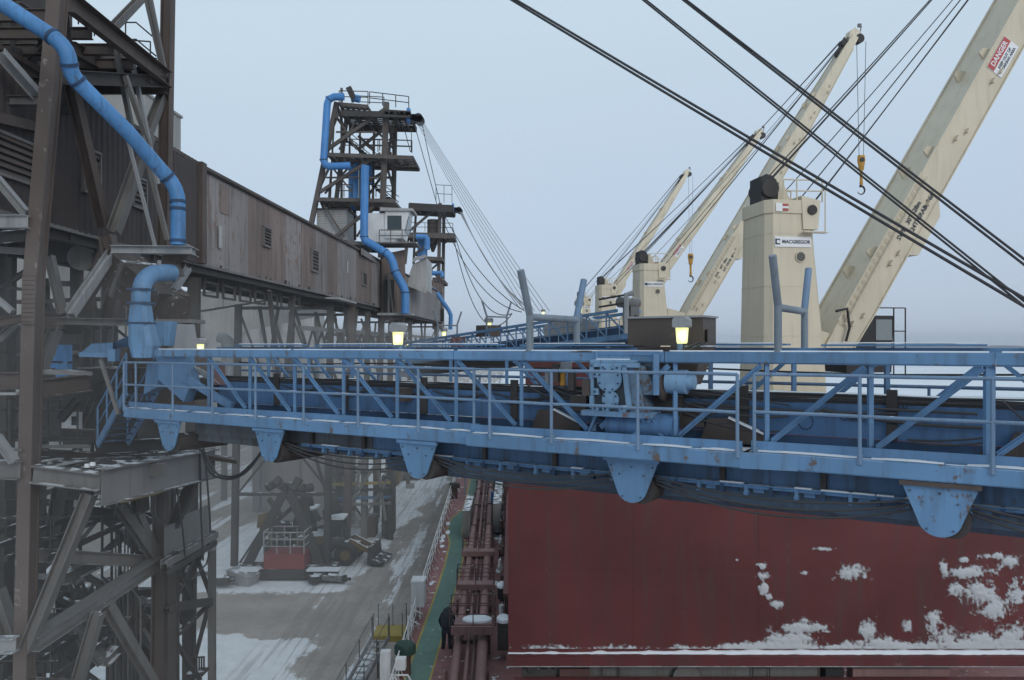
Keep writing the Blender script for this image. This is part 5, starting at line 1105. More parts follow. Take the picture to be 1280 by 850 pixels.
for k in range(5): x = 132+k*14; nb('lattice_bar', (x, 772, 29), (x+8, 758, 29), .06, .06, 'grey', 'bar')
mb = MB(); mb.box(at(10, 720, 27), 2.0, 1.0, 8); NT.part('machine_casing', mb, M['dark']); mb = MB(); mb.box(at(82, 806, 27), 2.2, 1.5, 1.3); NT.part('machine_casing', mb, M['dark']); mb = MB(); mb.box(at(180, 800, 31), 2.0, 1.2, 2.9); NT.part('machine_casing', mb, M['dark'])
for x, y, w_, h_ in ((172, 803, .28, .26), (183, 803, .28, .26)): mb = MB(); mb.box(at(x, y, 30.3 if x > 100 else 26), w_, .05, h_); NT.part('pale_panel', mb, M['siding'])
for x in (170, 181): mb = MB(); mb.cyl(at(x, 790, 30.35), at(x, 790, 30.6), .27, 16); mb.box(at(x, 794, 30.5), .54, .24, .2); NT.part('pale_drum_end', mb, M['siding'])
for k in range(14):
    mb = MB(); x = 84+k*3.2; mb.tube([at(x, 598, 25), at(x, 625, 25)] if k < 9 else [at(46+(k-9)*9, 850, 24), at(46+(k-9)*9, 815, 24)], .035, 5); NT.part('rail_post', mb, M['dark'])
for y in (612, 622): mb = MB(); mb.tube([at(84, y, 25), at(120, y, 25)], .035, 5); NT.part('handrail', mb, M['dark'])
# secondary bracing of the tower's rear and far frames
LV = [.8, 4.0, 7.2, 10.4, 13.2]
for (xa, ya), (xb, yb) in (((-11.5, 25.6), (-16.6, 26.2)), ((-16.8, 19.6), (-16.8, 26)), ((-13.9, 26.4), (-17.8, 29.5))):
    for z0, z1 in zip(LV, LV[1:]):
        for p, q, w_ in (((xa, ya, z0), (xb, yb, z1), .12), ((xb, yb+.12, z0), (xa, ya+.12, z1), .12), ((xa, ya, z1), (xb, yb, z1), .18)):
            mb = MB(); mb.bar(p, q, w_*.7, w_); NT.part('brace', mb, M['dark'])
for z in (7.3, 10.5, 4.2):
    for k in range(5):
        mb = MB(); mb.bar((-12-k*1.05, 20.6, z), (-12-k*1.05, 26, z), .10, .14); NT.part('joist', mb, M['dark'])
    for yy in (20.8, 23.4):
        for dz in (.5, 1.0): mb = MB(); mb.tube([(-11.8, yy, z+dz), (-16.6, yy, z+dz)], .022, 5); NT.part('handrail', mb, M['dark'])
        for k in range(4): mb = MB(); mb.tube([(-12-k*1.4, yy, z), (-12-k*1.4, yy, z+1)], .022, 5); NT.part('rail_post', mb, M['dark'])
for k in range(9):
    mb = MB(); x = -11.7-.18*k; mb.tube([(x, 25.2+.1*k, 1), (x, 25.2+.1*k, 8+(k % 4)*2), (x-.5-.2*(k % 3), 25.2+.1*k, 8.6+(k % 4)*2), (x-.5-.2*(k % 3), 25.3+.1*k, H+3)], .03+.02*(k % 3), 6); NT.part('conduit', mb, M['dark' if k % 3 else 'grey'])
for k in range(6):
    mb = MB(); z = H-3+k*.9; mb.tube([(-17, 27.5, z), (-13.5, 27.2, z+.1*(k % 2)), (-12.6, 26.6, z-.5)], .05+.03*(k % 2), 6); NT.part('conduit', mb, M[('grey', 'dark', 'brown')[k % 3]])
# cables hanging down the tower
for k, pts in enumerate(([(252, 562, 23), (262, 590, 23), (285, 599, 23), (308, 590, 21), (330, 560, 18)], [(254, 560, 23), (266, 588, 23), (288, 596, 23), (310, 586, 21), (331, 558, 18)], [(256, 565, 23), (272, 593, 23), (294, 597, 22.5), (332, 562, 18)])):
    P = [at(*q) for q in pts]; S_ = []
    for i in range(len(P)-1):
        p0, p1, p2, p3 = P[max(0, i-1)], P[i], P[i+1], P[min(len(P)-1, i+2)]
        for q in range(5):
            t_ = q/5; S_.append(.5*((2*p1)+(p2-p0)*t_+(2*p0-5*p1+4*p2-p3)*t_*t_+(3*p1-p0-3*p2+p3)*t_**3))
    mb = MB(); mb.tube(S_+[P[-1]], .03, 6); NT.part('hanging_cable', mb, M['hose'])
for pts in ([(250, 560, 23.5), (251, 640, 23.5), (254, 700, 25)], [(256, 565, 23.5), (262, 640, 23.5), (263, 665, 25)], [(190, 560, 23), (189, 640, 23), (198, 662, 23), (208, 640, 23), (212, 560, 23)], [(215, 565, 23), (228, 660, 24), (232, 700, 25)], [(196, 560, 22.6), (194, 645, 22.6), (203, 655, 22.6), (215, 560, 22.6)], [(232, 700, 25), (222, 722, 26), (240, 724, 26), (258, 705, 27), (262, 690, 27)]):
    mb = MB(); mb.tube([at(*q) for q in pts], .03, 6); NT.part('hanging_cable', mb, M['hose'])
# low trestle beside the tower
LT = Thing('pipe_trestle', 'low braced steel trestle with railing standing on snow below the tower', 'trestle', at(250, 900, 28))
def lt(name, p, q, w_, mat='dark', prof='ib'):
    a, b = at(*p), at(*q); mb = MB(); (mb.ib(a, b, w_, w_, (0, 1, 0), w_*.12) if prof == 'ib' else mb.bar(a, b, w_, w_, (0, 1, 0))); LT.part(name, mb, M[mat])
lt('post', (265, 664, 28), (265, 1003, 28), .22, 'grey'); lt('post', (217, 690, 24.5), (217, 1085, 24.5), .26, 'dark'); lt('post', (235, 640, 30), (235, 965, 30), .32, 'dark')
lt('beam', (205, 705, 23.5), (269, 668, 28), .22, 'grey'); lt('beam', (205, 716, 23.5), (268, 678, 28), .2, 'dark'); lt('beam', (208, 760, 24), (263, 752, 28), .25, 'dark')
for p, q in (((267, 664, 28), (238, 722, 28)), ((240, 680, 28), (266, 752, 28)), ((262, 752, 28), (242, 830, 28)), ((220, 710, 25), (240, 752, 27)), ((240, 700, 27), (218, 752, 25)), ((262, 755, 28), (220, 795, 25)), ((218, 800, 25), (250, 850, 27))): lt('brace', p, q, .12, 'dark', 'bar')
mb = MB(); mb.tube([at(242, 684, 27.4), at(268, 686, 27.9)], .09, 8); LT.part('pipe', mb, M['lgrey'])
for L_ in ([(205, 640, 30), (262, 634, 34)], ): 
    mb = MB(); mb.hexa([at(205, 705, 24), at(262, 668, 27.8), at(262, 660, 29), at(205, 690, 25.5)], [at(205, 640+20, 24), at(262, 632, 27.8), at(262, 630, 29), at(205, 655, 25.5)]); LT.part('side_sheet', mb, M['plate'])
mb = MB(); mb.bar(at(225, 585, 23.2), at(268, 578, 24.6), .05, .9); NT.part('platform_girder', mb, M['plate'])
for k in range(4): mb = MB(); x = 246+k*3; mb.tube([at(x, 822, 27), at(x, 838, 27)], .03, 5); LT.part('rail_post', mb, M['dark'])
mb = MB(); mb.tube([at(238, 822, 27), at(256, 821, 27)], .03, 5); mb.box(at(246, 840, 27), .6, .6, .08); LT.part('landing', mb, M['dark'])
# blue stair off the boom tail
ST = Thing('access_stair', 'blue steel access stair dropping from the dock end of the near boom', 'stair', at(140, 560, 20))
a0, a1 = at(158, 490, 19.6), at(122, 556, 20.6)
for off in (V(0, 0, 0), V(.55, .45, 0)):
    mb = MB(); mb.bar(a0+off, a1+off, .05, .18); ST.part('stringer', mb, M['blueclean'])
    mb = MB(); mb.tube([a0+off+V(0, 0, .95), a1+off+V(0, 0, .95)], .025, 6); mb.tube([a0+off+V(0, 0, .5), a1+off+V(0, 0, .5)], .02, 6); ST.part('handrail', mb, M['blueclean'])
    for k in range(4): mb = MB(); p = (a0+off).lerp(a1+off, k/3); mb.tube([p, p+V(0, 0, .95)], .025, 6); ST.part('rail_post', mb, M['blueclean'])
for k in range(8): mb = MB(); p = a0.lerp(a1, (k+.5)/8)+V(.27, .22, 0); mb.bar(p-V(.27, .22, 0), p+V(.27, .22, 0), .2, .03); ST.part('tread', mb, M['darkblue'])
# ---------------- blue dust pipes and chutes by the near tower
def smooth(P, n=6):
    S_ = []
    for i in range(len(P)-1):
        p0, p1, p2, p3 = P[max(0, i-1)], P[i], P[i+1], P[min(len(P)-1, i+2)]
        for q in range(n):
            t_ = q/n; S_.append(.5*((2*p1)+(p2-p0)*t_+(2*p0-5*p1+4*p2-p3)*t_*t_+(3*p1-p0-3*p2+p3)*t_**3))
    return S_+[P[-1]]
def pipe(name, label, P, r, mat, collars=(), group=None, n=18):
    pts = [at(*q) for q in P]; t = Thing(name, label, 'pipe', pts[-1], group)
    mb = MB(); mb.tube(pts, r, n); t.part('pipe', mb, M[mat])
    for k in collars:
        i = int(k); p = pts[i].lerp(pts[min(i+1, len(pts)-1)], k-i); d = (pts[min(i+1, len(pts)-1)]-pts[max(i-(0 if k > i else 1), 0)]).normalized()
        mb = MB(); mb.cyl(p-d*.035, p+d*.035, r*1.13, n); t.part('collar', mb, M['darkblue'])
    return t
nr = .172
pipe('dust_pipe', 'large blue dust pipe angling down across the near brown tower', [(-30, -16, 17.2), (20, 16, 17.3), (64, 44.5, 17.4), (71, 50, 17.4), (77, 56, 17.4), (82, 63, 17.42), (85.5, 72, 17.45), (86.5, 80, 17.5), (89, 90, 17.6), (94, 98, 17.7), (101, 106, 17.8), (160, 165, 18.6), (207, 219, 19.2), (214, 227, 19.3), (219, 236, 19.3), (222, 246, 19.3), (222.5, 256, 19.3), (222.5, 306, 19.3)], nr, 'pipe', (2.2, 7.0, 9.5, 12.3, 15.6, 16.1, 16.9))
t = Thing('dust_duct', 'blue hooked dust duct flaring down onto the dock end of the near boom', 'duct', at(180, 446, 19.2))
mb = MB(); mb.tube(smooth([at(214, 341, 20.2), at(203, 341, 19.8), at(190, 343, 19.5), at(180, 352, 19.3), at(176.5, 366, 19.2), at(176, 382, 19.2)], 5), .215, 18); du = t.part('elbow', mb, M['duct'])
def rect(cx, cy, d, hw, hd): c = at(cx, cy, d); return [c+V(x*hw, y*hd, 0) for x, y in ((-1, -.7), (-.6, -1), (.6, -1), (1, -.7), (1, .7), (.6, 1), (-.6, 1), (-1, .7))]
mb = MB(); mb.loft([rect(176, 381, 19.2, .20, .2), rect(176.5, 403, 19.2, .235, .24)]); mb.loft([rect(176.5, 403, 19.2, .235, .24), rect(181, 432, 19.2, .29, .3), rect(182, 447, 19.2, .23, .3)]); t.part('transition', mb, M['duct'], du)
for cy, r_ in ((362, .235), (379, .235), (404, .25)): mb = MB(); c = at(176.3, cy, 19.2); mb.box(c, r_*2.05, r_*2.05, .05); t.part('flange', mb, M['darkblue'], du)
mb = MB(); mb.tube([at(199, 326, 19.6), at(199, 345, 19.7)], .05, 8); t.part('hanger', mb, M['lgrey'])
mb = MB(); mb.loft([rect(202, 402, 20.4, .36, .36), rect(202, 410, 20.4, .34, .34), rect(203, 432, 20.4, .26, .26)]); t.part('side_hopper', mb, M['duct'])
t = Thing('transfer_chute', 'brown inclined transfer chute with peeling patches feeding the near boom', 'chute', at(215, 405, 21))
a, b = at(138, 326, 22.6), at(212, 388, 21.4)
mb = MB(); mb.bar(a, b, .95, .95); t.part('chute_body', mb, M['chute']); mb = MB(); mb.cyl(a.lerp(b, .45), b+V(.12, 0, -.1), .50, 22); t.part('chute_barrel', mb, M['chute'])
mb = MB(); mb.bar(a.lerp(b, .38), a.lerp(b, .43), 1.08, 1.08); t.part('flange', mb, M['grey'])
mb = MB(); mb.loft([rect(219, 345, 20.8, .2, .2), rect(212, 330, 20.8, .2, .2), rect(220, 318, 20.8, .28, .2)]); t.part('drop_leg', mb, M['brown'])
mb = MB(); mb.hexa([at(210, 440, 20.5), at(248, 440, 20.5), at(248, 436, 22), at(210, 436, 22)], [at(212, 404, 20.5), at(243, 406, 20.5), at(243, 404, 22), at(212, 402, 22)]); t.part('receiving_box', mb, M['lgrey']); mb = MB(); mb.box(at(226, 402, 21), .9, 1, .10); t.part('box_lid', mb, M['grey'])
t = Thing('blue_shroud', 'sagging pale blue sheet shroud left of the hooked duct', 'shroud', at(120, 447, 20.3))
mb = MB(); mb.loft([[at(101, 445, 20.2), at(101, 441, 20.2), at(103, 439, 21.3), at(103, 446, 21.3)], [at(114, 446, 20.2), at(114, 430, 20.2), at(116, 429, 21.3), at(116, 446, 21.3)], [at(141, 445, 20.2), at(141, 428, 20.2), at(142, 428, 21.3), at(142, 446, 21.3)]]); t.part('sheet', mb, M['duct'])
mb = MB(); mb.bar(at(100, 443, 20.1), at(140, 444, 20.1), .1, .12); mb.box(at(144, 444, 20.1), .18, .4, .3); t.part('lower_band', mb, M['blueclean'])
mb = MB(); mb.cyl(at(150, 447, 20.4), at(163, 447, 20.4), .26, 16); t.part('shaft', mb, M['brown']); mb = MB(); mb.hexa([at(142, 436, 20.8), at(168, 440, 20.6), at(168, 440, 21.5), at(142, 436, 21.5)], [at(142, 428, 20.8), at(165, 418, 20.6), at(165, 418, 21.5), at(142, 428, 21.5)]); t.part('guard', mb, M['navy'])

# ================================================================ FAR LOADING TOWERS
def fartower(label, beams, decks, rails, loc):
    t = Thing('loading_tower', label, 'tower', loc, 'distant loading towers')
    for (p, q, w_, m_) in beams:
        a, b = at(*p), at(*q); mb = MB(); mb.bar(a, b, w_, w_, (0, 1, 0)); t.part('leg' if w_ > .38 else 'brace', mb, M[m_])
    for (x0, y0, d0, x1, y1, d1, th, m_) in decks:
        a, b = at(x0, y0, d0), at(x1, y1, d0); mb = MB(); z0 = a.z; 
        for yy in (d0+.1, d1-.1): e_ = MB(); e_.bar(V(a.x, yy, z0-th/2), V(b.x, yy, b.z-th/2), .16, th*.8); t.part('deck_beam', e_, M[m_])
        n_ = max(4, int((d1-d0)/.62))
        for k in range(n_): yy = d0+(d1-d0)*(k+.5)/n_; mb.bar(V(a.x, yy, z0-.04), V(b.x, yy, b.z-.04), .34, .06)
        for k in range(6): xx = k/5; p_ = V(a.x, 0, z0).lerp(V(b.x, 0, b.z), xx); e_ = MB(); e_.bar(V(p_.x, d0, p_.z-th*.45), V(p_.x, d1, p_.z-th*.45), .12, th*.6); t.part('joist', e_, M[m_])
        t.part('grating', mb, M[m_], kind='stuff')
    for (x0, y0, x1, y1, d, h) in rails:
        a, b = at(x0, y0, d), at(x1, y1, d); n = max(2, int((b-a).length/1.6)+1)
        mb = MB()
        for k in range(n+1): p = a.lerp(b, k/n); mb.tube([p, p+V(0, 0, h)], .045, 5)
        for f in (.5, 1): mb.tube([a+V(0, 0, h*f), b+V(0, 0, h*f)], .045, 5)
        t.part('railing', mb, M['dark'])
    return t
br = 'tower'
T1 = fartower('tall open steel loading tower with decks and blue piping above the gallery end', [
 ((421, 128, 72), (387, 290, 72), 0.41, br), ((483, 128, 72), (476, 322, 72), 0.48, br), ((427, 110, 75.6), (427, 262, 75.6), 0.20, br), ((494, 150, 76), (491, 300, 76), 0.40, br), ((433, 150, 76), (414, 300, 76), 0.36, br),
 ((482, 136, 71.8), (409, 187, 71.8), 0.30, br), ((476, 192, 71.8), (400, 240, 71.8), 0.28, br), ((476, 251, 71.8), (416, 298, 71.8), 0.28, br), ((478, 163, 73), (447, 187, 74), 0.25, br), ((448, 170, 74), (468, 188, 74), 0.25, br), ((478, 216, 74), (452, 232, 74), 0.24, br),
 ((422, 132, 73), (434, 178, 76), 0.20, br), ((412, 170, 73), (424, 140, 76), 0.17, br), ((398, 238, 73), (412, 208, 75.6), 0.20, br), ((400, 250, 73), (420, 300, 76), 0.17, br), ((484, 150, 74), (494, 190, 76), 0.26, br), ((492, 150, 75.6), (478, 245, 74), 0.24, br), ((488, 190, 74), (494, 240, 76), 0.20, br), ((415, 200, 75.6), (410, 260, 75.6), 0.15, br), ((443, 215, 76), (443, 300, 76), 0.33, br), ((460, 214, 75), (464, 300, 75), 0.20, br), ((513, 203, 74), (492, 212, 74), 0.13, br), ((470, 250, 76), (450, 262, 76), 0.20, br), ((396, 262, 73), (412, 300, 73), 0.10, br), ((478, 300, 72.4), (478, 430, 72.4), 0.33, br)],
 [(427, 137, 71, 512, 139, 76, .62, 'dark'), (424, 127, 72, 459, 130, 76, .42, br), (409, 190, 71, 516, 194, 76, .42, br), (397, 246, 71, 492, 248, 76, .4, br), (480, 136, 71, 512, 138, 73, .5, 'dark'), (420, 300, 71, 470, 302, 77, .4, 'grey')],
 [(424, 128, 460, 129, 72, 1.05), (462, 130, 511, 136, 72, 1.1), (440, 134, 480, 136, 75.6, 1.1), (430, 189, 515, 191, 72, 1.1), (455, 188, 514, 190, 75.6, 1.1), (420, 246, 440, 246, 72, 1.1), (470, 246, 490, 247, 75.6, 1.1)], at(440, 300, 76))
for p, q, w_ in (((424, 150, 72), (446, 187, 72), .16), ((446, 150, 72.2), (424, 187, 72.2), .16), ((460, 152, 76), (492, 186, 76), .2), ((491, 200, 76), (462, 242, 76), .2), ((412, 205, 72), (440, 240, 72), .16), ((440, 205, 72.2), (406, 242, 72.2), .16), ((480, 196, 73), (493, 240, 75.5), .2), ((404, 255, 72), (430, 296, 72), .16), ((470, 255, 72.2), (446, 296, 72.2), .18), ((437, 140, 75), (437, 262, 75), .16), ((450, 140, 75.2), (450, 262, 75.2), .16), ((468, 140, 75), (466, 262, 75), .2), ((418, 140, 73), (412, 262, 73), .14), ((500, 140, 75.6), (513, 190, 75.6), .07), ((514, 160, 72), (515, 188, 72), .06), ((420, 165, 72), (470, 165, 72), .14), ((408, 222, 72), (476, 222, 72), .14), ((482, 165, 73.5), (494, 165, 76), .16), ((480, 222, 73.5), (493, 222, 76), .16)):
    mb = MB(); mb.bar(at(*p), at(*q), w_, w_, (0, 1, 0)); T1.part('brace', mb, M[br])
for x in (420, 432, 444, 456, 468, 480, 492, 504):
    for y, d in ((146, 0), (196, 0)): mb = MB(); mb.bar(at(x, y, 71.6), V(at(x, y, 71.6).x, 76, at(x, y, 71.6).z), .12, .25); T1.part('joist', mb, M[br])
for p in ((438, 178, 74), (464, 230, 75)):    # inside stairs
    mb = MB(); a = at(*p); 
    for k in range(8): mb.box(a+V(.32*k, 0, -.26*k), .5, .9, .05)
    for z in (1.0, .5): mb.tube([a+V(-.2, 0, z), a+V(2.6, 0, z-2.2)], .04, 5)
    T1.part('stair', mb, M['dark'])
# slatted machine house and white control cab on the tower
t = Thing('machine_house', 'pale grey slatted machine house at the foot of the tall tower', 'machine house', at(415, 300, 73))
a = at(396, 300, 72.5); ww, hh = 2.75, 2.75
mb = MB(); mb.box(a+V(ww/2, 2, hh/2), ww-.1, 4, hh); t.part('wall', mb, M['siding'])
for k in range(13): mb = MB(); z = hh*(k+.5)/13; mb.hexa([a+V(0, -.08, z-.10), a+V(ww, -.08, z-.10), a+V(ww, 0, z-.10), a+V(0, 0, z-.10)], [a+V(0, -.02, z+.09), a+V(ww, -.02, z+.09), a+V(ww, 0, z+.09), a+V(0, 0, z+.09)]); t.part('slat', mb, M['siding'])
mb = MB(); mb.box(a+V(ww/2, 2, hh+.06), ww+.3, 4.3, .12); t.part('roof', mb, M['brown'])
t = Thing('control_cab', 'white operator cab with slanted windows jutting from the tall tower', 'control cab', at(490, 305, 71))
a = at(459, 303, 71)
mb = MB(); mb.box(a+V(1.3, 1.2, 1.3), 2.5, 2.4, 2.6); t.part('rear_room', mb, M['white'])
P = [V(1.6, 0, .35), V(3.2, 0, .35), V(3.75, 0, 2.75), V(1.6, 0, 2.75)]
mb = MB(); mb.prism([a+p+V(0, -.15, 0) for p in P], V(0, 2.6, 0)); cab_ = t.part('front_room', mb, M['white'])
mb = MB(); mb.box(a+V(2.45, -.17, 1.7), 1.25, .06, 1.3); t.part('window', mb, M['glass'], cab_)
mb = MB(); mb.hexa([a+V(3.32, .0, .95), a+V(3.34, 2.3, .95), a+V(3.42, 2.3, .95), a+V(3.40, 0, .95)], [a+V(3.62, 0, 2.3), a+V(3.64, 2.3, 2.3), a+V(3.72, 2.3, 2.3), a+V(3.70, 0, 2.3)]); t.part('window', mb, M['glass'], cab_)
mb = MB(); mb.prism([a+p for p in (V(1.2, -.4, 2.75), V(4.1, -.4, 2.75), V(4.1, -.4, 2.95), V(1.2, -.4, 3.05))], V(0, 3, 0)); t.part('roof', mb, M['siding'])
mb = MB(); mb.box(a+V(2.6, 1, -.1), 3.6, 3.4, .12); t.part('floor', mb, M['grey'])
for x in (1.2, 2.2, 3.2, 4.2): mb = MB(); mb.tube([a+V(x, -.7, -.1), a+V(x, -.7, 1)], .05, 5); t.part('rail_post', mb, M['grey'])
mb = MB(); mb.tube([a+V(1.2, -.7, 1), a+V(4.2, -.7, 1)], .05, 5); mb.tube([a+V(1.2, -.7, .5), a+V(4.2, -.7, .5)], .05, 5); t.part('railing', mb, M['grey'])
# brown lower casing beneath the cab and pale hopper casings beyond
t = Thing('tower_casing', 'brown sheet casing below the white cab beside the bent blue pipe', 'casing', at(490, 400, 73))
mb = MB(); mb.hexa([at(477, 402, 72), at(508, 398, 72), at(508, 396, 80), at(480, 398, 80)], [at(477, 318, 72), at(506, 312, 72), at(506, 320, 80), at(480, 324, 80)]); t.part('casing', mb, M['corr_rust'])
mb = MB(); mb.box(at(486, 372, 71.7), .9, .4, 3.2); t.part('door_recess', mb, M['black']); mb = MB(); mb.bar(at(487, 352, 71.5), at(492, 396, 71.5), .15, .15); mb.bar(at(486, 340, 71.5), at(486, 398, 71.5), .2, .2); t.part('strut', mb, M['grey'])
mb = MB(); mb.box(at(495, 393, 71), 3.0, 2.0, .2); t.part('landing', mb, M['lgrey'])
t = Thing('hopper_casing', 'pale sloping sheet hopper casing between the two far towers', 'casing', at(524, 362, 90))
mb = MB(); mb.prism([at(508, 352, 88), at(516, 330, 88), at(533, 322, 88), at(533, 363, 88)], V(0, 6, 0)); t.part('casing', mb, M['siding']); mb = MB(); mb.hexa([at(515, 328, 87.5), at(534, 321, 87.5), at(534, 321, 95), at(515, 328, 95)], [at(517, 322, 87.5), at(532, 318, 87.5), at(532, 318, 95), at(517, 322, 95)]); t.part('roof', mb, M['siding']); mb = MB(); mb.bar(at(508, 354, 87.7), at(534, 364, 87.7), .3, .5); t.part('skirt', mb, M['siding'])
T2 = fartower('smaller second loading tower farther along the gallery, partly behind the first', [
 ((514, 254, 118), (506, 330, 118), 0.46, br), ((550, 254, 118), (547, 415, 118), 0.49, br), ((555, 260, 121), (553, 415, 121), 0.46, br), ((520, 260, 121), (517, 330, 121), 0.33, br),
 ((548, 258, 117.5), (508, 292, 117.5), 0.33, br), ((548, 296, 117.5), (518, 318, 117.5), 0.33, br), ((546, 290, 120), (520, 320, 122), 0.26, br), ((566, 298, 120), (556, 304, 120), 0.20, br), ((532, 330, 119), (550, 350, 119), 0.26, br), ((547, 330, 118), (530, 345, 118), 0.26, br)],
 [(511, 253, 116, 566, 256, 121, 1.2, 'dark'), (507, 290, 116, 567, 291, 121, .9, br), (530, 320, 116, 552, 321, 121, .6, br), (536, 350, 116, 556, 350, 121, .6, br)],
 [(545, 253, 565, 254, 118, 2.6), (508, 289, 566, 290, 118, 1.3)], at(530, 330, 120))
mb = MB(); mb.cyl(at(542, 275, 119), at(542, 297, 119), .95, 14); mb.cyl(at(542, 297, 119), at(541, 315, 119), .95, 14, .2); T2.part('cyclone', mb, M['brown'])
t = Thing('end_casing', 'brown sheet end casing under the second far tower', 'casing', at(550, 410, 117)); mb = MB(); mb.box(at(548, 380, 118), 1.4, 4, 7.5); t.part('casing', mb, M['corr_rust']); mb = MB(); mb.box(at(550, 394, 115.8), 1.1, .3, 1.8); t.part('opening', mb, M['black'])
# pipes on the far towers
pipe('far_pipe', 'blue pipe looping down the left side of the tall tower', [(430, 121, 71), (418, 121, 71), (411, 124, 71), (409, 131, 71), (404.5, 200, 71), (407, 206, 71), (412, 208, 71), (438, 207, 71)], .33, 'pipefar', (2, 4), 'blue pipes on the far towers', 12)
pipe('far_pipe', 'long blue pipe dropping past the white cab then bending to a landing', [(457, 207, 70), (456, 212, 70), (455, 296, 70), (457, 301, 70), (462, 304, 70), (482, 316, 69.5), (488, 321, 69.5), (491, 328, 69.4), (494, 340, 69.3), (504, 358, 69.2), (506.5, 366, 69.1), (506.5, 392, 69)], .36, 'pipefar', (2, 5, 8, 10), 'blue pipes on the far towers', 12)
pipe('far_pipe', 'thin bent blue pipe at the end of the farther gallery', [(541, 361, 112), (546, 366, 112), (561, 388, 112), (563.5, 394, 112), (563, 412, 112)], .30, 'pipefar', (), 'blue pipes on the far towers', 10)
pipe('far_pipe', 'short blue pipe elbows on the second far tower', [(520, 296, 115), (532, 296, 115), (534, 299, 115), (534, 312, 115)], .42, 'pipefar', (), 'blue pipes on the far towers', 10)
pipe('far_pipe', 'blue level pipe above the farther casing', [(534, 342, 115), (552, 341, 115), (553, 346, 115)], .36, 'pipefar', (), 'blue pipes on the far towers', 10)
t = Thing('dust_collector', 'upright blue dust collector cylinder inside the tall tower', 'dust collector', at(442, 245, 75)); mb = MB(); mb.cyl(at(442, 200, 75), at(442, 248, 75), .48, 18); mb.cyl(at(458, 207, 74.5), at(458, 230, 74.5), .55, 18); t.part('drum', mb, M['pipefar']); mb = MB(); mb.cyl(at(442, 248, 75), at(442, 262, 75), .48, 18, .2); t.part('cone', mb, M['pipefar'])
t = Thing('dust_collector', 'small blue dust collector drum on the second far tower', 'dust collector', at(528, 320, 119)); mb = MB(); mb.cyl(at(528, 294, 119), at(528, 325, 119), .75, 14); t.part('drum', mb, M['pipefar'])
for (x, y, d, lab) in ((517, 146, 72, 'rope sheave head at the top right of the tall tower'), (570, 261, 117, 'rope sheave head at the top right of the second far tower')):
    t = Thing('sheave_head', lab, 'sheave', at(x, y, d), 'rope sheave heads'); s = d/72
    mb = MB(); mb.box(at(x-6/s, y-1, d), .3, .9, 1.2); t.part('bracket', mb, M['pipefar']); mb = MB(); mb.bar(at(x-6/s, y, d), at(x+4/s, y+3/s, d), .5, .5); t.part('arm', mb, M['dark'])
    for dx, dy in ((0, 3), (6, 2), (8, 5)): mb = MB(); c = at(x+dx/s, y+dy/s, d); mb.cyl(c-V(0, .25, 0), c+V(0, .25, 0), .42, 14); t.part('sheave', mb, M['black'])
t = Thing('roof_winch', 'tilted dark blue winch motor on top of the tall tower', 'winch', at(440, 128, 73)); mb = MB(); mb.bar(at(436, 110, 73), at(443, 125, 73), .5, .7, (0, 1, 0)); t.part('drum_arm', mb, M['dark']); mb = MB(); mb.cyl(at(440, 122, 73), at(450, 124, 73), .35, 12); t.part('motor', mb, M['pipefar'])
# ================================================================ BUILDINGS BEHIND
def shed(label, x0, x1, y0, y1, zt, ridge, mat, roofmat='snow', ribs=0, name='shed'):
    t = Thing(name, label, 'building', ((x0+x1)/2, (y0+y1)/2, 0))
    mb = MB(); mb.box(((x0+x1)/2, (y0+y1)/2, zt/2), x1-x0, y1-y0, zt); t.part('wall', mb, M[mat])
    if ridge is not None:
        ym = (y0+y1)/2; mb = MB(); mb.prism([V(x0-.4, y0-.5, zt), V(x0-.4, ym, zt+ridge), V(x0-.4, y1+.5, zt), V(x0-.4, y1+.5, zt+.02-.25), V(x0-.4, y0-.5, zt-.25)], V(x1-x0+.8, 0, 0)); t.part('roof', mb, M[roofmat])
    n = max(2, int((x1-x0)/4))
    for k in range(1, n): mb = MB(); x = x0+(x1-x0)*k/n; mb.box((x, y0-.04, zt/2), .12, .1, zt-.5); t.part('wall_seam', mb, M['grey'])
    return t
# low snowy-roofed shed seen under the near gallery, and the bigger grey hall beyond it
t = shed('grey shed with snow covered roof seen beneath the near gallery', -80, -55, 118, 140, H+5.4, 3.8, 'concrete')
for px, y0, y1 in ((83, 336, 376), (120, 352, 378)):
    mb = MB(); d = 117; mb.cyl(at(px, y0, d), at(px, y1, d), .5, 12); t.part('blue_vent', mb, M['pipefar'])
shed('tall pale grey grain hall behind the snowy roofed shed', -130, -78, 152, 175, H+15, 1.2, 'concrete', 'concrete')
shed('wide pale grey hall with snowy eaves behind the gallery bents', -76, -41, 150, 175, H+10.4, 3.2, 'concrete', name='hall')
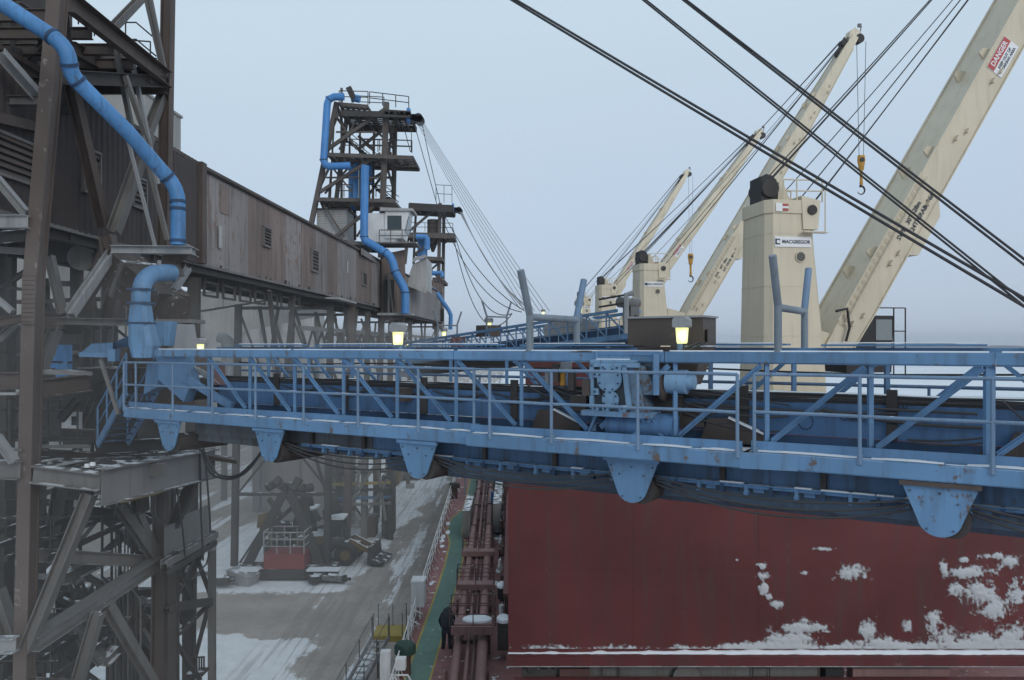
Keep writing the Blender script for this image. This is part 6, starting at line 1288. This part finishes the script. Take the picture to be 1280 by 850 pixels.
# concrete silos in a row
for k, px in enumerate((270, 290, 310, 330, 352, 374)):
    d = 138; c = at(px, 432, d); t = Thing('silo', 'pale concrete silo, %s in the row behind the gallery' % ('first from the near end', 'second from the near end', 'third from the near end', 'fourth from the near end', 'fifth from the near end', 'last at the far end')[k], 'silo', (c.x, d+k*1.0, 0), 'concrete silos in a row')
    mb = MB(); mb.cyl((c.x, d+k, 0), (c.x, d+k, H+6.2), 1.5, 20); t.part('barrel', mb, M['siding']); mb = MB(); mb.cyl((c.x, d+k, H+6.2), (c.x, d+k, H+6.5), 1.55, 20, 1.2); t.part('cap', mb, M['concrete'])
t = Thing('inclined_gallery', 'grey sheet clad conveyor gallery sloping up behind the bents', 'gallery', at(320, 400, 86))
a, b = at(246, 408, 80), at(410, 378, 96); mb = MB(); mb.bar(a, b, 2.2, 2.6); t.part('casing', mb, M['siding']); mb = MB(); mb.bar(a+V(0, -1.15, 1.32), b+V(0, -1.15, 1.32), .3, .22); mb.bar(a+V(0, -1.15, -1.32), b+V(0, -1.15, -1.32), .3, .2); t.part('edge_angle', mb, M['dark'])
mb = MB(); mb.bar(a.lerp(b, .05)+V(0, -1.13, 0), a.lerp(b, .12)+V(0, -1.13, 0), .1, 2.2); t.part('pale_panel', mb, M['lgrey'])
for f in (.18, .55, .9): p = a.lerp(b, f); mb = MB(); mb.bar(V(p.x, p.y, 0), p-V(0, 0, 1.2), .5, .5); t.part('leg', mb, M['grey'])
t = Thing('curved_spout', 'pale curved sheet spout rising behind the boom top chord', 'spout', at(285, 440, 60)); mb = MB(); mb.tube(smooth([at(273, 421, 60), at(282, 424, 60), at(288, 432, 60), at(291, 446, 60), at(292, 470, 60)]), .42, 10); t.part('spout', mb, M['lgrey'])
# concrete headhouse behind the near tower
t = Thing('headhouse', 'tall concrete elevator headhouse rising behind the near tower', 'building', (-42, 100, 0))
mb = MB(); a, b = at(60, 104, 92), at(181, 126, 92); mb.box(((a.x+b.x)/2, 97, 24), b.x-a.x, 10, 48-2*(48/2-b.z/2) if False else 48); 
mb = MB(); zt = at(0, 117, 92).z; mb.box(((a.x+b.x)/2, 97, zt/2), b.x-a.x, 10, zt); t.part('wall', mb, M['concrete']); mb = MB(); mb.box(((a.x+b.x)/2, 97, zt+.15), b.x-a.x+.4, 10.4, .3); t.part('parapet', mb, M['concrete'])
mb = MB(); 
for k in range(9): x = b.x-k*.7; mb.tube([(x, 92.2, zt+.3), (x, 92.2, zt+1.4)], .05, 5)
mb.tube([(b.x, 92.2, zt+1.4), (b.x-6, 92.2, zt+1.4)], .05, 5); t.part('railing', mb, M['grey'])
t = Thing('grey_tower_block', 'weathered pale block seen through the upper braces of the near tower', 'building', (-44, 70, 0)); a, b = at(-20, 130, 66), at(58, 75, 66); mb = MB(); mb.box(((a.x+b.x)/2, 70, b.z/2), b.x-a.x, 6, b.z); t.part('wall', mb, M['concrete']); mb = MB(); mb.box(((a.x+b.x)/2, 70, b.z+.2), b.x-a.x+.5, 6.5, .4); t.part('parapet', mb, M['grey'])
# yard buildings beyond the braced bent
shed('pale sheet wall of a low yard building behind the braced bent', -20.6, -15.2, 67.5, 78, 9.4, None, 'siding2', name='yard_building')
shed('tan pillar like side building left of the braced bent', -25, -23.4, 77, 82, 6.3, None, 'concrete', name='yard_building')
# scaffold-like loading steelwork by the quay road
t = Thing('quay_steelwork', 'dim yellow and blue railed loading steelwork beyond the braced bent', 'steelwork', at(450, 680, 70))
for x, d in ((424, 66), (455, 66), (488, 66), (470, 72), (440, 72)):
    mb = MB(); p = at(x, 560, d); mb.ib(V(p.x, d, 0), p, .45, .45, (0, 1, 0), .05); t.part('post', mb, M['grey' if x in (455, 440) else 'dark'])
for y, m_ in ((606, 'yellow'), (614, 'dark'), (624, 'navy'), (632, 'grey'), (592, 'dark')): mb = MB(); mb.bar(at(408, y, 65.6), at(488, y-3, 65.6), .12, .22); t.part('rail', mb, M[m_])
for p, q in (((450, 575, 65), (446, 615, 65)), ((478, 568, 65), (420, 655, 65)), ((460, 640, 65.5), (484, 600, 65.5)), ((470, 570, 65.5), (482, 650, 65.5)), ((430, 640, 66), (452, 615, 66))): mb = MB(); mb.bar(at(*p), at(*q), .22, .22, (0, 1, 0)); t.part('brace', mb, M['grey'])
mb = MB(); mb.box(at(486, 630, 67), .9, 2, 5); t.part('casing', mb, M['dark']); mb = MB(); a = at(462, 668, 67.5); mb.box((a.x, 67.5, .85), 1.2, 1.4, 1.7); t.part('plinth', mb, M['brown'])
for k in range(9): mb = MB(); mb.box(at(436+k*1.2, 640+k*2.4, 66), 1.3, .3, .06); t.part('stair_tread', mb, M['grey'])
t = Thing('yellow_excavator', 'ochre machine arm housing beside the snowy quay road far off', 'machine', at(500, 610, 84)); mb = MB(); mb.prism([at(486, 616, 82), at(498, 606, 82), at(500, 578, 82), at(486, 580, 82)], V(0, 3, 0)); t.part('body', mb, M['machyel']); mb = MB(); mb.bar(at(491, 612, 82), at(492, 618, 80), .4, 1.2); t.part('foot', mb, M['dark']); mb = MB(); mb.tube([at(492, 590, 81.5), at(500, 582, 81.5)], .2, 8); t.part('arm', mb, M['machyel'])
# parked cars at the far end of the road
for px, py, lab, m_ in ((505, 598, 'dark parked vehicle with snowy roof at the far end of the quay road', 'dark'), (518, 597, 'second dark parked vehicle further right at the far end of the quay road', 'black')):
    d = 16000/(py-432); c = at(px, py, d); t = Thing('parked_car', lab, 'car', (c.x, d, 0), 'vehicles parked at the far end of the road')
    def cp(x, y, z): return V(c.x+x, d+y, z)
    mb = MB(); mb.loft([[cp(x*.85, y, z) for x in (-1, 1) for y in ((-2.1, 2.1) if x < 0 else (2.1, -2.1))] for z in (.35, .95)]); mb.loft([[cp(-.8, -1.3, .95), cp(-.8, 1.4, .95), cp(.8, 1.4, .95), cp(.8, -1.3, .95)], [cp(-.65, -.9, 1.6), cp(-.65, 1.0, 1.6), cp(.65, 1.0, 1.6), cp(.65, -.9, 1.6)]]); t.part('body', mb, M[m_])
    mb = MB(); mb.box(cp(0, 0, 1.64), 1.25, 1.8, .08); t.part('snow_cap', mb, M['snow'])
    mb = MB(); mb.box(cp(0, -1.13, 1.28), 1.15, .05, .42); t.part('rear_window', mb, M['glass'])
    for x in (-.8, .8):
        for y in (-1.3, 1.3): mb = MB(); mb.cyl(cp(x-.1, y, .34), cp(x+.1, y, .34), .34, 14); t.part('wheel', mb, M['black'])
# ================================================================ YARD MACHINES
gY = 55.0
t = Thing('man_basket', 'red man basket with wire mesh cage standing in the braced bent', 'man basket', at(355, 716, gY))
a = at(329.5, 716, 54.4); W_ = 2.75; z0 = .75
mb = MB(); mb.box(a*1+V(W_/2, .9, z0+.55-a.z), W_, 1.8, 1.1); t.part('tub', mb, M['basket'] if 'basket' in M else M['hatch'])
for x in (0, .33, .66, 1): 
    for y in (0, 1.8): mb = MB(); p = V(a.x+W_*x, a.y+y, z0+1.1); mb.bar(p, p+V(0, 0, 1.45), .07, .07); t.part('cage_post', mb, M['lgrey'])
for z in (1.6, 2.1, 2.55):
    for y in (0, 1.8): mb = MB(); mb.bar(V(a.x, a.y+y, z0+z), V(a.x+W_, a.y+y, z0+z), .06, .06); t.part('cage_rail', mb, M['lgrey'])
    for x in (0, W_): mb = MB(); mb.bar(V(a.x+x, a.y, z0+z), V(a.x+x, a.y+1.8, z0+z), .06, .06); t.part('cage_rail', mb, M['lgrey'])
mb = MB(); mb.box(V(a.x+W_/2, a.y+.9, .45), 6.8, 1.9, .7); t.part('skid', mb, M['dark']); mb = MB(); mb.box(V(a.x-1.3, a.y-.2, .85), 2.2, 1.0, .1); mb.box(V(a.x+W_+1.4, a.y-.2, .85), 2.2, .8, .1); t.part('skid_snow', mb, M['snow'])
def loader(label, x, y, s, yaw, cabm):
    c = V(x, y, 0); ca, sa = math.cos(yaw), math.sin(yaw)
    def q(a, b, z): return c+V(ca*a-sa*b, sa*a+ca*b, z)*s
    t = Thing('wheel_loader', label, 'loader', c, 'loaders parked in the bent')
    mb = MB(); mb.hexa([q(-2.6, -1.1, .9), q(.2, -1.1, .9), q(.2, 1.1, .9), q(-2.6, 1.1, .9)], [q(-2.5, -1.0, 2.0), q(.2, -1.0, 2.2), q(.2, 1.0, 2.2), q(-2.5, 1.0, 2.0)]); t.part('engine_hood', mb, M['machyel'])
    mb = MB(); mb.hexa([q(-.4, -.85, 2.0), q(1.1, -.85, 1.6), q(1.1, .85, 1.6), q(-.4, .85, 2.0)], [q(-.3, -.75, 3.4), q(.9, -.75, 3.4), q(.9, .75, 3.4), q(-.3, .75, 3.4)]); cb = t.part('cab', mb, M['glass']); mb = MB(); mb.box(q(.3, 0, 3.47), 1.6*s, 1.7*s, .16*s); t.part('cab_roof', mb, M['snow'], cb)
    mb = MB(); mb.hexa([q(.5, -.6, .8), q(2.4, -.5, .8), q(2.4, .5, .8), q(.5, .6, .8)], [q(.5, -.6, 1.7), q(2.2, -.5, 1.5), q(2.2, .5, 1.5), q(.5, .6, 1.7)]); t.part('front_frame', mb, M['machyel'])
    for b in (-.7, .7): mb = MB(); mb.bar(q(1.6, b, 1.8), q(3.4, b, .9), .2*s, .35*s); t.part('lift_arm', mb, M['machyel'])
    mb = MB(); mb.prism([q(3.2, -1.5, .2), q(4.4, -1.5, .1), q(4.5, -1.5, .25), q(3.6, -1.5, .5), q(3.5, -1.5, 1.5), q(3.3, -1.5, 1.5)], q(0, 3.0, 0)-q(0, 0, 0)); t.part('bucket', mb, M['dark'])
    for a_, r in ((-1.6, .85), (1.5, .85)):
        for b in (-1.2, 1.2):
            mb = MB(); mb.loft([[q(a_+r*k*math.cos(g), b+w_, r+r*k*math.sin(g)) for g in [6.283*i/18 for i in range(18)]] for w_, k in ((-.3, .85), (-.25, 1), (.25, 1), (.3, .85))], True, True); w__ = t.part('wheel', mb, M['black']); mb = MB(); mb.cyl(q(a_, b-.31, r), q(a_, b+.31, r), r*.45*s, 12); t.part('rim', mb, M['machyel'], w__)
t = Thing('bent_machinery', 'bulky dark conveyor drive machinery crowding the braced bent above the red basket', 'machinery', (-16, 57, 0))
rr = random.Random(17)
for k in range(26):
    x = rr.uniform(-18.6, -13.0); y = rr.uniform(56.6, 60.5); z = rr.uniform(.3, 4.6); mb = MB()
    if k % 3 == 0: mb.cyl((x, y, z), (x+rr.uniform(.5, 1.4), y+.2, z+rr.uniform(-.3, .3)), rr.uniform(.25, .7), 14); t.part('drum', mb, M['dark'])
    elif k % 3 == 1: mb.bar((x, y, z), (x+rr.uniform(-1.6, 1.6), y+rr.uniform(-.5, .5), z+rr.uniform(.4, 2)), .25, .3); t.part('strut', mb, M['dark' if k % 2 else 'brown'])
    else: mb.hexa([(x, y, z), (x+1, y, z), (x+1, y+.8, z), (x, y+.8, z)], [(x+.1, y+.1, z+.9), (x+.9, y, z+1.1), (x+.9, y+.7, z+1), (x+.15, y+.7, z+.8)]); t.part('casing', mb, M['dark' if k % 4 else 'machyel'])
for k in range(7):
    mb = MB(); x = -17.2+k*.45; mb.cyl((x, 56.2, 6.0+.25*math.sin(k)), (x+.35, 56.6, 6.2+.4*math.sin(k*2)), .3, 12); t.part('drum', mb, M['dark'])
mb = MB(); mb.prism([V(-15.8, 55.6, 5.8), V(-15.2, 55.6, 5.8), V(-12.9, 55.6, .5), V(-13.6, 55.6, .5)], (0, .35, 0)); mb.prism([V(-16.2, 55.6, 5.8), V(-15.6, 55.6, 5.8), V(-18.2, 55.6, .5), V(-18.9, 55.6, .5)], (0, .35, 0)); t.part('portal_strut', mb, M['dark'])
loader('yellow wheel loader with snowy cab roof behind the red man basket', -16.2, 62, 1.0, R(15), 0)
loader('second dim wheel loader with dark bucket at the bent right leg', -13.4, 59.5, .95, R(-5), 0)
def heap(name, label, cat, x, y, seed, s, mats):
    t = Thing(name, label, cat, (x, y, 0)); rr = random.Random(seed)
    for k, m_ in enumerate(mats):
        mb = MB(); c = V(x+rr.uniform(-1, 1)*s, y+rr.uniform(-.8, .8)*s, .3*s+rr.uniform(0, .25)*s); ang = rr.uniform(-.7, .7); ax = V(math.cos(ang), math.sin(ang), rr.uniform(-.15, .15)).normalized(); ay = V(0, 0, 1).cross(ax).normalized()
        mb.box(c, rr.uniform(.7, 1.6)*s, rr.uniform(.35, .6)*s, rr.uniform(.3, .5)*s, (ax, ay, ax.cross(ay))); mb.cyl(c+ax*.5*s, c+ax*1.1*s, .12*s, 10); o = t.part('iron_piece', mb, M[m_])
        mb = MB(); mb.box(c+V(0, 0, .28*s), .6*s, .35*s, .08, (ax, ay, ax.cross(ay))); t.part('snow_cap', mb, M['snow'], o)
p = at(286, 731, 53.5); heap('plough_parts', 'rusty yellow plough parts lying in snow left of the red basket', 'machine parts', p.x, p.y, 3, .9, ('machyel', 'brown', 'machyel', 'dark'))
p = at(304, 728, 53.8); t = Thing('steel_bin', 'pale grey steel bin tilted on the snow left of the red basket', 'bin', (p.x, p.y, 0)); mb = MB(); ax = V(.93, -.32, -.18).normalized(); ay = V(0, 0, 1).cross(ax).normalized(); mb.loft([[V(p.x, p.y, z)+ax*u*k+ay*v*k for u, v in ((-.9, -.6), (.9, -.6), (.9, .6), (-.9, .6))] for z, k in ((.05, .9), (.75, 1), (.82, 1.05))]); t.part('tub', mb, M['lgrey'])
p = at(411, 728, 53.8); heap('scrap_heap', 'snow dusted dark iron scrap lying right of the red basket', 'scrap', p.x, p.y, 8, .9, ('dark', 'grey', 'dark', 'brown', 'dark'))
p = at(250, 722, 55); heap('tow_gear', 'dark towing gear on the snow beside the low trestle', 'machine parts', p.x, p.y, 5, .6, ('dark', 'brown', 'dark'))
# ================================================================ PERSON
def person():
    base = S(-2.28, 34.2, .01)
    t = Thing('person', 'person in dark work jacket and trousers bending over beside the green walkway', 'person', base)
    me = bpy.data.meshes.new('body')
    P = {'pel': (0, 0, .92, .155), 'ch': (0, .22, 1.20, .20), 'sh': (0, .42, 1.36, .17), 'nk': (.02, .55, 1.40, .075), 'hd': (.03, .66, 1.42, .10), 'ht': (.03, .74, 1.38, .085),
         'lh': (-.11, 0, .86, .135), 'lk': (-.13, .10, .48, .105), 'la': (-.14, -.02, .08, .085), 'lt': (-.15, .15, .04, .045), 'rh': (.11, 0, .86, .135), 'rk': (.14, .06, .48, .105), 'ra': (.15, -.05, .08, .085), 'rt': (.16, .12, .04, .045),
         'ls': (-.22, .40, 1.33, .085), 'le': (-.34, .36, 1.04, .062), 'lw': (-.28, .46, .80, .045), 'lf': (-.26, .50, .71, .035), 'rs': (.22, .40, 1.33, .085), 're': (.34, .40, 1.05, .062), 'rw': (.26, .52, .84, .045), 'rf': (.24, .56, .75, .035)}
    K = list(P); E = [('pel', 'ch'), ('ch', 'sh'), ('sh', 'nk'), ('nk', 'hd'), ('hd', 'ht'), ('pel', 'lh'), ('lh', 'lk'), ('lk', 'la'), ('la', 'lt'), ('pel', 'rh'), ('rh', 'rk'), ('rk', 'ra'), ('ra', 'rt'), ('sh', 'ls'), ('ls', 'le'), ('le', 'lw'), ('lw', 'lf'), ('sh', 'rs'), ('rs', 're'), ('re', 'rw'), ('rw', 'rf')]
    me.from_pydata([P[k][:3] for k in K], [(K.index(a), K.index(b)) for a, b in E], [])
    o = bpy.data.objects.new('body', me); COL.objects.link(o)
    m = o.modifiers.new('skin', 'SKIN'); 
    for i, k in enumerate(K): me.skin_vertices[0].data[i].radius = (P[k][3], P[k][3])
    me.skin_vertices[0].data[0].use_root = True
    s = o.modifiers.new('sub', 'SUBSURF'); s.levels = 2; s.render_levels = 2
    dg = bpy.context.evaluated_depsgraph_get(); dg.update(); m2 = bpy.data.meshes.new_from_object(o.evaluated_get(dg)); bpy.data.objects.remove(o)
    m2.materials.clear(); m2.materials.append(M['fabric']); m2.materials.append(M['skin'])
    m2.polygons.foreach_set('use_smooth', [True]*len(m2.polygons))
    for p in m2.polygons:
        c = p.center; 
        if c.y > .60 and c.z > 1.2 and c.z < 1.42: p.material_index = 1
    b = bpy.data.objects.new('body', m2); COL.objects.link(b); b.parent = t.o
    mb = MB(); mb.loft([[base+V(.03+r*math.cos(a), .62+z*.8, 1.44+r*math.sin(a)) for a in [6.283*k/14 for k in range(14)]] for r, z in ((.11, -.10), (.125, -.02), (.12, .06), (.08, .10))], True, True); t.part('cap', mb, M['fabric'])
    mb = MB(); mb.loft([[base+V(.185*k*math.cos(a), y+.15*k*math.sin(a)*.5, z+.17*k*math.sin(a)) for a in [6.283*i/16 for i in range(16)]] for y, z, k in ((-.08, .86, 1.15), (.10, 1.05, 1.42), (.30, 1.24, 1.5), (.46, 1.36, 1.2))], True, True); t.part('jacket', mb, M['jacket'])
    for s_ in (-1, 1): mb = MB(); c = base+V(.15*s_, .04, .05); mb.loft([[c+V(.06*k*x, .15*y, z) for x, y in ((-1, -1), (1, -1), (1, .7), (.5, 1.1), (-.5, 1.1), (-1, .7))] for z, k in ((-.05, 1), (.03, 1), (.10, .8))], True, True); t.part('boot', mb, M['black'])
M['jacket'] = plain('dark_jacket', (.022, .026, .034), .9)
person()
# ================================================================ ROPES
def lerp_px(p, q, f): return (p[0]+(q[0]-p[0])*f, p[1]+(q[1]-p[1])*f)
anchor_d, end_d = 21.0, 9.3
def suspension(pa, pb, label, r=.022):
    # pa, pb in picture coordinates where the rope meets the tower sheaves and the boom end
    a, b = at(pa[0], pa[1], anchor_d), at(pb[0], pb[1], end_d); mb = MB(); n = 20
    mb.tube([a.lerp(b, k/n)-V(0, 0, .10*4*(k/n)*(1-k/n)) for k in range(n+1)], r, 8); solo('suspension_rope', mb, M['cable'], label, 'steel rope', a, 'suspension ropes of the near boom')
def through(x0, y0, x1, y1, xa, xb): f = (y1-y0)/(x1-x0); return (xa, y0+f*(xa-x0)), (xb, y1+f*(xb-x1))
suspension(*through(652, -3, 1280, 371, 150, 1400), 'upper rope of the longest pair, crossing low before the nearest crane', .020)
suspension(*through(646, -3, 1280, 381, 150, 1400), 'lower rope of the longest pair, crossing low before the nearest crane', .020)
suspension(*through(812, -3, 1263, 361, 150, 1400), 'upper rope of the middle pair ending just above the long pair', .014)
suspension(*through(808, -3, 1262, 366, 150, 1400), 'lower rope of the middle pair ending just above the long pair', .014)
suspension(*through(862, -3, 1280, 322, 150, 1400), 'upper rope of the highest pair crossing both jibs', .016)
suspension(*through(858, -3, 1280, 329, 150, 1400), 'lower rope of the highest pair crossing both jibs', .016)
# ropes from the far towers down to the far boom
def rope_far(a, b, sag, r, label, name='hoist_rope', group='ropes from the far towers', mat='palecable', cat='steel rope'):
    mb = MB(); n = 16; mb.tube([a.lerp(b, k/n)-V(0, 0, sag*4*(k/n)*(1-k/n)) for k in range(n+1)], r, 5); solo(name, mb, M[mat], label, cat, a, group)
names = ['first', 'second', 'third', 'fourth', 'fifth', 'sixth', 'seventh', 'eighth']
for k in range(6): rope_far(at(519+k*1.9, 149+k*.6, 72), at(656+k*6.2, 389, 56), .25, .024, names[k]+' pale rope from the left in the dense fan below the tall tower')
rope_far(at(518, 156, 72), at(548, 262, 72).lerp(at(652, 388, 60), .0), .0, .035, 'left dark hanging wire under the tall tower sheave', 'hanging_wire', mat='cable')
rope_far(at(548, 262, 72), at(652, 390, 60), 2.0, .035, 'left dark wire swinging low toward the far boom', 'hanging_wire', mat='cable')
rope_far(at(527, 152, 72), at(552, 262, 71), .2, .035, 'right dark hanging wire under the tall tower sheave', 'hanging_wire', mat='cable')
rope_far(at(552, 262, 71), at(655, 388, 60), 1.2, .035, 'right dark wire swinging low toward the far boom', 'hanging_wire', mat='cable')
for k in range(4): rope_far(at(574+k, 264, 117), at(650+k*5, 386, 95), .6+.5*k, .06, names[k]+' rope below the second far tower sheave counted from the top')
for k in range(2): rope_far(at(566, 285+k*8, 117), at(640, 392, 95), 4+k*2, .06, ('upper', 'lower')[k]+' slack cable drooping from the second far tower', 'slack_cable', mat='cable')
# ================================================================ AIR
mb = MB(); mb.box((0, 1560, 23), 5000, 3280, 58)
hz = mk('haze', mb, bpy.data.materials.new('dust_haze')); hz['kind'] = 'stuff'
hm = hz.data.materials[0]; hm.use_nodes = True; hn = hm.node_tree; hn.nodes.clear()
ho = hn.nodes.new('ShaderNodeOutputMaterial'); hv = hn.nodes.new('ShaderNodeVolumePrincipled'); hn.links.new(hv.outputs[0], ho.inputs['Volume'])
hv.inputs['Color'].default_value = (.80, .86, .95, 1); hv.inputs['Density'].default_value = .0003; hv.inputs['Anisotropy'].default_value = .2


# drifting grain dust low over the dock
mb = MB(); mb.box((-40, 74, 8.8), 70, 145, 17.2)
dz = mk('grain_dust', mb, bpy.data.materials.new('grain_dust')); dz['kind'] = 'stuff'
dm = dz.data.materials[0]; dm.use_nodes = True; dn = dm.node_tree; dn.nodes.clear()
do_ = dn.nodes.new('ShaderNodeOutputMaterial'); dv = dn.nodes.new('ShaderNodeVolumePrincipled'); dn.links.new(dv.outputs[0], do_.inputs['Volume'])
dv.inputs['Color'].default_value = (.97, .95, .92, 1); dv.inputs['Density'].default_value = .0075; dv.inputs['Anisotropy'].default_value = .2
